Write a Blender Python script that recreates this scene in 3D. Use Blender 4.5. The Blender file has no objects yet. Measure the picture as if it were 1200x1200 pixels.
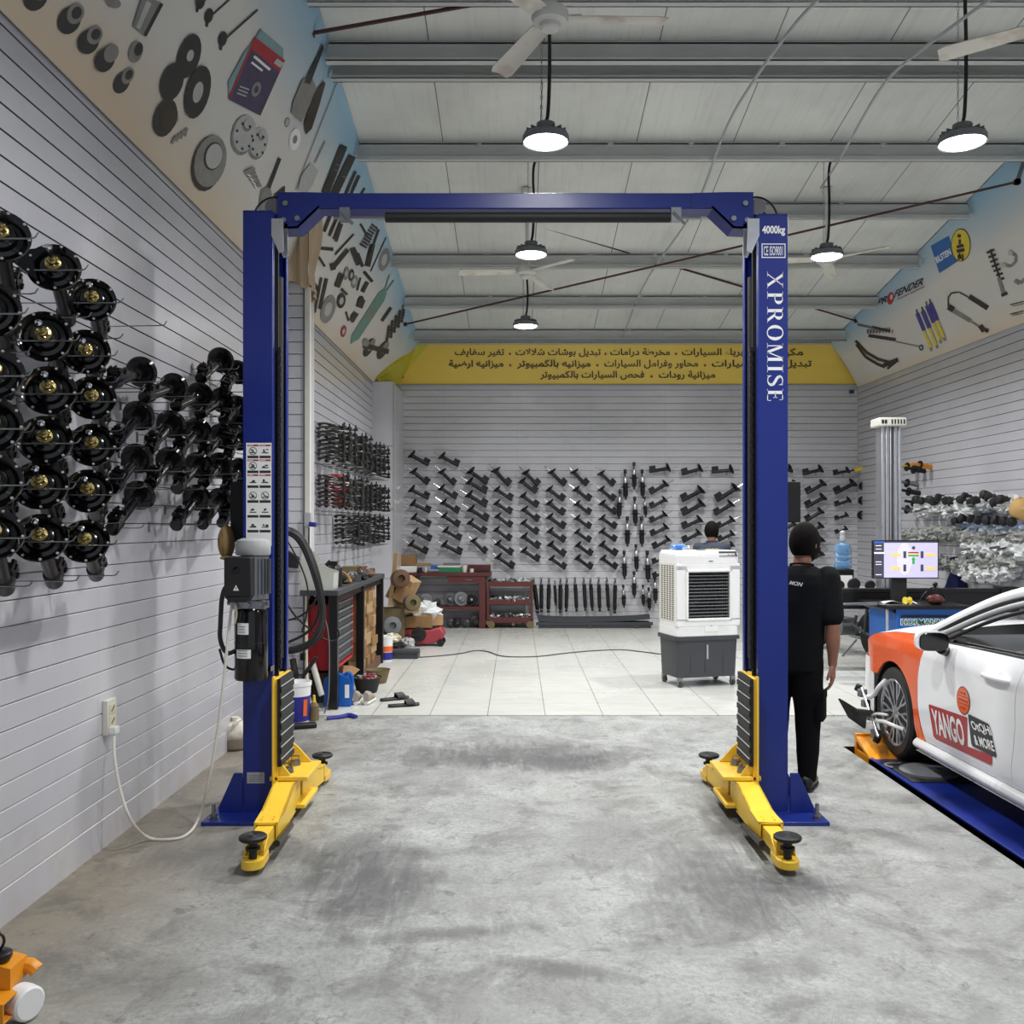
import bpy, math, random, unicodedata
from mathutils import Vector, Matrix
R = math.radians
S = bpy.context.scene
COL = S.collection
rnd = random.Random(7)
# ------------------------------------------------------------------ camera
F, CX, CY, CH = 1100.0, 606.0, 616.0, 1.70     # focal length and vanishing point in 1200-px units, eye height
cd = bpy.data.cameras.new('camera'); cam = bpy.data.objects.new('camera', cd); COL.objects.link(cam)
cd.sensor_width = 36; cd.lens = F / 1200 * 36
cd.shift_x = -(CX - 600) / 1200; cd.shift_y = (CY - 600) / 1200
cd.clip_start = .05; cd.clip_end = 200
cam.location = (0, 0, CH); cam.rotation_euler = (R(90), 0, 0)
S.camera = cam
# ------------------------------------------------------------------ world, exposure
W = bpy.data.worlds.new('daylight'); S.world = W; W.use_nodes = True
bg = W.node_tree.nodes['Background']; bg.inputs[0].default_value = (.86, .92, 1, 1); bg.inputs[1].default_value = .6
S.view_settings.view_transform = 'Standard'; S.view_settings.look = 'None'
S.view_settings.gamma = 1; S.view_settings.exposure = 0
S.view_settings.use_curve_mapping = False
LAMP_W = 70.0
# lamps that hang from the roof, as x, y, z of the lens (the first six are in the picture, the others behind the frame's top)
LAMPS = [(.2, 6.55, 4.385), (3.13, 6.6, 4.4), (.14, 9.4, 4.42), (3.1, 9.4, 4.40), (.11, 12.2, 4.3), (3.1, 12.2, 4.32),
         (.2, 3.7, 4.45), (3.1, 3.7, 4.45)]
for i, (x, y, z) in enumerate(LAMPS):
    l = bpy.data.lights.new('lamp_light', 'AREA'); l.shape = 'DISK'; l.size = .27; l.energy = LAMP_W; l.spread = R(150); l.color = (1, .995, .985)
    o = bpy.data.objects.new('lamp_light', l); o.location = (x, y, z - .03); COL.objects.link(o)
# ------------------------------------------------------------------ pixel helpers: a pixel of the photo and one known coordinate give a point
def at(px, py, Y): return Vector(((px - CX) * Y / F, Y, CH + (CY - py) * Y / F))
def atx(px, py, X): return at(px, py, X * F / (px - CX))
def atz(px, py, z): return at(px, py, (CH - z) * F / (py - CY))
# ------------------------------------------------------------------ materials
def lin(c): return tuple(((v / 255) / 12.92 if v / 255 <= .04045 else ((v / 255 + .055) / 1.055) ** 2.4) for v in c[:3]) + (1,)
class NT:
    def __init__(s, name):
        s.m = bpy.data.materials.new(name); s.m.use_nodes = True; s.t = s.m.node_tree; s.b = s.t.nodes['Principled BSDF']
    def n(s, k, **kw):
        q = s.t.nodes.new(k)
        for a, v in kw.items(): setattr(q, a, v)
        return q
    def put(s, inp, v):
        if hasattr(v, 'is_output') or isinstance(v, bpy.types.NodeSocket): s.t.links.new(v, inp)
        else: inp.default_value = v
    def math(s, op, a, b=0, c=None, clamp=False):
        q = s.n('ShaderNodeMath', operation=op, use_clamp=clamp); s.put(q.inputs[0], a); s.put(q.inputs[1], b)
        if c is not None: s.put(q.inputs[2], c)
        return q.outputs[0]
    def mix(s, f, a, b, mode='MIX'):
        q = s.n('ShaderNodeMix', data_type='RGBA', blend_type=mode); s.put(q.inputs[0], f); s.put(q.inputs[6], a); s.put(q.inputs[7], b); return q.outputs[2]
    def co(s, scale=(1, 1, 1), off=(0, 0, 0), rot=(0, 0, 0)):
        if not hasattr(s, '_tc'): s._tc = s.n('ShaderNodeTexCoord')
        q = s.n('ShaderNodeMapping'); s.t.links.new(s._tc.outputs['Object'], q.inputs[0])
        q.inputs[1].default_value = off; q.inputs[2].default_value = rot; q.inputs[3].default_value = scale; return q.outputs[0]
    def noise(s, vec, scale, detail=3, rough=.55, dist=0):
        q = s.n('ShaderNodeTexNoise'); s.t.links.new(vec, q.inputs['Vector']); q.inputs['Scale'].default_value = scale
        q.inputs['Detail'].default_value = detail; q.inputs['Roughness'].default_value = rough; q.inputs['Distortion'].default_value = dist; return q.outputs[0]
    def ramp(s, f, stops):
        q = s.n('ShaderNodeValToRGB'); s.put(q.inputs[0], f); e = q.color_ramp.elements
        while len(e) < len(stops): e.new(.5)
        for i, (p, c) in enumerate(stops): e[i].position = p; e[i].color = c if isinstance(c, tuple) else (c, c, c, 1)
        return q.outputs[0]
    def rng(s, f, a, b, lo=0, hi=1):
        q = s.n('ShaderNodeMapRange'); s.put(q.inputs[0], f)
        for i, v in enumerate((a, b, lo, hi)): q.inputs[i + 1].default_value = v
        return q.outputs[0]
    def bump(s, h, st, d=.01):
        q = s.n('ShaderNodeBump'); q.inputs['Strength'].default_value = st; q.inputs['Distance'].default_value = d; s.put(q.inputs['Height'], h)
        s.t.links.new(q.outputs[0], s.b.inputs['Normal'])
    def set(s, **kw):
        for k, v in kw.items(): s.put(s.b.inputs[k.replace('_', ' ')], v)
    def xyz(s, vec):
        q = s.n('ShaderNodeSeparateXYZ'); s.t.links.new(vec, q.inputs[0]); return q.outputs
def pm(name, col, rough=.5, metal=0., var=.10, scale=14., bump=0., coat=0., trans=0., alpha=1.):
    """a painted, plastic, cloth or metal surface: one colour with a fine procedural mottling"""
    k = NT(name); c = lin(col); v = k.co()
    f = k.noise(v, scale, 3)
    d = tuple(x * (1 - var * 1.6) for x in c[:3]) + (1,); h = tuple(min(1, x * (1 + var)) for x in c[:3]) + (1,)
    k.set(Base_Color=k.mix(f, d, h), Roughness=k.rng(f, 0, 1, max(.02, rough - .06), min(1, rough + .06)), Metallic=metal)
    if rough >= .75: k.b.inputs['Specular IOR Level'].default_value = .12
    if bump: k.bump(k.noise(v, scale * 4, 2), bump, .004)
    if coat: k.b.inputs['Coat Weight'].default_value = coat; k.b.inputs['Coat Roughness'].default_value = .05
    if trans: k.b.inputs['Transmission Weight'].default_value = trans
    if alpha < 1: k.b.inputs['Alpha'].default_value = alpha
    return k.m
def em(name, col, st):
    k = NT(name); k.set(Base_Color=lin(col)); k.b.inputs['Emission Color'].default_value = lin(col); k.b.inputs['Emission Strength'].default_value = st
    return k.m
M = {}
for nm, a in dict(
    blue=((20, 40, 124), .32, 0, .08, 5), blue2=((34, 60, 150), .35, 0, .12, 6), yellow=((242, 200, 62), .38, 0, .07, 9), amber=((232, 150, 30), .4, 0, .08, 12),
    black=((17, 17, 19), .32), blackmatte=((24, 24, 26), .6), rubber=((20, 20, 21), .55, 0, .15, 30), gloss=((9, 9, 11), .14),
    chrome=((215, 215, 220), .16, 1), steel=((150, 152, 156), .34, 1), alu=((196, 198, 203), .3, .85), gold=((176, 158, 104), .28, 1),
    white=((235, 236, 236), .35, 0, .03), offwhite=((218, 216, 206), .5, 0, .05), paper=((240, 240, 238), .7, 0, .02), cream=((226, 218, 190), .55),
    grey=((110, 112, 115), .5), dgrey=((62, 65, 70), .48, 0, .06, 3), lgrey=((170, 172, 174), .5), ggreen=((105, 115, 105), .55),
    red=((170, 24, 34), .4, 0, .1, 4), maroon=((94, 44, 42), .45, 0, .14, 6), pink=((170, 64, 74), .45, 0, .12), card=((146, 114, 80), .85, 0, .12, 6), wood=((172, 144, 108), .75, 0, .16, 9),
    tan=((158, 132, 90), .8), dblue=((24, 28, 62), .85, 0, .2, 10), cabblue=((38, 104, 190), .4, 0, .05, 3), water=((96, 140, 190), .15, 0, .08, 6),
    skin=((150, 104, 82), .55, 0, .08, 10), hair=((11, 9, 9), .85, 0, .3, 60), tshirt=((24, 25, 28), .9, 0, .2, 5), tshirt2=((70, 76, 88), .9, 0, .15, 5), trousers=((20, 20, 22), .92, 0, .2, 5),
    lime=((196, 186, 52), .6), orange=((236, 104, 34), .3, 0, .03, 2), green=((40, 130, 92), .5), navy=((40, 42, 140), .5), khaki=((120, 108, 80), .8), brown=((96, 68, 48), .7),
    fanwhite=((206, 205, 198), .4, 0, .06), purlin=((192, 194, 191), .5, 0, .1, 3), rodred=((74, 36, 36), .5), tanbag=((196, 160, 104), .8)).items(): M[nm] = pm(nm, *a)
k = NT('hair'); h_ = k.noise(k.co((1, 1, 1)), 90, 4, .7); k.set(Base_Color=k.mix(h_, lin((5, 4, 4)), lin((26, 22, 20))), Roughness=.8); k.b.inputs['Specular IOR Level'].default_value = .1; k.bump(h_, .6, .006); M['hair'] = k.m
M['carwhite'] = pm('carwhite', (250, 251, 253), .25, 0, .01, 3, 0, .4)
M['carorange'] = pm('carorange', (242, 92, 14), .28, 0, .03, 3, 0, .25)
M['glass'] = pm('glass', (210, 220, 225), .03, 0, .02, 3, 0, 0, .9)
M['bag'] = pm('bag', (225, 228, 228), .22, 0, .2, 40, .6)
M['bag2'] = pm('bag2', (150, 165, 190), .25, 0, .3, 30, .6)
M['bluepet'] = pm('bluepet', (120, 170, 215), .12, 0, .15, 12, .2, 0, .45)
# ------------------------------------------------------------------ mesh builder
TXT = {}
def text_geo(s, bold=0., shear=0.):
    k = (s, bold, shear)
    if k not in TXT:
        c = bpy.data.curves.new('t', 'FONT'); c.body = s; c.offset = bold; c.shear = shear; c.resolution_u = 3
        o = bpy.data.objects.new('t', c); COL.objects.link(o)
        m = o.evaluated_get(bpy.context.evaluated_depsgraph_get()).to_mesh()
        vs = [(v.co.x, v.co.y) for v in m.vertices]; fs = [tuple(p.vertices) for p in m.polygons]
        o.to_mesh_clear() if hasattr(o, 'to_mesh_clear') else None
        bpy.data.objects.remove(o); bpy.data.curves.remove(c)
        x0 = min(v[0] for v in vs); x1 = max(v[0] for v in vs); y0 = min(v[1] for v in vs); y1 = max(v[1] for v in vs)
        TXT[k] = ([((x - x0) / (x1 - x0), (y - y0) / (y1 - y0)) for x, y in vs], fs, (x1 - x0) / (y1 - y0))
    return TXT[k]
def frame(d, up=(0, 0, 1)):
    d = Vector(d).normalized(); u = Vector(up)
    if abs(d.dot(u)) > .98: u = Vector((1, 0, 0)) if abs(d.x) < .9 else Vector((0, 1, 0))
    s = d.cross(u).normalized(); return d, s, s.cross(d)
class MB:
    def __init__(s): s.v = []; s.f = []; s.m = []
    def add(s, vs, fs, mi=0):
        b = len(s.v); s.v += [tuple(v) for v in vs]
        for f in fs: s.f.append(tuple(b + i for i in f)); s.m.append(mi)
        return s
    def box(s, c, d, mi=0, rz=0, T=None):
        x, y, z = (q / 2 for q in d); vs = [Vector((a * x, b * y, e * z)) for a in (-1, 1) for b in (-1, 1) for e in (-1, 1)]
        if T is None: T = Matrix.Rotation(rz, 3, 'Z')
        vs = [T @ v + Vector(c) for v in vs]
        return s.add(vs, [(0, 1, 3, 2), (4, 6, 7, 5), (0, 4, 5, 1), (2, 3, 7, 6), (0, 2, 6, 4), (1, 5, 7, 3)], mi)
    def bb(s, x0, x1, y0, y1, z0, z1, mi=0): return s.box(((x0 + x1) / 2, (y0 + y1) / 2, (z0 + z1) / 2), (x1 - x0, y1 - y0, z1 - z0), mi)
    def lathe(s, prof, o=(0, 0, 0), ax=(0, 0, 1), n=16, mi=0, sq=None):
        d, u, w = frame(ax); o = Vector(o); vs = []; fs = []
        for r, h in prof:
            for i in range(n):
                a = 2 * math.pi * i / n; vs.append(o + d * h + (u * math.cos(a) + w * math.sin(a)) * max(r, 1e-4))
        for j in range(len(prof) - 1):
            for i in range(n):
                k = (i + 1) % n; fs.append((j * n + i, j * n + k, (j + 1) * n + k, (j + 1) * n + i))
        fs.append(tuple(range(n))[::-1]); fs.append(tuple((len(prof) - 1) * n + i for i in range(n)))
        return s.add(vs, fs, mi)
    def cyl(s, p, q, r, r2=None, n=14, mi=0):
        p = Vector(p); q = Vector(q); L = (q - p).length
        return s.lathe([(r, 0), (r if r2 is None else r2, L)], p, (q - p), n, mi)
    def tube(s, pts, r, n=8, mi=0, closed=False, sm=0):
        P = [Vector(p) for p in pts]
        for _ in range(sm):
            Q = [P[0]]
            for a, b in zip(P[:-1], P[1:]): Q += [a.lerp(b, .25), a.lerp(b, .75)]
            P = Q + [P[-1]]
        m = len(P); vs = []; fs = []; up = None
        for i, p in enumerate(P):
            a = P[(i - 1) % m] if (closed or i) else p; b = P[(i + 1) % m] if (closed or i < m - 1) else p
            d = (b - a).normalized()
            if up is None: _, u, w = frame(d)
            else:
                u = up - d * up.dot(d); u.normalize(); w = u.cross(d)
            up = u; rr = r[i * len(r) // m] if isinstance(r, (list, tuple)) else r
            for j in range(n):
                t = 2 * math.pi * j / n; vs.append(p + (u * math.cos(t) + w * math.sin(t)) * rr)
        for i in range(m if closed else m - 1):
            for j in range(n):
                k = (j + 1) % n; e = (i + 1) % m; fs.append((i * n + j, i * n + k, e * n + k, e * n + j))
        if not closed: fs += [tuple(range(n))[::-1], tuple((m - 1) * n + j for j in range(n))]
        return s.add(vs, fs, mi)
    def prism(s, poly, o, ux, uy, ext, mi=0):
        o, ux, uy, ext = map(Vector, (o, ux, uy, ext)); n = len(poly)
        a = [o + ux * p[0] + uy * p[1] for p in poly]; vs = a + [p + ext for p in a]
        return s.add(vs, [tuple(range(n))[::-1], tuple(range(n, 2 * n))] + [(i, (i + 1) % n, n + (i + 1) % n, n + i) for i in range(n)], mi)
    def ball(s, c, r, n=12, mi=0, k=8):
        r = r if isinstance(r, (tuple, list)) else (r, r, r); c = Vector(c); vs = []; fs = []
        for j in range(k + 1):
            t = math.pi * j / k
            for i in range(n):
                a = 2 * math.pi * i / n; vs.append(c + Vector((r[0] * math.sin(t) * math.cos(a), r[1] * math.sin(t) * math.sin(a), r[2] * math.cos(t))))
        for j in range(k):
            for i in range(n): q = (i + 1) % n; fs.append((j * n + i, (j + 1) * n + i, (j + 1) * n + q, j * n + q))
        return s.add(vs, fs, mi)
    def quad(s, a, b, c, d, mi=0): return s.add([a, b, c, d], [(0, 1, 2, 3)], mi)
    def poly(s, pts, mi=0): return s.add(pts, [tuple(range(len(pts)))], mi)
    def grid(s, fn, nu, nv, mi=0, keep=None):
        vs = [fn(i / nu, j / nv) for j in range(nv + 1) for i in range(nu + 1)]
        fs = [(j * (nu + 1) + i, j * (nu + 1) + i + 1, (j + 1) * (nu + 1) + i + 1, (j + 1) * (nu + 1) + i) for j in range(nv) for i in range(nu) if keep is None or keep((i + .5) / nu, (j + .5) / nv)]
        return s.add(vs, fs, mi)
    def text(s, t, fn, mi=0, bold=0., shear=0.):
        vs, fs, _ = text_geo(t, bold, shear); return s.add([fn(x, y) for x, y in vs], fs, mi)
    def loft(s, rings, mi=0, n=16, caps=True, pw=1.):
        """rings: (centre, ux, uy) with ux, uy the half axes as vectors"""
        vs = []; fs = []
        for c, ux, uy in rings:
            c = Vector(c); ux = Vector(ux); uy = Vector(uy)
            for i in range(n):
                a = 2 * math.pi * i / n; ca, sa = math.cos(a), math.sin(a); vs.append(c + ux * math.copysign(abs(ca) ** pw, ca) + uy * math.copysign(abs(sa) ** pw, sa))
        for j in range(len(rings) - 1):
            for i in range(n): k = (i + 1) % n; fs.append((j * n + i, j * n + k, (j + 1) * n + k, (j + 1) * n + i))
        if caps: fs += [tuple(range(n))[::-1], tuple((len(rings) - 1) * n + i for i in range(n))]
        return s.add(vs, fs, mi)
    def crumple(s, c, r, seed, mi=0, n=10, k=7, amp=.35):
        q = random.Random(seed); b = len(s.v); s.ball((0, 0, 0), r, n, mi, k); c = Vector(c)
        for i in range(b, len(s.v)):
            v = Vector(s.v[i]); s.v[i] = tuple(c + v * (1 + q.uniform(-amp, amp)))
        return s
    def build(s, name, mats, parent=None, smooth=35, bevel=0., mods=None, world=True, fix=False):
        if not isinstance(mats, (list, tuple)): mats = [mats]
        me = bpy.data.meshes.new(name)
        off = BASE.get(parent, Vector()) if (parent and world) else Vector()
        me.from_pydata([tuple(Vector(v) - off) for v in s.v], [], s.f)
        for m in mats: me.materials.append(M[m] if isinstance(m, str) else m)
        if len(mats) > 1: me.polygons.foreach_set('material_index', s.m)
        if fix:
            import bmesh
            b = bmesh.new(); b.from_mesh(me); bmesh.ops.remove_doubles(b, verts=b.verts, dist=1e-4); bmesh.ops.recalc_face_normals(b, faces=b.faces); b.to_mesh(me); b.free()
        if smooth:
            me.polygons.foreach_set('use_smooth', [True] * len(me.polygons)); me.set_sharp_from_angle(angle=R(smooth))
        me.update()
        o = bpy.data.objects.new(name, me); COL.objects.link(o)
        if parent: o.parent = parent; BASE[o] = off
        if bevel:
            b = o.modifiers.new('bevel', 'BEVEL'); b.width = bevel; b.segments = 2; b.limit_method = 'ANGLE'; b.angle_limit = R(40)
        return o
BASE = {}
def tag(o, label, cat, group=None, kind=None):
    if label: o['label'] = label
    if cat: o['category'] = cat
    if group: o['group'] = group
    if kind: o['kind'] = kind
    return o
def thing(name, label, cat, loc=(0, 0, 0), group=None, rz=0):
    o = bpy.data.objects.new(name, None); o.empty_display_size = .05; COL.objects.link(o); o.location = loc; o.rotation_euler = (0, 0, rz)
    BASE[o] = Vector(loc); return tag(o, label, cat, group)
def local(name, label, cat, loc, rz=0, group=None):
    """a thing whose parts are written in its own coordinates"""
    o = thing(name, label, cat, loc, group, rz); BASE[o] = Vector(); return o
def kids(o): return [c for c in COL.objects if c.parent == o]
PROTO = {}
def proto(key, make):
    """parts of a repeated thing: list of (name, mesh, [(sub name, mesh)])"""
    if key not in PROTO: PROTO[key] = make()
    return PROTO[key]
def meshof(mb, mats, smooth=35):
    o = mb.build('proto', mats, None, smooth); me = o.data; bpy.data.objects.remove(o); return me
def place(name, parts, mat, label, cat, group=None):
    o = bpy.data.objects.new(name, None); o.empty_display_size = .03; COL.objects.link(o); o.matrix_world = mat; tag(o, label, cat, group)
    for nm, me in parts:
        c = bpy.data.objects.new(nm, me); COL.objects.link(c); c.parent = o
    return o
def basis(o, x, y, z, sc=1.0):
    return Matrix(((x[0] * sc, y[0] * sc, z[0] * sc, o[0]), (x[1] * sc, y[1] * sc, z[1] * sc, o[1]), (x[2] * sc, y[2] * sc, z[2] * sc, o[2]), (0, 0, 0, 1)))
ORD = ['first', 'second', 'third', 'fourth', 'fifth', 'sixth', 'seventh', 'eighth', 'ninth', 'tenth', 'eleventh', 'twelfth', 'thirteenth', 'fourteenth', 'fifteenth', 'sixteenth', 'seventeenth', 'eighteenth', 'nineteenth', 'twentieth']
# ------------------------------------------------------------------ arabic shaping with presentation forms
AR = {}
for cp in list(range(0xFE80, 0xFEFD)):
    d = unicodedata.decomposition(chr(cp)).split()
    if len(d) == 2: AR.setdefault(chr(int(d[1], 16)), {})[d[0][1:-1]] = chr(cp)
LA = {'final': '\ufefc', 'isolated': '\ufefb'}
def arabic(s):
    out = []; i = 0; prev = False
    while i < len(s):
        c = s[i]
        if c == '\u0644' and i + 1 < len(s) and s[i + 1] == '\u0627':
            out.append(LA['final' if prev else 'isolated']); prev = False; i += 2; continue
        f = AR.get(c)
        if not f: out.append(c); prev = False; i += 1; continue
        nx = i + 1 < len(s) and s[i + 1] in AR and s[i + 1] != '\u0621'
        can = 'initial' in f
        k = 'medial' if prev and nx and can else 'final' if prev else 'initial' if nx and can else 'isolated'
        out.append(f.get(k, f['isolated'])); prev = can; i += 1
    return ''.join(reversed(out))
# ================================================================== the room
XL, XR, YB, YE, YF = -2.18, 5.62, 15.5, 8.13, -3.0     # left and right wall, back wall, edge of the tiles, open front
TZ = .06                                               # the tiled floor lies a little higher than the concrete
ZL, ZRF, XTL, XTR = 3.86, 3.93, -1.56, 5.03               # lower edges and upper insets of the banners
def fz(y): return 0 if y < 7.3 else (TZ if y > YE else TZ * .92 * (y - 7.3) / (YE - 7.3))
def ceil(y): return 6.9 - .15 * y
# --- concrete
k = NT('concrete'); v = k.co(); X, Y, Z = k.xyz(v)
big = k.noise(v, .55, 4, .6); mid = k.noise(v, 2.6, 5, .65, .6); fine = k.noise(v, 42, 3, .7); strk = k.noise(k.co((9, 1.6, 1), rot=(0, 0, .5)), 1.6, 5, .7, 1.2)
c = k.mix(k.rng(mid, .32, .68), lin((138, 140, 138)), lin((178, 181, 179)))
c = k.mix(k.rng(fine, .4, .7, 0, .5), c, lin((112, 113, 111)))
c = k.mix(k.rng(strk, .58, .74, 0, .3), c, lin((188, 191, 190)))
c = k.mix(k.rng(big, .42, .7, 0, .6), c, lin((120, 120, 118)))
warm = k.math('MULTIPLY', k.rng(X, -1.0, -2.1), k.rng(big, .25, .6, .35, .9)); c = k.mix(warm, c, lin((140, 129, 112)))
def blot(cx, cy, rx, ry, s, rot=0):
    global c
    q = k.n('ShaderNodeMapping'); q.vector_type = 'TEXTURE'; k.t.links.new(k._tc.outputs['Object'], q.inputs[0])
    q.inputs[1].default_value = (cx, cy, 0); q.inputs[2].default_value = (0, 0, rot); q.inputs[3].default_value = (rx, ry, 1)
    u = k.xyz(q.outputs[0]); d = k.math('ADD', k.math('MULTIPLY', u[0], u[0]), k.math('MULTIPLY', u[1], u[1]))
    d = k.math('ADD', d, k.math('MULTIPLY', k.math('SUBTRACT', strk, .5), 1.9)); d = k.math('ADD', d, k.math('MULTIPLY', k.math('SUBTRACT', mid, .5), 1.2))
    f = k.rng(d, 1.15, .0, 0, min(.9, s * 1.25)); c = k.mix(f, c, lin((66, 67, 70)))
blot(-.72, 4.55, .36, .62, .62, .2); blot(.98, 4.45, .46, .6, .55, -.15); blot(-.02, 6.95, 1.0, .42, .62); blot(.3, 6.7, .5, .3, .5)
blot(1.25, 5.35, .2, .6, .6); blot(-1.5, 4.8, .5, .35, .4); blot(1.35, 4.4, .25, .2, .5); blot(-1.75, 6.9, .3, .8, .45); blot(-.35, 3.9, .5, .08, .5, .2); blot(.15, 3.6, .35, .07, .5, -.3)
grm = k.noise(k.co((1, 1, 1), (3.1, 1.7, 0)), 2.4, 12, .74, .5); c = k.mix(k.rng(grm, .50, .62, 0, .55), c, lin((88, 88, 86))); grm2 = k.noise(k.co((6, 1, 1), rot=(0, 0, .5)), 3.2, 9, .8); c = k.mix(k.rng(grm2, .55, .7, 0, .4), c, lin((96, 97, 96))); hl = k.noise(v, 9, 8, .75); c = k.mix(k.rng(hl, .58, .72, 0, .5), c, lin((186, 189, 187)))
crack = k.noise(k.co((1, 1, 1)), 1.9, 6, .75, 2.2); c = k.mix(k.rng(k.math('ABSOLUTE', k.math('SUBTRACT', crack, .5)), .012, 0, 0, .4), c, lin((92, 92, 90)))
spots = k.noise(v, 7, 4, .8, .4); c = k.mix(k.rng(spots, .58, .68, 0, .6), c, lin((84, 85, 84)))
k.set(Base_Color=c, Roughness=k.rng(mid, .3, .7, .42, .68)); k.bump(k.math('ADD', fine, k.math('MULTIPLY', strk, 2)), .12, .004)
M['concrete'] = k.m
M['pit'] = pm('pit', (40, 40, 42), .8)
b = MB(); px0, px1, pye = 2.51, 3.32, 7.23
rows = [YF, 0, 3, 5, pye, 7.3, 7.6, 7.9, YE]
for y0, y1 in zip(rows[:-1], rows[1:]):
    for x0, x1 in ((XL, px0), (px0, px1), (px1, XR)):
        if x0 == px0 and y1 <= pye: continue
        b.quad((x0, y0, fz(y0)), (x1, y0, fz(y0)), (x1, y1, fz(y1) - (.004 if y1 == YE else 0)), (x0, y1, fz(y1) - (.004 if y1 == YE else 0)))
for (x0, y0), (x1, y1) in (((px0, YF), (px0, pye)), ((px0, pye), (px1, pye)), ((px1, pye), (px1, YF))): b.quad((x0, y0, 0), (x0, y0, -.35), (x1, y1, -.35), (x1, y1, 0), 1)
b.quad((px0, YF, -.35), (px1, YF, -.35), (px1, pye, -.35), (px0, pye, -.35), 1)
tag(b.build('floor', ['concrete', 'pit'], smooth=0), 'grey stained concrete floor of the front bay', 'floor', kind='structure')
# --- tiles
k = NT('tiles'); v = k.co(); X, Y, Z = k.xyz(v)
def line(a, off, step, w):
    m = k.math('FLOORED_MODULO', k.math('ADD', a, off), step); return k.rng(k.math('MINIMUM', m, k.math('SUBTRACT', step, m)), w, w * .4)
vein = k.noise(k.co((1.2, 5, 1)), 2.2, 5, .65, 1.0); dirt = k.noise(v, .8, 4, .6)
c = k.mix(k.rng(vein, .4, .75), lin((204, 206, 202)), lin((188, 188, 180))); c = k.mix(k.rng(dirt, .45, .8, 0, .5), c, lin((190, 189, 180)))
g = k.math('MAXIMUM', line(X, .256, .5, .0045), k.math('MULTIPLY', line(Y, -8.66 + .0, .55, .0035), .45)); c = k.mix(g, c, lin((120, 118, 108)))
k.set(Base_Color=c, Roughness=k.rng(dirt, .3, .7, .2, .4)); M['tiles'] = k.m
b = MB(); b.bb(XL, XR, YE, YB + .2, TZ - .2, TZ, 0)
tag(b.build('floor', ['tiles'], smooth=0), 'pale tiled floor of the rear of the workshop', 'floor', kind='structure')
# --- slat walls
def slatmat(name, ax):
    k = NT(name); v = k.co(); q = k.xyz(v); A = q[ax]
    n1 = k.noise(v, .7, 3); n2 = k.noise(v, 5, 4, .6)
    c = k.mix(k.rng(n1, .3, .7), lin((184, 184, 191) if ax == 1 else (198, 198, 203)), lin((198, 198, 205) if ax == 1 else (212, 212, 217))); c = k.mix(k.rng(n2, .55, .75, 0, .25), c, lin((176, 176, 183)))  # slatx is a lightened copy, making up for weak light on the back wall
    m = k.math('FLOORED_MODULO', A, 1.22); c = k.mix(k.rng(m, .004, .001, 0, .5), c, lin((130, 130, 134)))
    low = k.math('MULTIPLY', k.rng(q[2], .5, .0), k.rng(n2, .4, .7)); c = k.mix(k.math('MULTIPLY', low, .5), c, lin((186, 178, 164)))
    k.set(Base_Color=c, Roughness=k.rng(n1, .3, .7, .2, .26)); k.b.inputs['Specular IOR Level'].default_value = .6; return k.m
M['slaty'] = slatmat('slaty', 1); M['slatx'] = slatmat('slatx', 0)
M['groove'] = pm('groove', (236, 237, 238), .3, .25)  # near white: lamp glints on the aluminium are put into the colour
PITCH = .111
M['recess'] = pm('recess', (84, 84, 88), .6)  # dark grey puts the shade inside the grooves into their colour
def slatwall(b, p0, p1, z1, n, z0=0.0, cf=.5):
    """slats from p0 to p1 (xy), the room on the side of n; each groove is a shade-dark recess with a metal lip painted glint-white"""
    p0 = Vector((p0[0], p0[1], 0)); p1 = Vector((p1[0], p1[1], 0)); n = Vector(n); g = .0095; d = .013; z = z0
    def q(a, za, ea, zb, eb, mi): b.quad(p0 + Vector((0, 0, za)) - n * ea, p1 + Vector((0, 0, za)) - n * ea, p1 + Vector((0, 0, zb)) - n * eb, p0 + Vector((0, 0, zb)) - n * eb, mi)
    while z < z1 - .002:
        zt = min(z1, z + PITCH - g)
        q(0, z, 0, zt, 0, 0)
        if zt < z1: q(0, zt, 0, zt + g * cf, d * cf, 1); q(0, zt + g * cf, d * cf, zt + g * cf, d, 4); q(0, zt + g * cf, d, zt + g, d, 4); q(0, zt + g, d, zt + g, 0, 4)
        z = zt + g
YC = 14.16
b = MB(); slatwall(b, (XL, YF), (XL, YC), 3.9, (1, 0, 0), .05)
b.quad((XL, YF, 0), (XL, YC, 0), (XL, YC, .05), (XL, YF, .05)); b.bb(XL - .15, XL - .02, YF, YB + .2, 0, 7.6, 0)
tag(b.build('wall_left', ['slaty', 'groove', 'lgrey', 'grey', 'recess'], smooth=0), 'grey slatted left wall', 'wall', kind='structure')
b = MB(); slatwall(b, (XL, YB), (XR, YB), 4.05, (0, -1, 0), TZ, .9); b.bb(XL - .2, XR + .2, YB + .02, YB + .2, 0, 5.2, 0)  # wider whitened lip here paints the bright glint lines
tag(b.build('wall_back', ['slatx', 'groove', 'lgrey', 'grey', 'recess'], smooth=0), 'grey slatted back wall', 'wall', kind='structure')
b = MB(); slatwall(b, (XR, YB), (XR, YF), 4.0, (-1, 0, 0), .0); b.bb(XR + .02, XR + .2, YF, YB, 0, 7.6, 0)
tag(b.build('wall_right', ['slaty', 'groove', 'lgrey', 'grey', 'recess'], smooth=0), 'grey slatted right wall', 'wall', kind='structure')
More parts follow.
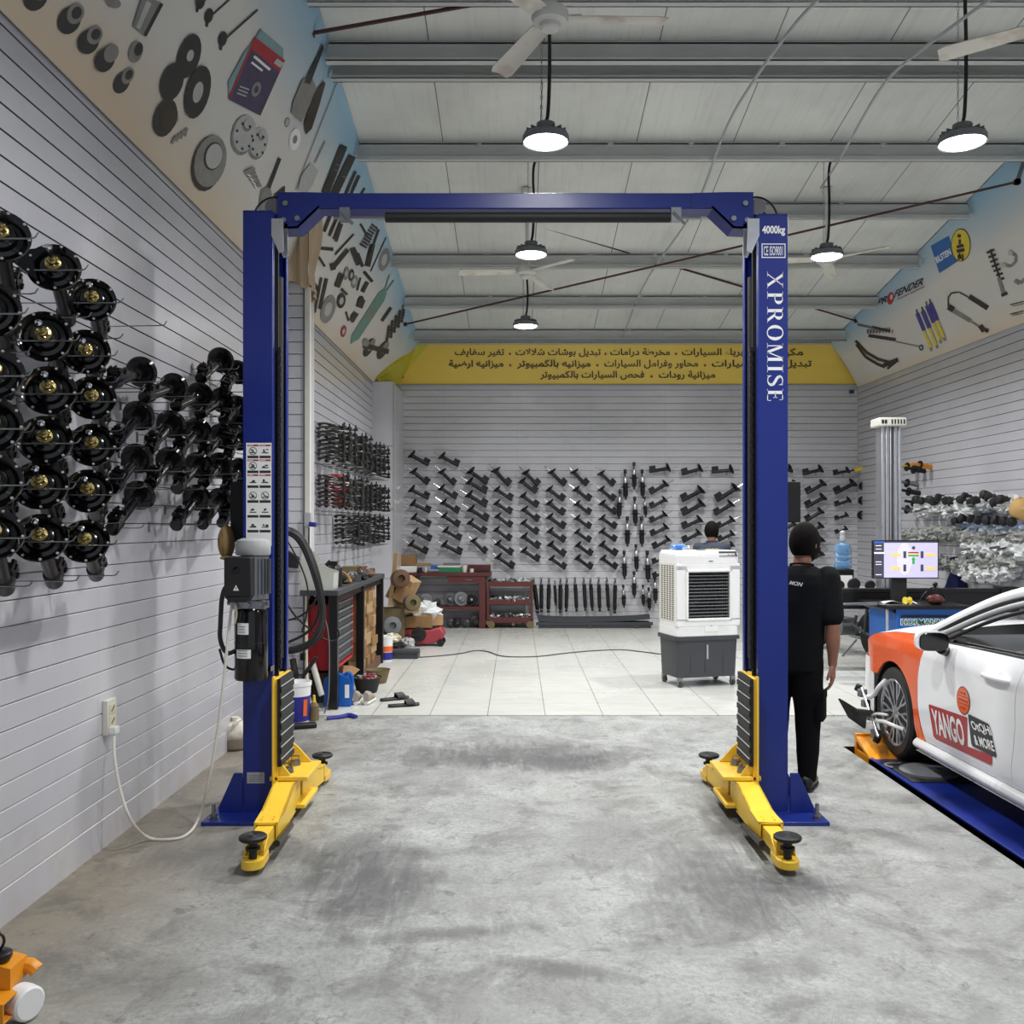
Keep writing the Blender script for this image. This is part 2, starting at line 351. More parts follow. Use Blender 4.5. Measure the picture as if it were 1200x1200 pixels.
# pillar standing out of the left wall and the boxed corner at the back
b = MB(); slatwall(b, (XL, 8.62), (-1.945, 8.62), 3.98, (0, -1, 0), .06); 
b.bb(XL, -1.945, 8.64, 9.0, 0, 3.98, 0); b.bb(-1.945, -1.9, 8.6, 8.66, .05, 3.98, 2); b.bb(-1.962, -1.950, 8.595, 8.61, .05, 3.98, 3)
tag(b.build('wall_pillar', ['slatx', 'groove', 'offwhite', 'grey', 'recess'], smooth=0), 'slat clad pillar standing out of the left wall', 'pillar', kind='structure')
b = MB(); b.bb(XL - .1, -1.87, YC, YB + .05, 0, 3.87, 0); b.bb(-1.875, -1.855, YC - .006, YC + .02, TZ, 3.87, 2)
for z in (.9, 1.95, 2.9): b.bb(XL, -1.87, YC - .002, YC + .01, z, z + .006, 1)
tag(b.build('wall_pillar', ['slatx', 'blackmatte', 'lgrey'], smooth=0), 'plain grey boxed corner at the left of the back wall', 'pillar', kind='structure')
# --- ceiling panels and purlins
k = NT('roofpanel'); v = k.co(); X, Y, Z = k.xyz(v)
rib = k.math('SINE', k.math('MULTIPLY', X, 95)); n1 = k.noise(v, 1.1, 4, .6); n2 = k.noise(k.co((14, .6, 1)), 2, 3)
c = k.mix(k.rng(n1, .35, .7), lin((222, 224, 218)), lin((204, 206, 200))); c = k.mix(k.rng(n2, .5, .8, 0, .25), c, lin((160, 158, 150)))
m = k.math('FLOORED_MODULO', k.math('ADD', X, -.22), .96); c = k.mix(k.rng(m, .012, .006), c, lin((84, 84, 82)))
k.set(Base_Color=c, Roughness=.6); k.bump(rib, .08, .002); M['roofpanel'] = k.m
b = MB(); b.add([(XL - .2, YF, ceil(YF)), (XR + .2, YF, ceil(YF)), (XR + .2, YB + .2, ceil(YB + .2)), (XL - .2, YB + .2, ceil(YB + .2)),
    (XL - .2, YF, ceil(YF) + .1), (XR + .2, YF, ceil(YF) + .1), (XR + .2, YB + .2, ceil(YB + .2) + .1), (XL - .2, YB + .2, ceil(YB + .2) + .1)],
    [(0, 1, 2, 3), (4, 7, 6, 5), (0, 4, 5, 1), (1, 5, 6, 2), (2, 6, 7, 3), (3, 7, 4, 0)])
tag(b.build('ceiling', ['roofpanel'], smooth=0), 'pale ribbed sandwich panel roof sloping down to the back', 'ceiling', kind='structure')
for i, y in enumerate((-1.2, .2, 1.6, 3.0, 4.4, 5.75, 7.115, 7.8, 8.03, 9.3, 10.5, 11.8, 13.13, 14.44)):
    z = ceil(y); b = MB(); t = .012; h = .2; fw = .065
    xa, xb = XTL - .02, XTR + .02; b.bb(xa, xb, y - t / 2, y + t / 2, z - h, z - .002); b.bb(xa, xb, y - fw, y + t / 2, z - h, z - h + .012); b.bb(xa, xb, y - fw, y - fw + .006, z - h, z - h + .03, 0); b.bb(xa, xb, y - t / 2, y + fw, z - .03, z - .016)
    if y > 8.5:
        for xx in (-.4, .9, 1.7, 2.6, 3.6): b.bb(xx, xx + .05, y - t, y + .01, z - .06, z)
    tag(b.build('ceiling_beam', ['purlin'], smooth=0), f'{ORD[i]} grey steel purlin under the roof counted from the front opening', 'beam', kind='structure')
# --- printed banners leaning in under the roof
def banmat(name, flip, zb, lo, midc, hi, p0=.12, p1=.5, p2=.95):
    k = NT(name); v = k.co(); X, Y, Z = k.xyz(v)
    top = k.math('SUBTRACT', 6.9 - zb, k.math('MULTIPLY', Y, .15)); vv = k.math('DIVIDE', k.math('SUBTRACT', Z, zb), top)
    n = k.math('MULTIPLY', k.math('SUBTRACT', k.noise(v, .35, 2), .5), .5); f = k.math('ADD', vv, n)
    c = k.ramp(f, [(0, lin(lo)), (p0 + .12, lin(midc)), (p1, lin(midc)), (p2, lin(hi))])
    k.set(Base_Color=c, Roughness=.45); return k.m
M['banl'] = banmat('banl', 0, ZL, (212, 194, 168), (214, 212, 206), (146, 184, 206), .1, .55, .95)
M['banr'] = banmat('banr', 1, ZRF, (218, 202, 178), (214, 211, 204), (140, 178, 200), .08, .58, 1.0)
k = NT('bany'); k.set(Base_Color=k.mix(k.noise(k.co(), .9, 3), lin((222, 190, 70)), lin((240, 208, 92))), Roughness=.4); M['bany'] = k.m
M['ink'] = pm('ink', (48, 46, 46), .5, 0, .3, 30); M['inkgrey'] = pm('inkgrey', (140, 138, 134), .5, 0, .25, 16); M['inkbrown'] = pm('inkbrown', (58, 44, 34), .5, 0, .15, 20)
M['inkpale'] = pm('inkpale', (184, 186, 184), .5, 0, .1, 16); M['inkgreen'] = pm('inkgreen', (110, 150, 140), .5, 0, .2, 8); M['inkred'] = pm('inkred', (170, 44, 54), .5); M['inkpurple'] = pm('inkpurple', (74, 66, 96), .5, 0, .3, 14)
M['inkblue'] = pm('inkblue', (52, 104, 168), .5, 0, .06); M['inkyellow'] = pm('inkyellow', (222, 198, 66), .5, 0, .1); M['inkpurp2'] = pm('inkpurp2', (70, 64, 140), .5, 0, .1); M['inkteal'] = pm('inkteal', (130, 160, 166), .5, 0, .2, 10)
INKS = ['ink', 'inkgrey', 'inkbrown', 'inkpale', 'inkgreen', 'inkred', 'inkpurple', 'inkblue', 'inkyellow', 'inkpurp2', 'paper', 'inkteal']
class Banner:
    """a ruled cloth between a lower and an upper edge; draws prints lying on it"""
    def __init__(s, lo, hi, nrm, base): s.lo = lo; s.hi = hi; s.n = Vector(nrm); s.b = MB(); s.base = base; s.k = 0
    def P(s, t, v, e=0): a = Vector(s.lo(t)); q = Vector(s.hi(t)); return a.lerp(q, v) + s.n * e
    def solve(s, px, py, t0, t1):
        d = at(px, py, 1) - Vector((0, 0, CH)); o = Vector((0, 0, CH))
        def g(t):      # signed offset of the ray from the rule at t
            a = Vector(s.lo(t)); q = Vector(s.hi(t)); n = (q - a).cross(d); return (a - o).dot(n)
        A, B = t0, t1; ga = g(A)
        for _ in range(44):
            m = (A + B) / 2; gm = g(m)
            if (gm > 0) == (ga > 0): A, ga = m, gm
            else: B = m
        t = (A + B) / 2; a = Vector(s.lo(t)); e = Vector(s.hi(t)) - a
        u = e.normalized(); w = (o - a) - u * (o - a).dot(u); dd = d - u * d.dot(u)      # closest point of the ray to the rule
        L = -w.dot(dd) / max(1e-9, dd.dot(dd)); p = o + d * L
        return t, (p - a).dot(u) / e.length
    def on(s, px, py): t, v = s.solve(px, py, *s.rng); return s.P(t, v, .004 + .0009 * s.k)
    def fill(s, pts, ink):
        s.k = (s.k + 1) % 12; mi = s.base + INKS.index(ink); xs = [p[0] for p in pts]; ys = [p[1] for p in pts]; ext = max(max(xs) - min(xs), max(ys) - min(ys))
        if ext < 9: s.b.poly([s.on(*p) for p in pts], mi); return
        q = []
        for a, b in zip(pts, pts[1:] + pts[:1]):
            n = max(1, int(math.hypot(b[0] - a[0], b[1] - a[1]) / 7)); q += [(a[0] + (b[0] - a[0]) * i / n, a[1] + (b[1] - a[1]) * i / n) for i in range(n)]
        if ext / max(1e-3, min(max(xs) - min(xs), max(ys) - min(ys))) > 3 or len(pts) > 4 and ext < 16:
            s.b.poly([s.on(*p) for p in q], mi); return
        cx, cy = sum(p[0] for p in q) / len(q), sum(p[1] for p in q) / len(q); m = max(1, int(ext / 12)); n = len(q); vs = [s.on(cx, cy)]; fs = []
        for r in range(1, m + 1): vs += [s.on(cx + (x - cx) * r / m, cy + (y - cy) * r / m) for x, y in q]
        fs += [(0, 1 + i, 1 + (i + 1) % n) for i in range(n)]
        for r in range(1, m): fs += [(1 + (r - 1) * n + i, 1 + r * n + i, 1 + r * n + (i + 1) % n, 1 + (r - 1) * n + (i + 1) % n) for i in range(n)]
        s.b.add(vs, fs, mi)
    def bar(s, x0, y0, x1, y1, w, ink):
        L = math.hypot(x1 - x0, y1 - y0) or 1; nx, ny = -(y1 - y0) / L * w / 2, (x1 - x0) / L * w / 2
        s.fill([(x0 + nx, y0 + ny), (x1 + nx, y1 + ny), (x1 - nx, y1 - ny), (x0 - nx, y0 - ny)], ink)
    def path(s, pts, w, ink):
        for a, b in zip(pts[:-1], pts[1:]): s.bar(*a, *b, w, ink)
    def ell(s, cx, cy, rx, ry, rot, ink, n=18):
        a = R(rot); s.fill([(cx + rx * math.cos(t) * math.cos(a) - ry * math.sin(t) * math.sin(a), cy + rx * math.cos(t) * math.sin(a) + ry * math.sin(t) * math.cos(a)) for t in (2 * math.pi * i / n for i in range(n))], ink)
    def ring(s, cx, cy, rx, ry, rot, ink, hole, f=.5):
        s.ell(cx, cy, rx, ry, rot, ink); s.ell(cx, cy, rx * f, ry * f, rot, hole)
    def words(s, t, p, ux, uy, ink, bold=.01, shear=0):
        s.k = (s.k + 1) % 12; s.b.text(t, lambda x, y: s.on(p[0] + ux[0] * x + uy[0] * y, p[1] + ux[1] * x + uy[1] * y), s.base + INKS.index(ink), bold, shear)
# left banner
bl = Banner(lambda y: (XL + .015, y, ZL), lambda y: (XTL, min(y, 15.1), ceil(min(y, 15.1)) - .01), (.8, 0, -.45), 1); bl.rng = (3.2, 15.0)
bl.b.grid(lambda u, v: bl.P(-2.9 + u * (17.55 + v * .4), v), 60, 10, 0)
for (a, b2, c2, d2) in ((45, -8, 14, 18), (84, 20, 13, 17), (106, 45, 12, 15), (125, 66, 11, 15), (146, 93, 9, 14)):
    bl.ell(a - 4, b2 + 3, c2, d2, 25, 'ink'); bl.ell(a + 3, b2 - 5, c2 * .75, d2 * .75, 25, 'inkgrey'); bl.ell(a + 4, b2 - 6, c2 * .45, d2 * .45, 25, 'ink')
bl.ell(158, 60, 8, 13, 15, 'inkgrey'); bl.ell(161, 57, 5, 8, 15, 'ink')
bl.fill([(166, -8), (187, 2), (168, 41), (154, 30)], 'inkgrey'); bl.fill([(170, 0), (176, 3), (162, 34), (158, 31)], 'inkpale'); bl.bar(188, 3, 168, 41, 4, 'ink'); bl.ell(131, 2, 9, 6, 20, 'inkgrey')
for x, y in ((236, 1), (247, 18), (263, 45)):
    bl.bar(x, y, x + 38, y - 34, 2.2, 'ink'); bl.ell(x - 3, y, 5, 9, 12, 'ink'); bl.bar(x - 3, y, x - 6, y + 13, 3, 'ink')
for cx, cy in ((220, 65), (200, 95), (192, 137)): bl.ell(cx, cy, 13, 27 if cy == 65 else 23, 16, 'ink')
bl.ell(221, 64, 4, 7, 15, 'inkpale'); bl.ell(196, 137, 10, 16, 15, 'inkbrown')
for cx, cy in ((215, 52), (226, 52), (215, 76), (227, 72), (205, 85), (196, 92), (206, 105), (192, 118), (197, 140), (206, 142)): bl.bar(cx, cy, cx + 2, cy - 6, 2.4, 'inkpale')
bl.ring(230, 107, 14, 32, 14, 'ink', 'inkpale', .4)
for cx, cy in ((235, 87), (239, 102), (218, 128), (228, 125)): bl.ell(cx, cy, 2.4, 3.6, 15, 'inkpale')
for i in range(4): bl.bar(200 + i * 5, 168 - i * 3, 206 + i * 4, 158 - i * 3, 3, 'inkgrey')
bl.ell(242, 191, 18, 33, 12, 'ink'); bl.ell(245, 188, 18.5, 31, 12, 'inkgrey'); bl.ell(248, 182, 11, 17, 12, 'ink'); bl.ell(249, 182, 9.5, 15, 12, 'inkpale')
for i in range(5): bl.bar(249 + 6 * math.cos(i * 1.25), 182 + 9 * math.sin(i * 1.25), 249 + 8.5 * math.cos(i * 1.25), 182 + 13 * math.sin(i * 1.25), 3, 'ink')
bl.fill([(266, 96), (285, 61), (299, 43), (304, 33), (331, 56), (331, 74), (304, 132), (268, 116)], 'inkteal'); bl.fill([(298, 43), (333, 70), (304, 135), (267, 116)], 'inkpurple'); bl.fill([(298, 43), (333, 70), (326, 84), (293, 56)], 'inkred'); bl.bar(298, 43, 267, 114, 2.4, 'inkred')
bl.bar(296, 65, 315, 81, 3.2, 'paper'); bl.bar(293, 72, 306, 82, 2.5, 'paper'); bl.bar(321, 70, 329, 76, 7, 'inkpale'); bl.bar(300, 58, 306, 63, 2.4, 'paper')
for cx, cy in ((309, 97), (304, 90), (300, 117), (299, 104)): bl.ring(cx, cy, 5, 9, 18, 'inkgrey', 'inkpurple', .5)
for i in range(4): bl.bar(276 + i * 1.5, 108 - i * 4, 287 + i * 1.5, 112 - i * 4, 1.6, 'inkpale')
for cx, cy, s in ((285, 156, 1), (302, 166, .8)):
    bl.ell(cx - 1, cy + 2, 14 * s, 24 * s, 10, 'inkgrey'); bl.ell(cx + 1, cy, 13 * s, 22 * s, 10, 'inkpale'); bl.ell(cx + 4, cy - 10 * s, 5.5 * s, 8 * s, 10, 'inkgrey'); bl.ell(cx + 5, cy - 12 * s, 4.5 * s, 6 * s, 10, 'inkpale')
    for i in range(7): bl.ell(cx + 9.5 * s * math.cos(i * .9), cy + 3 + 15 * s * math.sin(i * .9), 1.2, 1.8, 0, 'ink')
for i in range(5): bl.bar(285 + i * 3, 202 + i * 4, 297 + i * 2, 196 + i * 5, 4, 'inkgrey'); bl.bar(287 + i * 2.4, 200 + i * 4, 296 + i, 204 + i * 4, 1.5, 'paper')
bl.fill([(376, 50), (378, 52), (365, 91), (370, 104), (352, 143), (340, 132), (342, 118), (354, 91), (360, 93)], 'inkgrey'); bl.fill([(377, 50), (378, 56), (362, 98), (355, 96)], 'ink'); bl.fill([(378, 94), (380, 97), (373, 122), (364, 150), (357, 157), (355, 144), (366, 110)], 'inkbrown'); bl.ring(336, 143, 3, 6, 10, 'inkgrey', 'inkpale', .7); bl.ring(345, 163, 6.5, 13, 10, 'paper', 'inkgrey', .4)
bl.fill([(326, 184), (328, 186), (315, 220), (318, 228), (308, 250), (302, 245), (305, 222), (312, 218)], 'inkgrey'); bl.bar(327, 185, 314, 220, 4, 'ink'); bl.fill([(333, 217), (333, 224), (322, 238), (320, 228)], 'ink')
bl.bar(401.5, 77, 345, 222, .7, 'ink')     # seam of two banner lengths
for x0, y0, x1, y1, w in ((402, 170, 380, 226, 9), (412, 182, 390, 228, 9), (416, 200, 402, 232, 3), (420, 205, 408, 232, 3), (427, 220, 421, 230, 3)): bl.bar(x0, y0, x1, y1, w, 'ink')
for i in range(9): bl.bar(381 + i * 2.4, 222 - i * 6, 387 + i * 2.4, 224 - i * 6, 1, 'inkgrey'); bl.bar(391 + i * 2.2, 226 - i * 5, 397 + i * 2.2, 228 - i * 5, 1, 'inkgrey')
bl.fill([(352, 205), (363, 190), (372, 199), (366, 215), (356, 230), (348, 222)], 'inkpale'); bl.bar(368, 190, 380, 165, 1.5, 'inkgrey')
for x0, y0, x1, y1, w in ((377, 240, 370, 260, 3.5), (390, 242, 379, 271, 3.5), (399, 242, 385, 276, 3), (404, 244, 390, 280, 2.5), (400, 262, 393, 283, 4), (362, 262, 371, 290, 3.5), (371, 290, 390, 292, 4), (375, 280, 368, 305, 3), (371, 298, 380, 312, 3), (414, 274, 392, 298, 2), (407, 292, 389, 314, 5), (388, 308, 390, 316, 6), (412, 290, 420, 310, 7), (418, 296, 424, 312, 4), (443, 268, 432, 300, 2.5), (452, 278, 434, 318, 1.6), (436, 286, 430, 312, 7), (426, 318, 436, 330, 4), (422, 325, 418, 340, 2.5), (430, 330, 424, 342, 5), (376, 325, 368, 366, 3), (382, 326, 374, 362, 4), (400, 320, 394, 336, 7), (424, 350, 420, 360, 8), (417, 366, 411, 376, 6), (399, 338, 406, 345, 3), (366, 330, 372, 340, 4), (422, 262, 430, 276, 3), (405, 365, 408, 376, 2.5)): bl.bar(x0, y0, x1, y1, w, 'ink')
for cx, cy, rx, ry, r2, ink in ((450, 304, 6, 14, 14, 'inkgrey'), (384, 362, 8, 17, 16, 'inkgrey'), (405, 320, 3, 8, 10, 'inkgrey'), (411, 322, 3, 7, 10, 'ink'), (399, 352, 5, 9, 10, 'ink'), (415, 330, 4, 8, 12, 'inkgrey'), (422, 353, 4, 7, 12, 'ink'), (413, 372, 3, 6, 12, 'ink'), (402, 388, 3, 7, 12, 'inkred')): bl.ring(cx, cy, rx, ry, r2, ink, 'inkpale', .5)
for i in range(8): bl.bar(421 + i * 2, 285 - i * 3.2, 429 + i * 1.8, 290 - i * 3.2, 2.6, 'ink')
bl.fill([(410, 403), (412, 392), (443, 343), (450, 338), (453, 343), (450, 352), (420, 397)], 'inkgreen'); bl.bar(450, 340, 456, 322, 1.5, 'inkgreen'); bl.bar(452, 341, 461, 328, 1.5, 'inkgreen'); bl.bar(431, 372, 437, 362, 5, 'inkgrey')
for i in range(5):
    for j in range(6): bl.ell(450 + i * 4.4 + j * .6 + (5 - j), 389 - i * 6 + j * 3.4 - 6, 1.9, 2.2, 0, 'ink')
bl.bar(447, 376, 458, 360, 4, 'ink')
for x, y in ((432, 407), (448, 410)): bl.ell(x, y, 5, 12, 28, 'ink'); bl.ell(x + 3, y - 3, 3, 8, 28, 'inkgrey')
bl.bar(425, 404, 455, 412, 6, 'ink'); bl.ell(428, 401, 4, 5, 0, 'inkgrey')
o = bl.b.build('printed_banner', ['banl'] + INKS, smooth=0); tag(o, 'long banner of car part pictures, white and blue, leaning above the left wall', 'banner')
# cloth end hanging over the pillar
b = MB()
def drape(u, v):
    x = -2.2 + .3 * u; y = 8.56 - .02 * math.sin(u * 19) - .03 * math.sin(u * 7 + v * 2); return Vector((x, y, 3.9 + .8 * v - .03 * math.sin(u * 9) * (1 - v)))
b.grid(drape, 30, 8); b.grid(lambda u, v: Vector((-1.90 + .05 * math.sin(v * 5 + u * 4) * u + .02 * math.sin(u * 20), 8.56 + .3 * u, 3.9 + .8 * v - .12 * u * (1 - v))), 16, 8)
k = NT('drape'); k.set(Base_Color=k.mix(k.noise(k.co((6, 6, 1)), 2, 2), lin((206, 184, 154)), lin((182, 160, 132))), Roughness=.6); M['drape'] = k.m
tag(b.build('cloth_wrap', ['drape'], smooth=60), 'beige folded banner cloth wrapped over the top of the left pillar', 'cloth')
# right banner
br = Banner(lambda y: (XR - .015, y, ZRF + .05 * max(0, (y - 8) / 7.5)), lambda y: (XTR, min(y, 15.1), ceil(min(y, 15.1)) - .01), (-.8, 0, -.45), 1); br.rng = (6.0, 15.6)
br.b.grid(lambda u, v: br.P(-2.9 + u * (18.35 - .3 * v), v), 60, 10, 0)
# print: part pictures and shop signs
br.fill([(1091, 288), (1112, 276), (1123, 306), (1101, 320)], 'inkblue'); br.words('BILSTEIN', (1098.5, 308.5), (17, -10.8), (-2.5, -7), 'paper', .02)
br.ell(1126.5, 287, 11.5, 19.5, 0, 'ink'); br.ell(1126.5, 287, 10.7, 18.6, 0, 'inkyellow')
for x0, y0, x1, y1, w in ((1124.5, 278, 1125, 274, 4), (1124, 283, 1127, 283, 6), (1122, 289, 1130, 287, 3.5), (1122, 294, 1131, 292, 4), (1125, 296, 1127, 303, 2), (1124, 298, 1124.5, 304, 2), (1129, 297, 1129.5, 305, 2)): br.bar(x0, y0, x1, y1, w, 'ink')
br.words('PR', (1027.5, 359), (12, -5.5), (1.6, -8), 'ink', .03, .2); br.ell(1044, 349.5, 4, 7.5, 10, 'inkred'); br.ell(1045, 348, 1.7, 3.4, 10, 'inkpale'); br.words('FENDER', (1047.5, 349.5), (34, -16), (1.8, -9), 'ink', .03, .2); br.words('Premium Suspension', (1051.5, 353), (32, -15.5), (.7, -4), 'inkred', .01, .2)
for x0, y0 in ((1074.5, 362), (1081, 359), (1085.5, 353), (1090, 350)):
    br.bar(x0, y0, x0 + 1, y0 + 6, 1.6, 'ink'); br.bar(x0 + .8, y0 + 5, x0 + 9, y0 + 25, 4.6, 'inkpurp2'); br.bar(x0 + 9, y0 + 26, x0 + 17, y0 + 45, 3.4, 'inkyellow'); br.bar(x0 + 16.5, y0 + 45, x0 + 18, y0 + 49, 3, 'inkgrey')
br.path([(1112, 359), (1112, 348), (1116, 343), (1124, 342), (1135, 348)], 1.6, 'ink'); br.bar(1136, 347, 1158, 361, 6, 'ink'); br.bar(1111, 360, 1138, 376, 5, 'inkgrey'); br.bar(1112, 359, 1118, 363, 7, 'ink'); br.bar(1136, 375, 1150, 384, 2, 'inkgrey'); br.bar(1149, 381, 1154, 388, 6, 'inkbrown'); br.ell(1157, 387, 2.4, 2.6, 0, 'inkbrown')
for i in range(7): br.bar(1157 + i * 2.1, 296 + i * 5.3, 1166 + i * 1.9, 292 + i * 5.6, 2.6, 'ink')
br.bar(1161, 292, 1176, 338, 2.4, 'ink'); br.bar(1171, 325, 1176, 343, 4.5, 'inkgrey'); br.bar(1174, 346, 1181, 343, 4, 'ink')
br.path([(1184, 296), (1191, 299), (1191, 306), (1185, 312), (1178, 310)], 3, 'inkgrey'); br.ell(1185, 296, 3, 3, 0, 'inkpale'); br.ell(1177, 310, 3, 3, 0, 'inkpale'); br.path([(1190, 328), (1196, 332), (1202, 326)], 4, 'inkgrey')
for y in (357, 368): br.bar(1184, y - (y - 357) * 0, 1200, y - 4, 1.3, 'ink'); br.bar(1187, y + 1.5, 1200, y - 1.5, .8, 'ink')
br.path([(1003, 399), (1016, 413), (1030, 421), (1042, 424)], 3, 'inkbrown'); br.path([(1004, 403), (1015, 418), (1028, 426), (1038, 430)], 3, 'inkbrown'); br.bar(1036, 428, 1053, 421, 5, 'inkbrown'); br.bar(1040, 432, 1050, 424, 3, 'inkbrown')
for x0, y0, x1, y1, w, ink in ((1016, 388, 1044, 386, 5, 'inkgrey'), (1018, 393, 1050, 398, 4, 'ink'), (1022, 383, 1044, 388, 3, 'ink'), (1050, 400, 1078, 406, 1.4, 'inkgrey')): br.bar(x0, y0, x1, y1, w, ink)
br.ring(1080, 407, 2.6, 3.6, 0, 'ink', 'inkpale', .5)
for i in range(9): br.bar(1017 + i * 3.6, 390.5, 1018 + i * 3.6, 386, 1.1, 'ink')
o = br.b.build('printed_banner', ['banr'] + INKS, smooth=0); tag(o, 'banner with part pictures and maker logos, leaning above the right wall', 'banner')
# back banner, yellow with three lines of writing
by = Banner(lambda x: (x, YB - .03, 4.02), lambda x: (XTL + (x - XL) * (XTR - XTL) / (XR - XL), 15.06, ceil(15.06) - .01), (0, -1, -.5), 2); by.rng = (XL, XR)
by.b.grid(lambda u, v: by.P(-2.08 + u * (XR + 2.08), v), 30, 6, 0)
by.b.tube([by.P(-1.9, 0, .01), by.P(XR, 0, .01)], .016, 6, 1); by.b.tube([by.P(XL, 1, .02), by.P(XR, 1, .02)], .02, 6, 1)
L1 = ['تغير سفايف', 'تبديل بوشات شلالات', 'مخرطة درامات', 'كهرباء السيارات', 'مكيفات']
L2 = ['ميزانيه ارضية', 'ميزانيه بالكمبيوتر', 'محاور وفرامل السيارات', 'تبديل زيوت سيارات']
L3 = ['فحص السيارات بالكمبيوتر', 'ميزانية رودات']
for words, spans, yc in ((L1, [(533, 591), (604, 704), (715, 785), (799, 880), (892, 941)], 413.5), (L2, [(526, 590), (606, 692), (708, 818), (834, 951)], 427), (L3, [(633, 755), (772, 838)], 440)):
    for w, (x0, x1) in zip(words, spans):
        by.words(arabic(w), (x0, yc + 5), (x1 - x0, 0), (0, -10.5), 'inkbrown', .022)
    for (a0, a1), (b0, b1) in zip(spans[:-1], spans[1:]): by.ell((a1 + b0) / 2, yc + 1, 1.5, 1.5, 0, 'inkred', 8)
def fold(u, v):
    lo = at(443, 446, 14.08).lerp(at(468, 452, 15.3), u); hi = at(440, 441, 14.1).lerp(at(494, 391, 14.98), u); p = lo.lerp(hi, v); w = math.sin(math.pi * v) * math.sin(u * math.pi)
    return p + Vector((.03 * math.sin(v * 9 + u * 4) * (.3 + w), -.03 * math.sin(v * 11 + u * 3) * (.3 + w), -.02 * math.sin(u * 12) * (1 - v)))
by.b.grid(fold, 16, 16, len(INKS) + 2); by.b.grid(lambda u, v: fold(1, v).lerp(by.P(-2.0 + .0 * v, .02 + .96 * v), u), 4, 8, len(INKS) + 2)
o = by.b.build('printed_banner', ['bany', 'lgrey'] + INKS + ['lime'], smooth=50); tag(o, 'yellow banner with three lines of dark arabic writing above the back wall', 'banner')
M['lime'].node_tree  # keep
# ================================================================== lamps, fans, rods under the roof
M['led'] = em('led', (255, 252, 244), 26)
def bay_lamp(x, y, z, label):
    zt = ceil(y) - .004
    t = thing('high_bay_lamp', label, 'lamp', (x, y, z), 'round lamps hanging from the roof')
    b = MB(); b.lathe([(.146, -.004), (.158, -.014), (.163, 0), (.162, .03), (.14, .045), (.10, .055), (.095, .06), (.07, .062), (.065, .12), (.0, .125)], (x, y, z), n=28)
    for i in range(16): a = i * math.pi / 8; b.box((x + .112 * math.cos(a), y + .112 * math.sin(a), z + .055), (.07, .006, .03), 0, a)
    b.build('housing', 'grey', t)
    b = MB(); b.lathe([(.0, -.018), (.13, -.017), (.143, -.010), (.145, -.003)], (x, y, z), n=28); b.build('lens', 'led', t)
    b = MB(); b.tube([(x, y, z + .12), (x + .02, y, z + .2), (x + .03, y, z + .2 + (zt - z) * .3), (x + .015, y, z + .2 + (zt - z) * .6), (x + .05, y, zt - .1), (x + .05, y, zt)], .013, 8, sm=2); b.build('power_cable', 'black', t)
    b = MB(); n = int((zt - z - .12) / .035)
    for i in range(n):
        c = z + .13 + i * .035; d = (.007, .002) if i % 2 else (.002, .007)
        b.tube([(x - .03 + d[0], y + d[1], c - .014), (x - .03 + d[0], y + d[1], c + .014), (x - .03 - d[0], y - d[1], c + .014), (x - .03 - d[0], y - d[1], c - .014)], .0025, 4, closed=True)
    b.build('chain', 'steel', t)
    b = MB(); b.tube([(x - .05, y, z + .06), (x - .03, y, z + .13), (x + .03, y, z + .13), (x + .05, y, z + .06)], .006, 6); b.bb(x + .03, x + .075, y - .02, y + .02, zt - .03, zt + .003); b.build('hanger', 'steel', t)
LL = ['large near round lamp hanging just above the blue crossbeam', 'round lamp hanging high at the far right, nearest on that side', 'round lamp hanging behind the blue crossbeam, in line with the lift', 'round lamp hanging to the right of the right lift post',
      'small far round lamp hanging lowest, before the yellow banner', 'far round lamp hidden mostly behind the right lift post', 'round lamp over the front bay, left row', 'round lamp over the front bay, right row', 'round lamp at the entrance, left row', 'round lamp at the entrance, right row']
for (x, y, z), l in zip(LAMPS, LL): bay_lamp(x, y, z, l)
def fan(x, y, z, az, label):
    t = thing('ceiling_fan', label, 'fan', (x, y, z), 'white ceiling fans')
    b = MB(); b.lathe([(.0, -.075), (.062, -.075), (.066, -.068), (.07, -.05), (.105, -.035), (.118, -.005), (.112, .03), (.085, .055), (.04, .065), (.0, .066)], (x, y, z), n=26); b.build('motor', 'fanwhite', t)
    b = MB(); b.lathe([(0, -.083), (.05, -.082), (.064, -.07), (.068, -.06)], (x, y, z), n=24); b.build('motor_cap', 'fanwhite', t)
    b = MB(); zt = ceil(y) - .005; b.cyl((x, y, z + .06), (x, y, zt), .012); b.lathe([(.03, 0), (.055, .05), (.055, .08)], (x, y, zt - .085)); b.lathe([(.05, 0), (.03, .07)], (x, y, z + .066)); b.build('down_rod', 'fanwhite', t)
    for a in az:
        ca, sa = math.cos(R(a)), math.sin(R(a)); b = MB()
        def bl_(u, v, e=0):
            r = .13 + .6 * u; w = (v - .5) * (.115 + .035 * u); k_ = min(1, (1 - u) * 14); w *= .75 + .25 * k_; return Vector((x + ca * r - sa * w, y + sa * r + ca * w, z - .008 + w * .18 - .012 * (2 * v - 1) ** 2 - .03 * u + e))
        b.grid(lambda u, v: bl_(u, v), 12, 6); b.grid(lambda u, v: bl_(1 - u, v, .006), 12, 6)
        b.grid(lambda u, v: bl_(u, 0, .006 * v), 12, 1); b.grid(lambda u, v: bl_(u, 1, .006 * (1 - v)), 12, 1); b.grid(lambda u, v: bl_(1, u, .006 * v), 6, 1)
        b.box((x + ca * .14, y + sa * .14, z - .004), (.12, .05, .008), 1, R(a)); b.build('blade', ['fanblade', 'fanwhite'], t)
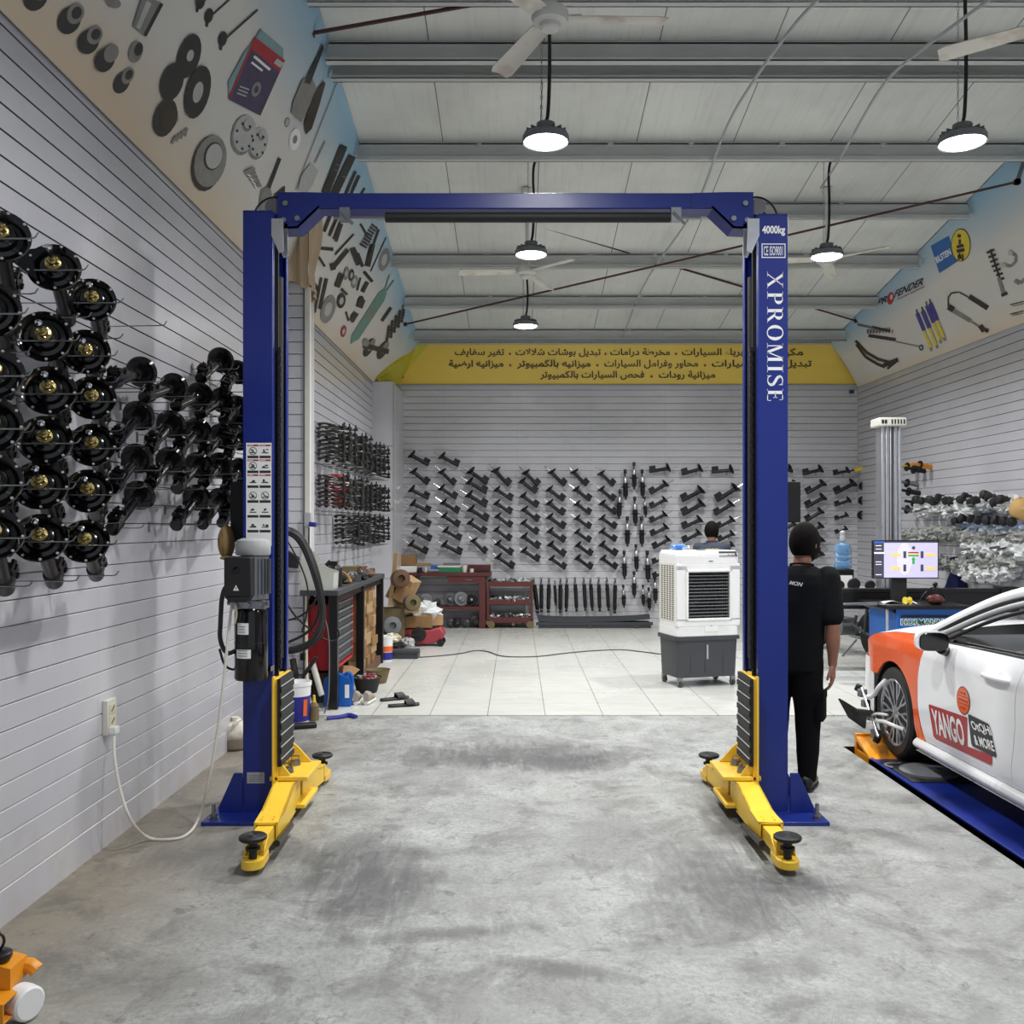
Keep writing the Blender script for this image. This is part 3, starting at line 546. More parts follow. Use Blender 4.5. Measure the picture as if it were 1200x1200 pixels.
k = NT('fanblade'); v = k.co(); k.set(Base_Color=k.mix(k.rng(k.noise(k.co(), 4, 3), .5, .68, 0, .6), lin((214, 210, 198)), lin((150, 126, 92))), Roughness=.4); M['fanblade'] = k.m
fan(.205, 5.85, 4.87, (-3, 117, 237), 'large white ceiling fan nearest the camera, over the lift'); fan(.1, 10.2, 4.47, (188, 68, 308), 'small white ceiling fan behind the blue crossbeam'); fan(3.42, 5.85, 4.86, (150, 30, 270), 'white ceiling fan cut off by the right edge, one blade showing')
fan(3.36, 10.2, 4.60, (187, 67, 307), 'white ceiling fan partly hidden behind the right lift post')
def rod(p, q, r, mt, label, foot=True):
    t = thing('brace_rod', label, 'rod', p, 'roof brace rods'); b = MB(); b.cyl(p, q, r, n=8); b.build('rod', mt, t)
    for e, s in ((p, 1), (q, -1)):
        b = MB(); b.box(e, (.05, .05, .05)); b.build('clevis', mt, t)
rod(at(365, 39, 7.45), (2.45, 6.62, 5.86), .016, 'rodred', 'dark red brace rod at the top left under the roof')
rod(at(432, 205, 10.0), at(1003, 376, 14.0), .013, 'rodred', 'thin brace rod falling from left to right under the roof')
rod(at(475, 380, 13.3), at(1192, 213, 9.4), .013, 'rodred', 'thin brace rod rising from left to right under the roof')
for p, q, l in (((5.09, 9.38, 5.42), at(1192, 213, 9.4), 'short grey bracket holding the brace rod at the top right'), ((5.09, 14.0, 4.7), at(1030, 385, 13.6), 'short grey bracket on the right banner near the back corner')):
    t = thing('rod_bracket', l, 'bracket', p); b = MB(); b.cyl(p, q, .022, n=10); b.build('arm', 'grey', t); b = MB(); b.box(q, (.05, .05, .05)); b.build('end_plate', 'grey', t)
for pts, l in (([(1170, -8, 6.1), (1128, 22, 6.5), (1056, 76, 7.4), (1028, 106, 7.9), (985, 186, 9.15), (962, 220, 9.6)], 'right grey cable conduit curving under the roof'), ([(962, -4, 5.9), (932, 26, 6.3), (880, 98, 7.4), (850, 148, 8.5), (822, 231, 10.0), (803, 264, 10.7), (754, 330, 12.3), (730, 395, 14.4)], 'left grey cable conduit curving under the roof')):
    b = MB(); b.tube([at(*p) for p in pts], .013, 6, sm=2); tag(b.build('cable_conduit', 'lgrey'), l, 'conduit')
# ================================================================== the two post lift
LIFT = thing('car_lift', 'blue two post car lift with yellow arms in the middle of the bay', 'car lift', (0, 5.65, 0))
XO, XI = 1.60, 1.425            # outer and inner edge of a column
Yf, Yb = 5.51, 5.86
def sx(s, x): return s * x - .01
for s in (-1, 1):
    X_ = lambda x: sx(s, x)
    b = MB(); t = .012; z1 = 3.55 if s < 0 else 3.53
    pr = [(XI, Yf), (XO, Yf), (XO, Yb), (XI - .008, Yb), (XI - .008, Yb - .045), (XI + .004, Yb - .045), (XI + .004, Yb - t), (XO - t, Yb - t), (XO - t, Yf + t), (XI + .006, Yf + t), (XI + .006, Yf + .045), (XI, Yf + .045)]
    b.prism([(X_(x), y) for x, y in pr], (0, 0, .02), (1, 0, 0), (0, 1, 0), (0, 0, z1 - .02)); b.bb(min(X_(XI), X_(XO)), max(X_(XI), X_(XO)), Yf, Yb, z1 - .012, z1 + .002)
    post = b.build('column', 'blue', LIFT, fix=True, bevel=.006)
    b = MB(); b.bb(min(X_(1.31), X_(1.78)), max(X_(1.31), X_(1.78)), 5.31, 6.02, 0, .022)
    for yy in (5.5, 5.87):
        b.prism([(XO, .022), (1.74, .022), (1.74, .05), (XO + .05, .25), (XO, .25)], (0, yy, 0), (s, 0, 0), (0, 0, 1), (0, .012, 0)) if s > 0 else b.prism([(-XO - .01, .022), (-1.75, .022), (-1.75, .05), (-XO - .06, .25), (-XO - .01, .25)], (0, yy, 0), (1, 0, 0), (0, 0, 1), (0, .012, 0))
    plate = b.build('base_plate', 'blue', LIFT, fix=True, bevel=.003)
    for x, y in ((1.73, 5.38), (1.73, 5.95), (1.40, 5.95), (1.72, 5.7)):
        b = MB(); b.cyl((X_(x), y, .02), (X_(x), y, .105), .011, n=10); b.lathe([(.021, 0), (.021, .022)], (X_(x), y, .03), n=6); b.lathe([(.028, 0), (.028, .006)], (X_(x), y, .022)); b.build('anchor_bolt', 'steel', plate)
    # carriage with its rubber door guard and lifting chain
    b = MB(); a0, a1 = sorted((X_(1.432), X_(1.50))); b.bb(a0, a1, 5.56, 5.81, .1, .80, 0); a0, a1 = sorted((X_(1.372), X_(1.40))); b.bb(a0, a1, 5.42, 5.75, .2, .815, 0)
    b.bb(*sorted((X_(1.388), X_(1.402))), 5.40, 5.425, .08, .83, 0)
    b.bb(*sorted((X_(1.20), X_(1.42))), 5.42, 5.80, .225, .25, 0); b.bb(*sorted((X_(1.22), X_(1.42))), 5.44, 5.80, .06, .085, 0)
    b.prism([(1.40, .25), (1.25, .25), (1.33, .34), (1.40, .40)], (-.01 if s > 0 else -.01, 5.76, 0), (s, 0, 0), (0, 0, 1), (0, .014, 0)); b.prism([(1.40, .25), (1.30, .25), (1.36, .33), (1.40, .36)], (-.01, 5.44, 0), (s, 0, 0), (0, 0, 1), (0, .014, 0))
    car_ = b.build('carriage', 'yellow', LIFT, fix=True, bevel=.004)
    b = MB(); b.bb(*sorted((X_(1.352), X_(1.372))), 5.405, 5.715, .31, .815, 0)
    for i in range(7): b.bb(*sorted((X_(1.346), X_(1.36))), 5.405, 5.715, .315 + i * .07, .345 + i * .07, 0); b.bb(*sorted((X_(1.345), X_(1.353))), 5.41, 5.71, .352 + i * .07, .3555 + i * .07, 1)
    b.build('rubber_guard', ['rubber', 'lgrey'], car_, bevel=.003)
    for yy in (5.515, 5.69):
        b = MB(); b.cyl((X_(1.335), yy, .05), (X_(1.335), yy, .275), .024); b.lathe([(.034, 0), (.03, .03), (.014, .034)], (X_(1.335), yy, .25)); b.tube([(X_(1.335) + .02, yy, .28), (X_(1.335) + .03, yy - .02, .31), (X_(1.335) - .02, yy - .02, .31), (X_(1.335) - .02, yy, .28)], .005, 6); b.build('pivot_pin', 'steel', car_)
    b = MB()
    for i in range(64): zc = .86 + i * .03; b.box((X_(1.405), 5.60, zc), (.02 if i % 2 else .014, .022, .026), 0)
    b.build('lift_chain', 'blackmatte', LIFT)
    b = MB(); b.cyl((X_(1.44), 5.68, .9), (X_(1.44), 5.68, 3.2), .035); b.bb(*sorted((X_(1.42), X_(1.46))), 5.62, 5.64, .8, 3.5); b.build('cylinder', 'blackmatte', LIFT)
    # arms: a hinged outer tube, an inner tube and a round pad on a screw
    for piv, tip, nm in (((1.335, 5.515), (1.285 if s < 0 else 1.335, 4.60), 'front'), ((1.335, 5.69), (1.285, 6.24), 'rear')):
        p = Vector((X_(piv[0]), piv[1], 0)); q = Vector((X_(tip[0]), tip[1], 0)); d = (q - p).normalized(); w = d.cross(Vector((0, 0, 1))); L = (q - p).length; up = Vector((0, 0, 1)); b = MB()
        e0 = L - (.30 if nm == 'front' else .17)
        side = [(-.05, .088), (-.05, .222), (.12, .222), (min(.42, e0 * .7), .16), (e0, .15), (e0, .05), (.30 if nm == 'front' else .2, .05), (.1, .07)]
        for k_ in (-.062, .05): b.prism(side, p + w * k_, d, up, w * .012)
        b.prism([(-.05, -.062), (-.05, .062), (.12, .062), (.12, -.062)], p + up * .21, d, w, up * .012)
        o1 = p + d * .12 + up * .21; o2 = p + d * min(.42, e0 * .7) + up * .148; o3 = p + d * e0 + up * .138
        for a_, c_ in ((o1, o2), (o2, o3)): b.prism([(0, -.062), (0, .062), (1, .062), (1, -.062)], a_, (c_ - a_), w, up * .012)
        b.prism([(.1, -.062), (.1, .062), (e0, .062), (e0, -.062)], p + up * .05, d, w, up * .01)
        b.prism([(e0 - .1, -.045), (e0 - .1, .045), (L - .06, .04), (L - .06, -.04)], p + up * .058, d, w, up * .075)
        n_ = 14; ringp = [(L + .062 * math.cos(t_), .055 * math.sin(t_)) for t_ in (math.pi * (i / n_ - .5) for i in range(n_ + 1))] + [(L - .11, .055), (L - .11, -.055)]
        b.prism(ringp, p + up * .03, d, w, up * .04)
        for k_ in (-.052, .044): b.prism([(L - .12, .06), (L - .12, .14), (L - .04, .1), (L - .02, .06)], p + w * k_, d, up, w * .008)
        for q_ in (e0 - .04, e0 - .08):
            for k_ in (-.03, .03): b.lathe([(.007, 0), (.007, .008)], p + d * q_ + w * k_ + up * .15, n=6)
        arm = b.build('swing_arm', 'yellow', LIFT, fix=True, bevel=.004)
        b = MB(); b.lathe([(.02, 0), (.02, .055), (.036, .06), (.036, .072), (.022, .075), (.022, .1), (.06, .105), (.068, .112), (.068, .124), (.06, .13), (.0, .128)], q + up * .055, n=24, mi=0)
        for i in range(5): b.lathe([(.012 * i + .006, 0), (.012 * i + .009, .003), (.012 * i + .012, 0)], q + up * .183, n=24, mi=0)
        b.build('lift_pad', 'rubber', arm)
        if nm == 'front':
            b = MB(); b.tube([p + d * .35 + w * (.08 * (1 if s > 0 else -1)) + up * .05, p + d * (L - .15) + w * (.085 * (1 if s > 0 else -1)) + up * .09], .018, 8); b.build('arm_guard', 'black', arm)
    # pulley cheeks and the end bracket of the crossbeam
    b = MB(); b.prism([(1.36, 3.50), (1.43, 3.50), (1.43, 3.40), (1.385, 3.30), (1.36, 3.31)], (-.01, 5.60, 0), (s, 0, 0), (0, 0, 1), (0, .012, 0)); b.prism([(1.36, 3.50), (1.43, 3.50), (1.43, 3.40), (1.385, 3.30), (1.36, 3.31)], (-.01, 5.50, 0), (s, 0, 0), (0, 0, 1), (0, .01, 0))
    b.build('pulley_bracket', 'alu', LIFT, fix=True)
    b = MB(); pl = [(1.42, 3.69), (1.25, 3.69), (1.06, 3.685), (1.06, 3.60), (1.17, 3.60), (1.30, 3.475), (1.42, 3.47)]
    for yy in (5.60, 5.75): b.prism(pl, (-.01, yy, 0), (s, 0, 0), (0, 0, 1), (0, .012, 0))
    b.prism([(1.17, 3.60), (1.30, 3.475), (1.42, 3.47), (1.42, 3.482), (1.305, 3.487), (1.175, 3.612)], (-.01, 5.6, 0), (s, 0, 0), (0, 0, 1), (0, .16, 0))
    e = b.build('beam_bracket', 'blue', LIFT, fix=True)
    for x, z in ((1.37, 3.62), (1.38, 3.52), (1.30, 3.53)): b = MB(); b.cyl((X_(x), 5.585, z), (X_(x), 5.602, z), .016, n=10); b.build('bracket_bolt', 'steel', e)
    b = MB(); b.cyl((X_(1.45), 5.62, 3.61), (X_(1.45), 5.72, 3.61), .05, n=22); b.build('pulley', 'grey', LIFT)
    b = MB(); b.tube([(X_(1.36), 5.66, 3.66), (X_(1.47), 5.66, 3.69), (X_(1.56), 5.66, 3.63), (X_(1.585), 5.66, 3.54)], .006, 6, sm=2); b.tube([(X_(1.40), 5.7, 3.60), (X_(1.48), 5.7, 3.64), (X_(1.54), 5.7, 3.54)], .012, 6, sm=2); b.build('hydraulic_hose', 'black', LIFT)
    b = MB(); b.bb(*sorted((X_(1.60), X_(1.745))), 5.74, 5.84, 1.72 if s > 0 else 1.60, 1.97); b.build('lock_cover', 'blackmatte', LIFT, bevel=.005)
b = MB(); b.bb(-1.26, 1.24, 5.612, 5.75, 3.595, 3.69); b.build('crossbeam', 'blue', LIFT, bevel=.006)
b = MB(); b.lathe([(.022, 0), (.03, .004), (.03, 1.705), (.022, 1.71)], (-.79, 5.62, 3.545), (1, 0, 0), 16); bar = b.build('padded_shutoff_bar', 'blackmatte', LIFT)
b = MB(); b.cyl((-1.1, 5.62, 3.545), (1.1, 5.62, 3.545), .009, n=8); b.build('bar_rod', 'steel', bar)
for x in (-1.03, .95): b = MB(); b.bb(x - .03, x + .03, 5.6, 5.64, 3.52, 3.6); b.cyl((x - .02, 5.6, 3.57), (x + .05, 5.6, 3.5), .01, n=8); b.build('bar_switch', 'steel', bar)
# writing and labels on the columns
def onpost(px, py, e=.0015): p = at(px, py, Yf); return Vector((p.x, Yf - e, p.z))
def post_text(t, x0, y0, x1, y1, bold=.02): return lambda b, mi=0: b.text(t, lambda x, y: onpost(x0 + (x1 - x0) * x, y1 + (y0 - y1) * y), mi, bold)
b = MB(); post_text('4000kg', 893, 264.5, 920, 276.5, .035)(b); post_text('CE ISO9001', 894.8, 288.5, 917.2, 299.5, .006)(b)
for x0, y0, x1, y1 in ((892.5, 285.5, 920.4, 286.6), (892.5, 301.2, 920.4, 302.3), (892.5, 286.6, 893.5, 301.2), (919.4, 286.6, 920.4, 301.2)): b.quad(onpost(x0, y1), onpost(x1, y1), onpost(x1, y0), onpost(x0, y0))
# serif capitals read from the top down: letter space x in 0..w, y 0..1 is mapped so that x runs down the post
def serif(ch):
    P_ = []; T, t = .17, .06
    def bar(x0, y0, x1, y1): P_.append([(x0, y0), (x1, y0), (x1, y1), (x0, y1)])
    def diag(x0, y0, x1, y1, w): P_.append([(x0, y0), (x0 + w, y0), (x1 + w, y1), (x1, y1)])
    def ser(x, y, w=.2): bar(x - w, y - .025 if y > .5 else y, x + w, y if y > .5 else y + .025)
    def arc(cx, cy, rx, ry, a0, a1, T0, n=20):
        for i in range(n):
            q = []
            for a in (a0 + (a1 - a0) * i / n, a0 + (a1 - a0) * (i + 1) / n):
                th = T0 * abs(math.cos(a)) ** 1.2 + t * .8 * abs(math.sin(a)); q.append(((cx + rx * math.cos(a), cy + ry * math.sin(a)), (cx + (rx - th) * math.cos(a), cy + (ry - t * .9) * math.sin(a))))
            P_.append([q[0][0], q[1][0], q[1][1], q[0][1]])
    pi = math.pi
    if ch == 'X': diag(.06, 1, .66, 0, T); diag(.70, 1, .06, 0, t); ser(.14, 1, .15); ser(.72, 1, .13); ser(.10, 0, .13); ser(.74, 0, .15); w = .92
    elif ch in 'PR':
        bar(.12, 0, .12 + T, 1); ser(.2, 1, .18); ser(.2, 0, .2); bar(.2, .94, .42, 1); bar(.2, .46, .42, .52); arc(.40, .73, .30, .27, -pi / 2, pi / 2, T); w = .72
        if ch == 'R': diag(.36, .48, .66, 0, T); ser(.76, 0, .12); w = .86
    elif ch == 'O': arc(.42, .5, .42, .52, 0, 2 * pi, T, 40); w = .86
    elif ch == 'M': bar(.12, 0, .17, 1); diag(.10, 1, .42, 0, T * .9); diag(.80, 1, .46, 0, t); bar(.80, 0, .80 + T, 1); ser(.14, 1, .12); ser(.88, 1, .14); ser(.14, 0, .14); ser(.88, 0, .2); w = 1.08
    elif ch == 'I': bar(.1, 0, .1 + T, 1); ser(.185, 1, .2); ser(.185, 0, .2); w = .38
    elif ch == 'S':
        pts = [(.56 - .0, .80), (.50, .95), (.30, .985), (.12, .90), (.10, .74), (.22, .60), (.42, .48), (.56, .34), (.54, .14), (.36, .03), (.16, .05), (.07, .22)]
        pw = [.05, .05, .05, .11, .16, .17, .17, .16, .13, .05, .05, .05]
        pp = []
        for j in range(len(pts) - 1):
            for m_ in range(4): f_ = m_ / 4; pp.append((pts[j][0] + (pts[j + 1][0] - pts[j][0]) * f_, pts[j][1] + (pts[j + 1][1] - pts[j][1]) * f_, pw[j] + (pw[j + 1] - pw[j]) * f_))
        for a, c_ in zip(pp[:-1], pp[1:]):
            dx, dy = c_[0] - a[0], c_[1] - a[1]; l_ = math.hypot(dx, dy); nx, ny = -dy / l_ / 2, dx / l_ / 2
            P_.append([(a[0] + nx * a[2], a[1] + ny * a[2]), (c_[0] + nx * c_[2], c_[1] + ny * c_[2]), (c_[0] - nx * c_[2], c_[1] - ny * c_[2]), (a[0] - nx * a[2], a[1] - ny * a[2])])
        bar(.54, .74, .575, 1.0); bar(.05, 0, .085, .27); w = .64
    else: bar(.12, 0, .12 + T, 1); ser(.2, 1, .18); ser(.2, 0, .18); bar(.12, .95, .62, 1); bar(.12, 0, .66, .05); bar(.2, .49, .5, .54); bar(.59, .78, .62, 1); bar(.63, 0, .66, .25); bar(.47, .38, .5, .65); w = .7
    return P_, w
cur = 0; glyphs = []
for ch in 'XPROMISE': g_, w_ = serif(ch); glyphs.append((cur, g_)); cur += w_ + .13
tot = cur - .13
for c0, g_ in glyphs:
    for pl in g_: b.poly([onpost(899 + 18.5 * y, 319 + 151.5 * (c0 + x) / tot, .0015) for x, y in pl])
b.build('lettering', 'white', LIFT, smooth=0)
b = MB(); q = lambda x0, y0, x1, y1, mi, e: b.quad(onpost(x0, y1, e), onpost(x1, y1, e), onpost(x1, y0, e), onpost(x0, y0, e), mi)
q(288.5, 519, 318.3, 640, 0, .001)
for r_ in range(7):
    for c_ in range(2):
        x0 = 290 + c_ * 14.2; y0 = 521 + r_ * 17.4; q(x0, y0, x0 + 13, y0 + 2, 3 if r_ < 3 else 0, .0016); q(x0 + 1, y0 + .6, x0 + 7, y0 + 1.3, 0, .002); q(x0, y0 + 13, x0 + 13, y0 + 16, 1, .0016)
        cx_, cy_ = x0 + 6.5, y0 + 7.6; z_ = (r_ * 2 + c_)
        if z_ in (0, 2, 6, 7):
            for i in range(14):
                a0, a1 = 2 * math.pi * i / 14, 2 * math.pi * (i + 1) / 14; b.quad(*[onpost(cx_ + r0 * math.cos(a), cy_ + r0 * math.sin(a), .002) for r0, a in ((4.8, a0), (4.8, a1), (4.0, a1), (4.0, a0))], 2)
            b.quad(onpost(cx_ - 3.6, cy_ - 2.8, .0022), onpost(cx_ - 2.8, cy_ - 3.6, .0022), onpost(cx_ + 3.6, cy_ + 2.8, .0022), onpost(cx_ + 2.8, cy_ + 3.6, .0022), 2)
        for i in range(4): ux = rnd.uniform(-3, 1); uy = rnd.uniform(-2.5, 1.5); q(cx_ + ux, cy_ + uy, cx_ + ux + rnd.uniform(1.2, 3.4), cy_ + uy + rnd.uniform(.8, 2), 1, .0018)
        q(cx_ - 4, cy_ + 1.5, cx_ + 4, cy_ + 2.6, 1, .0019)
b.build('warning_label', ['paper', 'ink', 'grey', 'inkred'], LIFT, smooth=0)
b = MB(); b.quad(onpost(289.5, 918, .001), onpost(310, 918, .001), onpost(310, 905, .001), onpost(289.5, 905, .001), 0)
for i in range(4): b.quad(onpost(292, 909 + i * 2.3, .0016), onpost(307 - i, 909 + i * 2.3, .0016), onpost(307 - i, 908.2 + i * 2.3, .0016), onpost(292, 908.2 + i * 2.3, .0016), 1)
b.build('name_plate', ['lgrey', 'grey'], LIFT, smooth=0)
# power unit on the left column
px_, py_ = -1.525, 5.385
b = MB(); b.lathe([(.0, .0), (.088, .0), (.094, .012), (.094, .39), (.08, .41), (.0, .41)], (px_, py_, .82), n=28); b.box((px_ + .085, 5.47, .87), (.03, .08, .03)); pu = b.build('power_unit', 'gloss', LIFT)
b = MB(); b.lathe([(.095, 0), (.095, .004)], (px_, py_, 1.03), n=28); b.build('tank_band', 'blackmatte', pu)
def ontank(u, z): return Vector((px_ + .096 * math.sin(u), py_ - .096 * math.cos(u), z))
b = MB()
for u0, u1, z0, z1 in ((-.62, .12, 1.085, 1.15), (-.70, .25, .95, 1.0)):
    b.grid(lambda u, v: ontank(u0 + (u1 - u0) * u, z0 + (z1 - z0) * v), 8, 1, 0)
    for i in range(3): b.grid(lambda u, v: ontank(u0 + .1 + (u1 - u0 - .3) * u, z0 + .012 + i * .015 + .004 * v) * 1 + Vector((0, -.001, 0)), 6, 1, 1)
b.build('tank_label', ['paper', 'grey'], pu)
b = MB(); b.lathe([(.0, 0), (.05, 0), (.062, .02), (.062, .05), (.088, .055), (.088, .30), (.0, .31)], (px_ + .01, py_, 1.225), n=28)
for i in range(26): a = 2 * math.pi * i / 26; b.box((px_ + .01 + .091 * math.cos(a), py_ + .091 * math.sin(a), 1.41), (.018, .004, .2), 0, a)
b.box((px_, py_ - .02, 1.25), (.19, .1, .045)); b.cyl((px_ - .12, py_ - .05, 1.262), (px_ + .11, py_ - .05, 1.262), .014, n=10)
for x in (-.07, .0, .07): b.cyl((px_ + x, py_ - .09, 1.25), (px_ + x, py_ - .05, 1.25), .017, n=10)
b.build('motor', 'steel', pu)
b = MB(); b.lathe([(.092, 0), (.099, .01), (.099, .06), (.09, .085), (.06, .098), (.0, .1)], (px_ + .01, py_, 1.53), n=28); b.build('motor_hood', 'lgrey', pu)
b = MB(); b.bb(-1.625, -1.475, 5.20, 5.285, 1.305, 1.525); b.prism([(0, 0), (.03, .03), (.12, .03), (.15, 0)], (-1.625, 5.2, 1.305), (1, 0, 0), (0, 0, -1), (0, .08, 0)); bx_ = b.build('control_box', 'blackmatte', pu, bevel=.006)
b = MB(); b.lathe([(.018, 0), (.017, .006), (.0, .007)], (-1.557, 5.2, 1.456), (0, -1, 0), n=18); b.build('start_button', 'gloss', bx_)
b = MB(); b.poly([(-1.573, 5.198, 1.34), (-1.541, 5.198, 1.34), (-1.557, 5.198, 1.372)], 0); b.quad((-1.560, 5.1975, 1.346), (-1.554, 5.1975, 1.346), (-1.5555, 5.1975, 1.362), (-1.5585, 5.1975, 1.362), 1); b.build('warning_mark', ['paper', 'ink'], bx_, smooth=0)
b = MB(); b.lathe([(.018, 0), (.018, .014), (0, .016)], (px_ - .03, py_ - .045, 1.226), n=14); b.build('filler_cap', 'red', pu)
b = MB(); b.tube([(px_ - .06, py_ - .1, 1.25), (px_ - .05, py_ - .11, 1.2), (px_ - .065, py_ - .1, 1.15)], .006, 6, sm=1); b.build('drain_pipe', 'cream', pu)
b = MB(); b.tube([(-1.61, 5.26, 1.38), (-1.66, 5.28, 1.33), (-1.675, 5.3, 1.15), (-1.69, 5.33, 1.05), (-1.66, 5.36, .96), (-1.60, 5.38, .99), (-1.585, 5.39, 1.05)], .013, 8, sm=2); b.tube([(-1.69, 5.33, 1.0), (-1.67, 5.35, .9), (-1.62, 5.37, .87), (-1.59, 5.38, .9)], .007, 6, sm=2); b.build('power_lead', 'black', pu)
# things on and by the lift
t = thing('cap', 'tan baseball cap hanging behind the left lift post', 'cap', (-1.72, 5.72, 1.6))
b = MB(); b.ball((-1.765, 5.70, 1.60), (.05, .07, .105), 20, 0, 14); b.ball((-1.755, 5.70, 1.712), .007, 8); b.build('crown', 'tan', t, smooth=180)
b = MB(); b.ball((-1.73, 5.655, 1.505), (.058, .07, .014), 18); b.box((-1.765, 5.632, 1.6), (.004, .004, .15)); b.build('brim', 'tan', t, smooth=180)
# ================================================================== shock absorber struts on the walls
def strut_meshes(kind):
    """local x runs from the mount end to the foot, local z towards the bracket side"""
    if kind == 'far':
        b = MB(); b.lathe([(.004, 0), (.009, .002), (.009, .16)], (0, 0, 0), (1, 0, 0), 10); b.lathe([(.012, 0), (.012, .02)], (.02, 0, 0), (1, 0, 0), 6); rod_ = meshof(b, ['chrome'])
        b = MB(); b.lathe([(.022, .0), (.03, .004), (.03, .335), (.026, .345), (.0, .346)], (.12, 0, 0), (1, 0, 0), 14); b.lathe([(.036, 0), (.042, .012), (.036, .04)], (.14, 0, 0), (1, 0, 0), 12); b.lathe([(.034, 0), (.034, .012)], (.36, 0, 0), (1, 0, 0), 12); body = meshof(b, ['black'])
        b = MB(); b.lathe([(.03, .0), (.06, -.008), (.082, -.02), (.088, -.016), (.082, -.002), (.06, .014), (.03, .022)], (.15, 0, .016), (1, 0, -.28), 16); seat = meshof(b, ['gloss'])
        b = MB(); b.box((.405, -.024, .046), (.1, .007, .08)); b.box((.405, .024, .046), (.1, .007, .08)); b.box((.36, 0, .035), (.012, .045, .05)); b.box((.44, 0, .02), (.03, .04, .04))
        for x in (.392, .432): b.cyl((x, -.03, .048), (x, .03, .048), .008, n=8)
        br_ = meshof(b, ['black']); return [('rod', rod_), ('body', body), ('spring_seat', seat), ('foot_bracket', br_)]
    if kind == 'plain':   # hangs upright: silver upper rod, black damper, eye at the foot
        b = MB(); b.lathe([(.018, 0), (.024, .01), (.024, .06), (.014, .065), (.01, .07), (.01, .12)], (0, 0, 0), (1, 0, 0), 10); rod_ = meshof(b, ['black'])
        b = MB(); b.lathe([(.014, 0), (.02, .01), (.032, .04), (.034, .10), (.03, .105)], (.105, 0, 0), (1, 0, 0), 12); col = meshof(b, ['alu'])
        b = MB(); b.lathe([(.034, 0), (.037, .004), (.037, .16), (.03, .2), (.018, .21)], (.2, 0, 0), (1, 0, 0), 12); b.lathe([(.037, 0), (.066, .006), (.066, .014), (.037, .024)], (.25, 0, 0), (1, 0, 0), 14); b.lathe([(.024, -.014), (.024, .014)], (.425, 0, 0), (0, 1, 0), 12); body = meshof(b, ['black'])
        return [('upper_mount', rod_), ('collar', col), ('body', body)]
    if kind == 'low':     # long slim damper standing upright in the bottom row
        b = MB(); b.lathe([(.012, 0), (.016, .006), (.016, .03), (.009, .035), (.009, .12)], (0, 0, 0), (1, 0, 0), 10); rod_ = meshof(b, ['steel'])
        b = MB(); b.lathe([(.02, 0), (.026, .004), (.026, .30), (.022, .33), (.014, .335)], (.1, 0, 0), (1, 0, 0), 12); b.lathe([(.028, 0), (.034, .004), (.034, .014), (.028, .018)], (.16, 0, 0), (1, 0, 0), 12); b.lathe([(.026, -.016), (.026, .016)], (.455, 0, 0), (0, 1, 0), 12); body = meshof(b, ['black'])
        b = MB(); b.box((.05, .0, .018), (.02, .02, .04)); nut = meshof(b, ['black']); return [('rod', rod_), ('body', body), ('top_mount', nut)]
    if kind in ('near', 'side'):
        R0 = .103 if kind == 'near' else .082
        b = MB(); b.lathe([(.034, -.012), (.05, -.004), (.058, .014), (.074, .018), (.088, .004), (R0 - .002, -.004), (R0, .004), (R0 - .01, .012), (.078, .03), (.05, .034), (.03, .03)], (0, 0, 0), (1, 0, 0), 28)
        for i in range(9):
            a = 2 * math.pi * i / 9 + .2; b.lathe([(.006, 0), (.005, .003), (.0, .0035)], (-.004, (R0 - .009) * math.cos(a), (R0 - .009) * math.sin(a)), (-1, 0, 0), 8, 1)
        seat = meshof(b, ['gloss', 'lgrey'])
        b = MB(); b.lathe([(.03, 0), (.034, .01), (.034, .10), (.028, .105), (.028, .36), (.037, .37), (.037, .455), (.03, .46), (0, .46)], (.01, 0, 0), (1, 0, 0), 18); b.box((.16, -.03, .015), (.05, .02, .012)); b.box((.16, -.042, .02), (.014, .012, .03)); body = meshof(b, ['gloss' if kind == 'side' else 'black'])
        b = MB()
        for e in (-1, 1): b.prism([(.34, .02), (.35, .075), (.40, .06), (.43, .082), (.46, .075), (.465, .02)], (0, e * .026 - .003, 0), (1, 0, 0), (0, 0, 1), (0, .006, 0))
        for x in (.365, .445): b.lathe([(.013, -.036), (.013, .036)], (x, 0, .055), (0, 1, 0), 8)
        b.box((.30, -.03, .03), (.03, .012, .04)); foot = meshof(b, ['gloss' if kind == 'side' else 'black'])
        if kind == 'near': b.cyl((.03, 0, 0), (-.02, 0, 0), .045, .028, 16); foot = meshof(b, ['black'])
        out = [('spring_seat', seat), ('body', body), ('foot_bracket', foot)]
        b = MB(); b.lathe([(.02, .03), (.03, -.02), (.03, -.034), (.02, -.042), (.018, -.06), (.011, -.062), (.011, -.076)], (0, 0, 0), (1, 0, 0), 14)
        for i in range(6): a = i * math.pi / 3; b.ball((-.044, .021 * math.cos(a), .021 * math.sin(a)), .0065, 6, 0, 4)
        out.append(('top_nut', meshof(b, ['gold']))); b = MB(); b.lathe([(.008, -.05), (.008, -.135), (.013, -.137), (.013, -.155), (.007, -.158)], (0, 0, 0), (1, 0, 0), 10); out.append(('rod', meshof(b, ['chrome'])))
        return out
HOOKM = {}
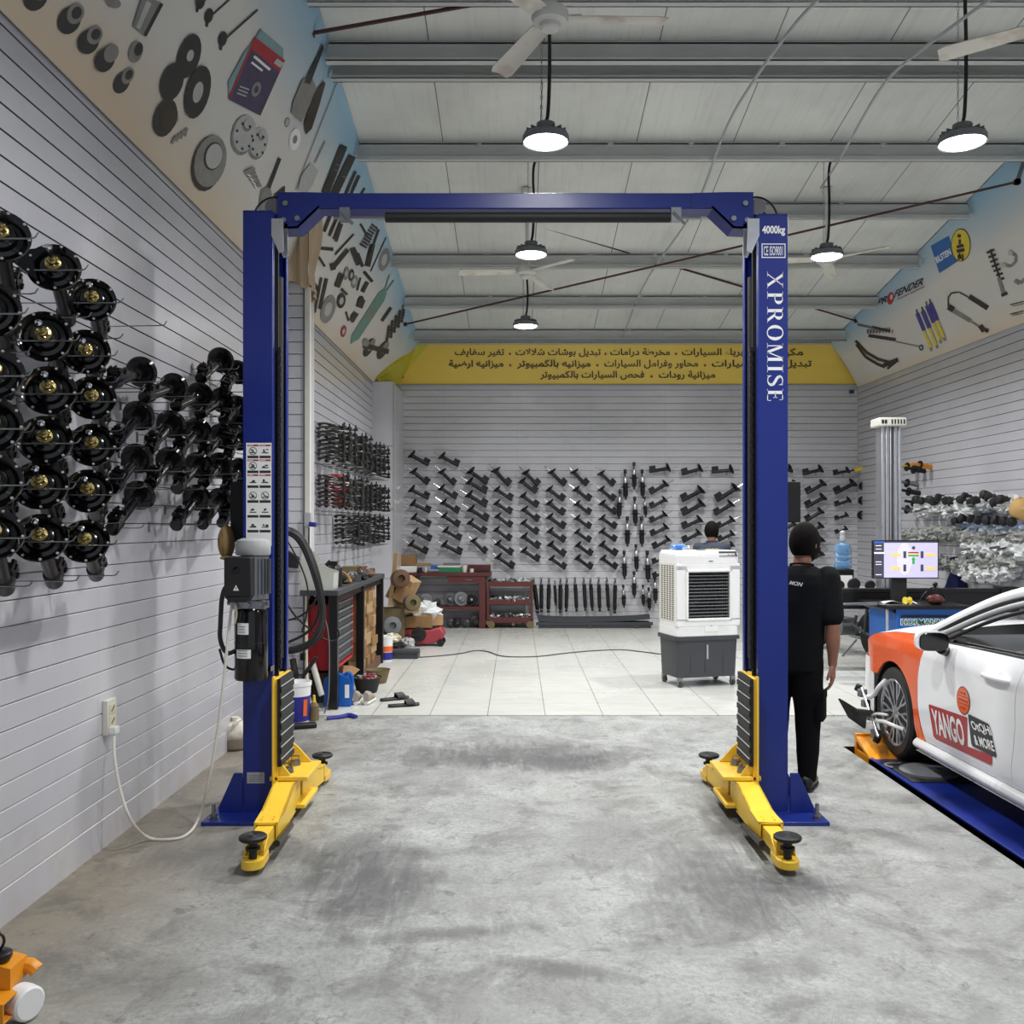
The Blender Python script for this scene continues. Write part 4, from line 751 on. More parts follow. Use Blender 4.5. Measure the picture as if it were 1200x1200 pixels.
def hook(p, d, L, label, group, up=(0, 0, 1), r=.003):
    """a wire hook reaching L out of a wall along d"""
    k_ = (round(L, 2), r)
    if k_ not in HOOKM:
        b = MB(); b.tube([(0, 0, 0), (L - .03, 0, 0), (L - .012, 0, .004), (L, 0, .022)], r, 6); b.box((-.0, 0, -.012), (.008, .022, .06)); HOOKM[k_] = meshof(b, ['steel'])
    o = bpy.data.objects.new('wall_hook', HOOKM[k_]); COL.objects.link(o); x, s_, u = frame(d, up); o.matrix_world = basis(p, x, u.cross(x), u); tag(o, label, 'hook', group); return o
def strut_between(kind, p, q, label, group, L0, upref=(0, 0, 1), nm='shock_strut'):
    d = (q - p); L = d.length; x = d.normalized(); u = Vector(upref); z = (u - x * u.dot(x)).normalized(); y = z.cross(x)
    return place(nm, proto(kind, lambda: strut_meshes(kind)), basis(p, x, y, z, L / L0), label, 'shock absorber', group)
# --- back wall, seen from the front: pixel of the rod end and of the foot
def A(x0, y0, pts): return [((x0 + a / 6, y0 + b_ / 6), (x0 + c / 6, y0 + d / 6)) for a, b_, c, d in pts]
cols = [
 A(460, 500, [(75,170,255,270),(95,275,250,405),(75,415,255,505),(85,515,265,600),(95,610,265,700),(105,710,270,800),(75,795,245,890)]),
 A(460, 500, [(290,180,465,275),(300,275,435,410),(290,400,450,505),(305,500,465,605),(310,595,468,700),(320,700,480,795),(305,800,485,895)]),
 A(460, 500, [(490,275,665,400),(480,355,660,465),(475,445,660,560),(490,545,670,660),(490,640,655,750),(525,760,655,890)]),
 A(460, 500, [(675,260,820,415),(680,410,840,515),(680,505,835,610),(690,595,835,705),(680,690,830,800),(690,785,840,900),(690,880,850,995)]),
 A(460, 500, [(890,280,1025,415),(860,345,1010,465),(865,450,1020,565),(875,545,1025,665),(870,640,1020,755),(870,735,1030,855),(870,840,1030,945)]),
 A(620, 500, [(110,275,250,415),(90,405,245,520),(90,500,245,620),(90,600,250,715),(95,700,250,810),(100,790,250,910),(110,895,255,1000)]),
 A(620, 500, [(270,275,405,415),(280,405,430,520),(290,510,430,615),(290,610,430,715),(290,710,430,810),(295,800,440,905),(290,890,440,1000)]),
 A(620, 500, [(460,290,595,415),(460,405,600,520),(465,505,610,615),(465,610,610,715),(465,705,610,805),(460,795,615,905),(470,895,615,1000)]),
 A(620, 500, [(1040,285,845,315),(1015,375,850,470),(1005,490,850,570),(1005,595,850,670),(1015,680,855,765),(1030,765,870,855),(1010,900,865,960),(1015,990,870,1060)])]
def B8(x0, y0, pts): return [((x0 + a / 8, y0 + b_ / 8), (x0 + c / 8, y0 + d / 8)) for a, b_, c, d in pts]
cols += [B8(780, 520, [(405,215,150,285),(420,395,150,535),(425,520,155,665),(400,680,155,790),(385,800,160,920)]),
         B8(780, 520, [(700,240,430,265),(745,365,475,535),(690,525,460,665),(695,680,480,790),(690,815,490,910),(685,920,500,1010)]),
         B8(920, 520, [(130,230,-130,270),(175,340,-60,470),(170,465,-60,590),(150,590,-60,700),(150,715,-60,830)]),
         B8(920, 520, [(410,225,165,285),(430,335,200,465),(435,465,195,595),(405,595,195,725),(405,735,195,850),(415,860,190,990),(410,990,190,1120)]),
         B8(920, 520, [(650,240,450,285),(720,335,465,465),(660,510,465,580),(630,650,465,710),(620,775,470,840)])]
cn = ['first', 'second', 'third', 'fourth', 'fifth', 'sixth', 'seventh', 'eighth']
for ci, c_ in enumerate(cols):
    for ri, (p, q) in enumerate(c_):
        if ci < 8: where = f'{cn[ci]} column from left'; 
        else: where = ['column just right of upright dampers', 'column above person behind cooler', 'column left of right lift post', 'column hidden by right lift post', 'column above head of person in black', 'column nearest right corner'][ci - 8]
        P0 = at(*p, YB - .13); Q0 = at(*q, YB - .11)
        strut_between('far', P0, Q0, f'black strut on back wall, {ORD[ri]} from top, {where}', 'black struts slanting on the back wall', .466)
        m_ = P0.lerp(Q0, .42); hook(Vector((m_.x, YB, m_.z - .03)), (0, -1, -.03), .2, f'wire hook under the {ORD[ri]} strut down, {where}, back wall', 'wire hooks on the back wall')
# upright silver and black dampers
ups = [(675,300,680,510),(738,250,740,440),(795,300,800,500),(640,440,632,645),(742,490,748,695),(812,490,820,635),(690,630,692,840),(790,630,794,840),(668,870,672,1070),(750,825,758,1015),(830,870,838,1090),(738,1015,740,1200),(662,1110,668,1270),(800,1110,805,1260),(840,1130,848,1290),(885,1050,890,1240)]
for i, (a, b_, c, d) in enumerate(ups):
    hook(at(620 + a / 6 - .8, 500 + b_ / 6 + 7, YB), (0, -1, 0), .16, f'wire hook of the {ORD[i]} upright damper counting down, left of cooler', 'wire hooks on the back wall')
    strut_between('plain', at(620 + a / 6, 500 + b_ / 6, YB - .1), at(620 + c / 6, 500 + d / 6, YB - .1), f'upright silver collared damper, {ORD[i]} counting down the loose cluster left of cooler', 'upright dampers left of the cooler', .44, (0, -1, 0), 'damper')
lows = [(120,450,165,780),(195,450,195,770),(268,450,258,775),(320,480,330,710),(375,450,370,780),(435,450,428,765),(510,450,525,765),(592,450,608,760),(655,450,672,760),(732,450,742,765),(808,450,825,760),(888,455,882,785)]
for i, (a, b_, c, d) in enumerate(lows):
    hook(at(610 + a / 8 - .8, 620 + b_ / 8 + 6, YB), (0, -1, 0), .16, f'wire hook of the {ORD[i]} damper from left, bottom row, back wall', 'wire hooks on the back wall')
    strut_between('low', at(610 + a / 8, 620 + b_ / 8, YB - .1), at(610 + c / 8, 620 + d / 8, YB - .1), f'upright black damper, {ORD[i]} from left in the bottom row of the back wall', 'black dampers in the bottom row', .47, (0, -1, 0), 'damper')
# yellow shock near the right corner
t = thing('shock_absorber', 'yellow shock absorber lying at the top near the right back corner', 'shock absorber', at(1015, 547, YB - .16)); p = at(1001, 551, YB - .15); q = at(1031, 544, YB - .18)
b = MB(); x_ = q - p; b.lathe([(.03, 0), (.042, .02), (.048, x_.length * .75), (.03, x_.length * .8)], p, x_, 14); b.build('body', 'inkyellow', t); b = MB(); b.cyl(p.lerp(q, .8), q, .014); b.lathe([(.034, -.02), (.034, .02)], q, (0, 1, 0), 12); b.cyl(p.lerp(q, -.2), p, .012); b.build('eye', 'black', t)
for j in range(3):      # three rows of round black mounts next to the corner
    for i in range(3):
        c = at(1011 + i * 9.5 - j * 1, 569.5 + j * 17, YB - .16); t = thing('strut_mount', f'round black rubber mount, {ORD[i]} from left, {["upper", "middle", "lower"][j]} row at right back corner', 'strut mount', c, 'round mounts in the right back corner')
        b = MB(); b.lathe([(.07, .0), (.075, -.05), (.06, -.07), (.05, -.05), (.045, -.02), (.0, -.015)], c, (0, 1, .1), 16); b.build('rubber', 'black', t); b = MB(); b.tube([c + Vector((.04 * math.cos(a), -.075, .045 * math.sin(a))) for a in [i_ * .7 for i_ in range(9)]], .004, 5, closed=True); b.build('clip', 'gold' if (i + j) % 2 else 'steel', t)
# --- left wall: struts lying on hooks, big round spring seats
def left(kind, px, py, fx, fy, Xd, near, label, sc=1.0, k_=0):
    d = atx(px, py, Xd); L = .47 * sc; e = at(fx, fy, 1) - Vector((0, 0, CH)); o = Vector((0, 0, CH)) - d
    A_, B_, C_ = e.dot(e), 2 * e.dot(o), o.dot(o) - L * L; D = B_ * B_ - 4 * A_ * C_
    Y_ = -B_ / (2 * A_) if D < 0 else (-B_ + (1 if near else -1) * math.sqrt(D)) / (2 * A_)
    q = at(fx, fy, Y_)
    lim = XL + .06
    if q.x < lim: q.x = lim
    if q.x > -1.62: q.x = -1.62
    x = (q - d).normalized(); up = Vector((.25, 0, 1)); z = (up - x * up.dot(x)).normalized(); y = z.cross(x)
    so_ = place('shock_strut', proto(kind, lambda: strut_meshes(kind)), basis(d, x, y, z, sc), label, 'shock absorber', 'big black struts on the left wall')
    if k_:
        e1 = Vector((0, Vector((-1, 0, .12)).dot(y), Vector((-1, 0, .12)).dot(z))).normalized(); e2 = Vector((0, -e1.z, e1.y)); b = MB()
        b.prism([(.152 + .018 * math.cos(a), .018 * math.sin(a)) for a in (-.9, -.3, .3, .9)] + [(.09 * math.cos(1.15), .09 * math.sin(1.15)), (.075, 0), (.09 * math.cos(1.15), -.09 * math.sin(1.15))], (-.006, 0, 0), e1, e2, (.008, 0, 0), 0); b.lathe([(.01, 0), (.009, .002), (0, .003)], Vector((-.012, 0, 0)) + e1 * .145, (-1, 0, 0), 10, 1)
        b.build('mount_plate', ['gloss', 'lgrey'], so_, world=False)
    f = d + x * (.06 * sc if not near else -.035); g = d + x * L * .72; s_ = label.split(', ', 1)[1]
    hook(Vector((XL, f.y, f.z - (.045 if not near else .03))), (1, 0, .0), max(.25, f.x - XL + .14), 'wire hook at mount end of left wall strut, ' + s_, 'wire hooks on the left wall')
    hook(Vector((XL, g.y, g.z - .045 * sc)), (1, 0, 0), max(.2, g.x - XL + .12), 'wire hook at foot end of left wall strut, ' + s_, 'wire hooks on the left wall')
CA = [(0, 276, 12, 350), (-12, 362, 8, 412), (-8, 437, 8, 512), (-10, 497, 4, 548), (-10, 563, 6, 612), (-8, 626, 6, 690)]
CB = [(63, 313, 79, 376), (52, 394, 70, 436), (57, 457, 70, 506), (53, 515, 66, 566), (47, 568, 62, 618), (47, 630, 64, 682)]
CC = [(108, 351, 117, 398), (101, 412, 112, 446), (108, 466, 118, 504), (108, 521, 118, 560), (103, 575, 114, 612), (100, 634, 113, 674)]
for nm_, CL, Xd in (('column cut by picture edge', CA, -1.86), ('second column from left', CB, -1.86), ('third column from left', CC, -1.87)):
    for i, (a, b_, c, d) in enumerate(CL): left('near', a, b_, c, d, Xd, True, label=f'large black strut on left wall, {ORD[i]} down, {nm_}', sc=1.0 if nm_ != 'third column from left' else .97, k_=int((a, b_) == (63, 313)))
CD = [(166, 436, 130, 449), (163, 487, 133, 523), (161, 537, 133, 572), (164, 580, 131, 621)]
CE_ = [(204, 454, 169, 466), (201, 497, 174, 527), (200, 540, 176, 567), ]
CF = [(234, 464, 206, 476), (232, 505, 207, 532), (233, 545, 207, 573), (231, 583, 206, 616)]
CG = [(259, 422, 235, 444), (261, 469, 234, 485), (260, 511, 236, 537), (258, 545, 238, 566), (259, 586, 237, 615)]
CH_ = [(278, 436, 262, 458), (279, 478, 262, 492), (281, 499, 266, 518), (280, 514, 266, 535), (281, 551, 264, 572), (277, 590, 260, 613)]
for nm_, CL, s_ in (('fourth column from left', CD, .95), ('fifth column from left', CE_, .97), ('sixth column from left', CF, 1.0), ('seventh column from left', CG, 1.02), ('column nearest left lift post', CH_, 1.02)):
    for i, (a, b_, c, d) in enumerate(CL): left('side', a, b_, c, d, -2.0, False, f'shiny black strut on left wall, {ORD[i]} down, {nm_}', s_)
for i, (px, py, ex) in enumerate(((142, 383, 33), (108, 461, 30))):
    p = atx(px - ex, py, XL); hook(p, (1, 0, .02), .38, 'empty wire hook sticking out ' + ['right of the top strut of the third column', 'right of the third column of struts'][i], 'wire hooks on the left wall')
# --- far part of the left wall: dense rows of small suspension arms
def arm_meshes(c):
    b = MB(); b.tube([(.0, 0, 0), (.06, .02, .02), (.14, .045, .012), (.22, .03, -.008), (.29, 0, -.014)], .014, 6, sm=1); b.tube([(.0, .0, 0), (.08, -.03, .01), (.16, -.03, .0), (.22, .02, -.01)], .010, 6, sm=1); b.box((.15, .02, .006), (.08, .06, .012)); bar_ = meshof(b, [c])
    b = MB(); b.lathe([(.024, -.016), (.026, 0), (.024, .016)], (.285, 0, -.012), (0, 0, 1), 10); b.lathe([(.02, -.02), (.02, .02)], (.02, 0, 0), (0, 1, 0), 10); b.lathe([(.011, 0), (.009, .04)], (.285, 0, .0), (0, 0, 1), 8); return [('link', bar_), ('joint', meshof(b, ['blackmatte']))]
M['armgrey'] = pm('armgrey', (80, 80, 78), .35, .6, .3); M['armred'] = pm('armred', (176, 40, 40), .4, 0, .15); M['armpale'] = pm('armpale', (150, 150, 142), .35, .6, .2)
bands = [(2.43, 2.80, 9, 9.95, 13.9, 'upper'), (1.92, 2.24, 8, 9.95, 13.9, 'middle'), (1.50, 1.81, 7, 10.9, 13.9, 'lower')]
for zb_, zt_, nr, y0, y1, nm_ in bands:
    nc = {'upper': 10, 'middle': 10, 'lower': 7}[nm_]
    for ci in range(nc):
        y = y0 + (y1 - y0) * (ci + .5) / nc; q = random.Random(ci * 7 + nr); red = nm_ == 'middle' and ci == 1; pale = ci in (2, 4) and nm_ != 'lower'
        for ri in range(nr):
            z = zt_ - (zt_ - zb_) * ri / (nr - 1) + q.uniform(-.006, .006); key = 'arm' + ('r' if red else 'p' if pale else 'g')
            x_ = Vector((1, q.uniform(-.15, .15) + (.35 if ci % 3 == 0 else -.1), q.uniform(-.06, .1))).normalized(); zz = (Vector((0, 0, 1)) - x_ * x_.z).normalized(); yy = zz.cross(x_)
            place('control_arm', proto(key, lambda: arm_meshes('armred' if red else 'armpale' if pale else 'armgrey')), basis((XL + .02, y + q.uniform(-.03, .03), z), x_, yy, zz), f'{"red" if red else "pale" if pale else "dark grey"} control arm, {ORD[ri]} down in {ORD[ci]} stack from pillar, {nm_} band', 'control arm', 'control arms stacked on hooks on the far left wall')
        for k2 in range(2):
            hook(Vector((XL, y + (k2 - .5) * .12, zb_ - .06)), (1, 0, -.05), .3, f'wire hook, {["near", "far"][k2]} side, below {ORD[ci]} control arm stack from pillar, {nm_} band', 'wire hooks under the control arms')
# ================================================================== left side: bench, tool chest, hoses, clutter
def simple(name, label, cat, mb, mats, group=None, bevel=0, smooth=35, kind=None, fix=False): return tag(mb.build(name, mats, None, smooth, bevel, fix=fix), label, cat, group, kind)
# coiled hoses hanging by the pillar
t = thing('hose_coil', 'thick black hoses hanging in big loops in front of the pillar', 'hose', (-1.9, 8.1, 1.0))
def pth(pts, Y, r, nm='hose', mt='rubber', parent=t):
    b = MB(); b.tube([at(x, y, Y + (i % 3) * .02) for i, (x, y) in enumerate(pts)], r, 8, sm=3); return b.build(nm, mt, parent, smooth=60)
pth([(330, 622), (345, 624), (358, 640), (368, 668), (376, 700), (378, 725), (372, 745), (358, 757), (330, 763)], 8.0, .022); pth([(330, 619), (348, 622), (362, 642), (374, 676), (380, 715), (378, 740), (366, 756), (345, 764), (326, 764)], 8.06, .02)
pth([(330, 622), (350, 632), (364, 665), (374, 700), (374, 722), (362, 742), (330, 756)], 8.12, .012); pth([(332, 700), (345, 722), (360, 735), (380, 750), (392, 752), (398, 744), (396, 738)], 8.16, .008); pth([(332, 728), (350, 724), (366, 712), (373, 695), (370, 670)], 8.18, .009)
pth([(330, 622), (352, 660), (362, 690), (360, 720), (354, 740)], 8.2, .007, 'cable', 'blackmatte'); pth([(380, 722), (386, 745), (386, 790), (385, 822), (380, 836)], 8.1, .006, 'cable', 'grey')
b = MB(); b.cyl(at(338, 621, 8.55) + Vector((0, .1, 0)), at(338, 621, 7.9), .012); b.build('hanging_peg', 'steel', t)
b = MB(); b.tube([at(360, 640, 8.5), at(359, 720, 8.5), at(359, 800, 8.4), at(364, 825, 8.3)], .014, 8, sm=2); simple('air_hose', 'pale beige hose running straight down the pillar edge', 'hose', b, 'cream')
t = thing('socket_box', 'small grey wall socket box with blue plug on the pillar edge', 'socket', at(362, 610, 8.58)); c = at(361, 609, 8.57); b = MB(); b.box(c, (.06, .06, .13)); b.build('box', 'lgrey', t, bevel=.006); b = MB(); b.cyl(at(363, 614, 8.52), at(370, 615, 8.5), .022); b.build('plug', 'navy', t); b = MB(); b.tube([at(362, 618, 8.53), at(362, 640, 8.53), at(363, 662, 8.53)], .007, 6); b.build('cord', 'black', t)
# steel bench
BX0, BX1, BY0, BY1, BZ = -1.935, -1.60, 8.36, 11.25, 1.125
t = thing('workbench', 'long black steel workbench along the left wall behind the lift', 'workbench', (-1.87, 9.8, TZ))
b = MB(); b.bb(BX0, BX1 + .01, BY0 - .02, BY1 + .02, BZ - .05, BZ); b.build('bench_top', 'dgrey', t, bevel=.006)
for y in (BY0 + .03, 9.82, BY1 - .03):
    for x in ((BX1 - .04,) if y < 9 else (BX1 - .04, BX0 + .05)): b = MB(); b.bb(x - .04, x + .04, y - .035, y + .035, TZ, BZ - .05); b.build('leg', 'black', t, bevel=.004)
b = MB(); b.bb(BX0, BX0 + .04, BY0, BY1, .5, .56); b.bb(BX1 - .06, BX1 - .02, BY0, BY1, BZ - .11, BZ - .05); b.build('rail', 'black', t)
# red tool chest
t = thing('tool_chest', 'red tool chest with seven grey drawers under the bench', 'tool chest', (-1.9, 8.95, TZ)); cx0, cx1, cy0, cy1, cz0, cz1 = -1.91, -1.68, 8.52, 9.62, .36, 1.03
b = MB(); b.bb(cx0, cx1 - .03, cy0, cy1, cz0, cz1, 0); b.bb(cx0, cx1, cy0, cy0 + .035, cz0, cz1, 0); b.bb(cx0, cx1, cy1 - .035, cy1, cz0, cz1, 0); b.bb(cx0, cx1, cy0, cy1, cz1 - .05, cz1, 0); b.bb(cx0, cx1, cy0, cy1, cz0, cz0 + .03, 0); b.build('body', 'red', t, bevel=.004)
for i in range(7):
    z = cz0 + .045 + i * .083; b = MB(); b.bb(cx1 - .03, cx1 - .006, cy0 + .05, cy1 - .05, z, z + .074); d = b.build('drawer', 'dgrey', t, bevel=.003); b = MB(); b.bb(cx1 - .008, cx1 + .010, cy0 + .05, cy1 - .05, z + .058, z + .072); b.build('drawer_pull', 'grey', d)
for x in (cx0 + .05, cx1 - .06):
    for y in (cy0 + .08, cy1 - .08): b = MB(); b.cyl((x, y - .015, TZ + .06), (x, y + .015, TZ + .06), .06, n=16); b.box((x, y, .24), (.05, .05, .24)); b.build('caster', 'black', t)
# stacks of small cartons between the bench legs
q = random.Random(3); n_ = 0
for ci, (y, dx) in enumerate(((10.08, -.05), (10.4, -.05), (10.72, -.04))):
    z = TZ + .1; k_ = 0
    while z < 1.0:
        h = q.uniform(.085, .13); w = q.uniform(.22, .27); b = MB(); b.box((-1.72 + dx + q.uniform(-.015, .015), y, z + h / 2), (w, .29, h - .003), 0, q.uniform(-.07, .07))
        b.box((-1.72 + dx, y, z + h - .001), (.05, .28, .0025), 1); simple('carton', f'small brown carton, {ORD[k_]} from the bottom of the {ORD[ci]} stack under the bench', 'box', b, ['card' if (k_ + ci) % 3 else 'wood', 'cream'], 'small cartons stacked under the bench', .003); z += h; k_ += 1
b = MB(); b.bb(BX0 + .06, BX1 - .02, 9.98, 11.15, TZ, TZ + .1); simple('pallet_board', 'low board carrying the carton stacks under the bench', 'board', b, 'brown')
def pail(c, r, h, label, mats, band=None, cat='bucket', lid=False, text=None):
    t = thing('bucket', label, cat, c); b = MB(); b.lathe([(0, 0), (r * .86, 0), (r, h * .9), (r * 1.05, h * .91), (r * 1.05, h), (r * .98, h), (r * .97, h * .97), (.0, h * .965 if lid else h * .5)], c, n=26); b.build('shell', mats, t)
    if band:
        for z0, z1, m_ in band:
            b = MB(); rr = lambda z: r * (.86 + .14 * z / .9) + .002; b.lathe([(rr(z0), z0 * h), (rr(z1), z1 * h)], c, n=26); b.build('label_band', m_, t)
    return t
tb = pail(at(347, 846, 7.93) * 1 + Vector((0, .02, 0)) , .12, .34, 'white and blue paint bucket on the concrete behind the left post', 'white', [(.04, .66, 'navy')])
c = BASE[tb]; b = MB()
b = MB(); b.quad(c + Vector((.075, -.088, .06)), c + Vector((.1, -.06, .06)), c + Vector((.105, -.062, .2)), c + Vector((.08, -.092, .2))); b.build('orange_mark', 'orange', tb, smooth=0)
pail(Vector((-1.60, 11.42, TZ)), .09, .30, 'small white bucket with blue and orange band by the last bench leg', 'white', [(.05, .35, 'navy'), (.38, .6, 'orange')])
# dark tools leaning by the pillar
b = MB(); b.tube([at(352, 805, 8.2), at(346, 790, 8.2), at(343, 772, 8.22)], .03, 8); b.tube([at(346, 803, 8.2), at(357, 790, 8.2), at(371, 770, 8.2)], .018, 8); b.lathe([(.05, 0), (.06, .12), (.03, .16)], at(349, 812, 8.2), (0, 0, 1), 12); simple('spanner', 'black forked steel tool standing above the paint bucket', 'tool', b, 'blackmatte')
b = MB(); b.cyl(at(377, 815, 8.42), at(366, 776, 8.5), .028); simple('pipe', 'off white pipe leaning behind the first bench leg', 'pipe', b, 'offwhite')
b = MB(); p = at(368, 840, 8.0); p.z = fz(8.0); b.lathe([(.0, 0), (.042, 0), (.042, .12), (.02, .15)], p, n=14); t = thing('bottle', 'dark bottle with yellow nozzle standing at the tile edge', 'bottle', p); b.build('body', 'khaki', t); b = MB(); b.lathe([(.018, .15), (.014, .17), (.01, .21), (.0, .21)], p, n=10); b.build('nozzle', 'inkyellow', t)
b = MB(); p = at(352, 852, 7.75); b.box((p.x, p.y, fz(7.75) + .02), (.26, .1, .035), 0, .3); simple('rubber_block', 'flat black rubber block on the concrete before the paint bucket', 'block', b, 'rubber', bevel=.008)
b = MB(); b.tube([Vector((-1.62, 8.0, .055)), Vector((-1.5, 8.05, .06)), Vector((-1.45, 8.1, .07)), Vector((-1.38, 8.04, .06))], .02, 8, sm=1); simple('air_gun', 'small black and blue air gun lying on the tile edge', 'tool', b, 'navy')
# under bench front: carton, blue jug, shoes, sandals, bowls
b = MB(); b.bb(-1.92, -1.62, 8.72, 9.2, TZ, .33); b.quad((-1.92, 8.72, .33), (-1.62, 8.72, .33), (-1.60, 8.66, .4), (-1.9, 8.66, .4)); b.quad((-1.62, 8.72, .33), (-1.62, 9.2, .33), (-1.54, 9.2, .29), (-1.54, 8.72, .29)); simple('carton', 'open brown carton on the tiles under the tool chest', 'box', b, 'card', bevel=.003)
t = thing('oil_jug', 'blue oil jug with red cap behind the first bench leg', 'jug', (-1.63, 8.55, TZ)); b = MB()
b.prism([(-.12, 0), (.12, 0), (.125, .2), (.11, .26), (.02, .29), (-.06, .30), (-.12, .25)], (-1.63, 8.50, TZ), (1, 0, 0), (0, 0, 1), (0, .1, 0)); b.tube([(-1.58, 8.55, TZ + .27), (-1.53, 8.55, TZ + .31), (-1.5, 8.55, TZ + .25), (-1.505, 8.55, TZ + .12)], .018, 8, sm=1); b.build('jug', 'water', t, bevel=.02); M['jugblue'] = pm('jugblue', (24, 92, 180), .35)
t.children[0].data.materials[0] = M['jugblue']; b = MB(); b.lathe([(.024, 0), (.024, .03), (0, .032)], (-1.70, 8.55, TZ + .295), n=14); b.build('cap', 'red', t); b = MB(); b.quad((-1.56, 8.498, TZ + .08), (-1.52, 8.498, TZ + .08), (-1.52, 8.498, TZ + .2), (-1.56, 8.498, TZ + .2)); b.build('label', 'paper', t, smooth=0)
def shoe(px, py, label, rz, kind):
    p = atz(px, py, TZ); t = local('shoe' if kind == 's' else 'sandal', label, 'shoe' if kind == 's' else 'sandal', p, rz, 'worn shoes by the bench' if kind == 's' else 'black sandals on the tiles')
    if kind == 's':
        b = MB(); b.loft([((0, y, .016), (w, 0, 0), (0, 0, .016)) for y, w in ((0, .02), (.02, .036), (.09, .034), (.16, .04), (.23, .042), (.275, .025))], n=14); b.build('sole', 'offwhite', t)
        b = MB(); b.loft([((0, y, z), (w, 0, 0), (0, 0, h)) for y, w, z, h in ((.01, .028, .07, .045), (.05, .036, .075, .05), (.10, .035, .07, .045), (.16, .037, .055, .03), (.22, .036, .045, .022), (.265, .02, .035, .012))], n=14); b.build('upper', 'shoegrey', t)
        b = MB(); b.ball((0, .06, .108), (.024, .035, .014), 12); b.build('opening', 'blackmatte', t); b = MB()
        for i in range(4): b.box((0, .12 + i * .018, .098 - i * .008), (.04, .004, .004))
        b.build('laces', 'offwhite', t)
    else:
        b = MB(); b.loft([((0, y, .014), (w, 0, 0), (0, 0, .014)) for y, w in ((0, .02), (.02, .036), (.1, .035), (.18, .046), (.25, .045), (.285, .022))], n=14); b.build('sole', 'rubber', t)
        b = MB(); b.grid(lambda u, v: Vector(((u - .5) * .1, .15 + .08 * v + .01 * math.cos(u * 6), .02 + .042 * math.sin(u * math.pi) ** .7)), 12, 4); b.grid(lambda u, v: Vector(((u - .5) * .1, .15 + .08 * v + .01 * math.cos(u * 6), .026 + .042 * math.sin(u * math.pi) ** .7)), 12, 4); b.build('strap', 'rubber', t)
M['shoegrey'] = pm('shoegrey', (168, 160, 148), .8, 0, .2, 25)
shoe(417, 826.5, 'left of two worn grey shoes beside the blue jug', .05, 's'); shoe(428.5, 826.5, 'right of two worn grey shoes beside the blue jug', -.1, 's')
shoe(455, 829, 'nearer black sandal lying on the tiles', -1.2, 'd'); shoe(446, 822, 'farther black sandal lying on the tiles', -1.0, 'd')
def bowl(px, py, r, h, label, mt, fill=None, n=0):
    p = atz(px, py, TZ); t = thing('bowl', label, 'bowl', p); b = MB(); b.lathe([(0, 0), (r * .7, 0), (r, h), (r * 1.04, h), (r * .96, h - .01), (r * .66, .012), (0, .012)], p, n=24); b.build('bowl', mt, t)
    if fill:
        b = MB(); q = random.Random(n)
        for i in range(n): a = q.uniform(0, 6.28); rr = r * .8 * math.sqrt(q.random()); b.box(p + Vector((rr * math.cos(a), rr * math.sin(a), h * .75 + q.uniform(0, .05))), (q.uniform(.02, .06), q.uniform(.015, .03), q.uniform(.01, .03)), i % 3, q.uniform(0, 3))
        o = b.build('metal_scrap', fill, None, smooth=0); tag(o, 'loose metal scraps heaped in the black bowl', 'scrap', None, 'stuff')
bowl(430, 811, .14, .15, 'black bowl full of metal scraps beside the bench leg', 'blackmatte', ['grey', 'lgrey', 'inkred'], 60); bowl(443, 800, .125, .14, 'empty dark bowl behind the bowl of scraps', 'khaki')
b = MB(); p = atz(276, 877, 0); b.lathe([(0, 0), (.10, 0), (.115, .02), (.115, .14), (.09, .19), (.03, .21), (.03, .24), (0, .24)], p, n=22); b.tube([p + Vector((.0, -.1, .16)), p + Vector((.03, -.11, .22)), p + Vector((.05, -.05, .23))], .014, 8, sm=1)
k = NT('dirtyjug'); z_ = k.xyz(k.co())[2]; k.set(Base_Color=k.mix(k.rng(k.math('ADD', z_, k.math('MULTIPLY', k.noise(k.co(), 20, 3), .1)), .13, .2), lin((120, 108, 96)), lin((214, 208, 194))), Roughness=.5); M['dirtyjug'] = k.m; simple('jerrycan', 'dirty white plastic can on the floor against the left wall', 'can', b, 'dirtyjug')
# things on the bench top
q = random.Random(11); bz = BZ
t = thing('plastic_tub', 'cut open pale plastic tub at the near end of the bench', 'tub', (-1.78, 8.5, bz)); b = MB(); b.prism([(-.13, 0), (.16, 0), (.17, .16), (.13, .17), (.02, .12), (.0, .2), (.05, .28), (.0, .34), (-.11, .35), (-.13, .3)], (-1.8, 8.36, bz), (1, 0, 0), (0, 0, 1), (0, .008, 0)); b.prism([(-.13, 0), (.16, 0), (.17, .16), (-.13, .26)], (-1.8, 8.58, bz), (1, 0, 0), (0, 0, 1), (0, .008, 0)); b.bb(-1.93, -1.64, 8.36, 8.59, bz, bz + .012); b.bb(-1.648, -1.64, 8.36, 8.59, bz, bz + .15); M['tubgrey'] = pm('tubgrey', (196, 198, 190), .3, 0, .12, 6); b.build('tub', 'tubgrey', t)
b = MB()
for i in range(7): b.ball((-1.76 + q.uniform(-.05, .1), 8.45 + q.uniform(-.03, .1), bz + .035), (.022, .022, .018), 8, i % 2)
simple('metal_scrap', 'small parts lying in the cut open tub', 'parts', b, ['inkred', 'offwhite'], kind='stuff')
t = thing('canister', 'black canister with a lever top on the bench', 'canister', (-1.72, 8.85, bz)); b = MB(); b.lathe([(0, 0), (.065, 0), (.07, .02), (.07, .17), (.05, .2), (0, .2)], (-1.72, 8.85, bz), n=20); b.build('can', 'black', t); b = MB(); b.box((-1.74, 8.85, bz + .22), (.09, .05, .04)); b.cyl((-1.80, 8.85, bz + .2), (-1.76, 8.85, bz + .24), .02); b.build('lever', 'black', t)
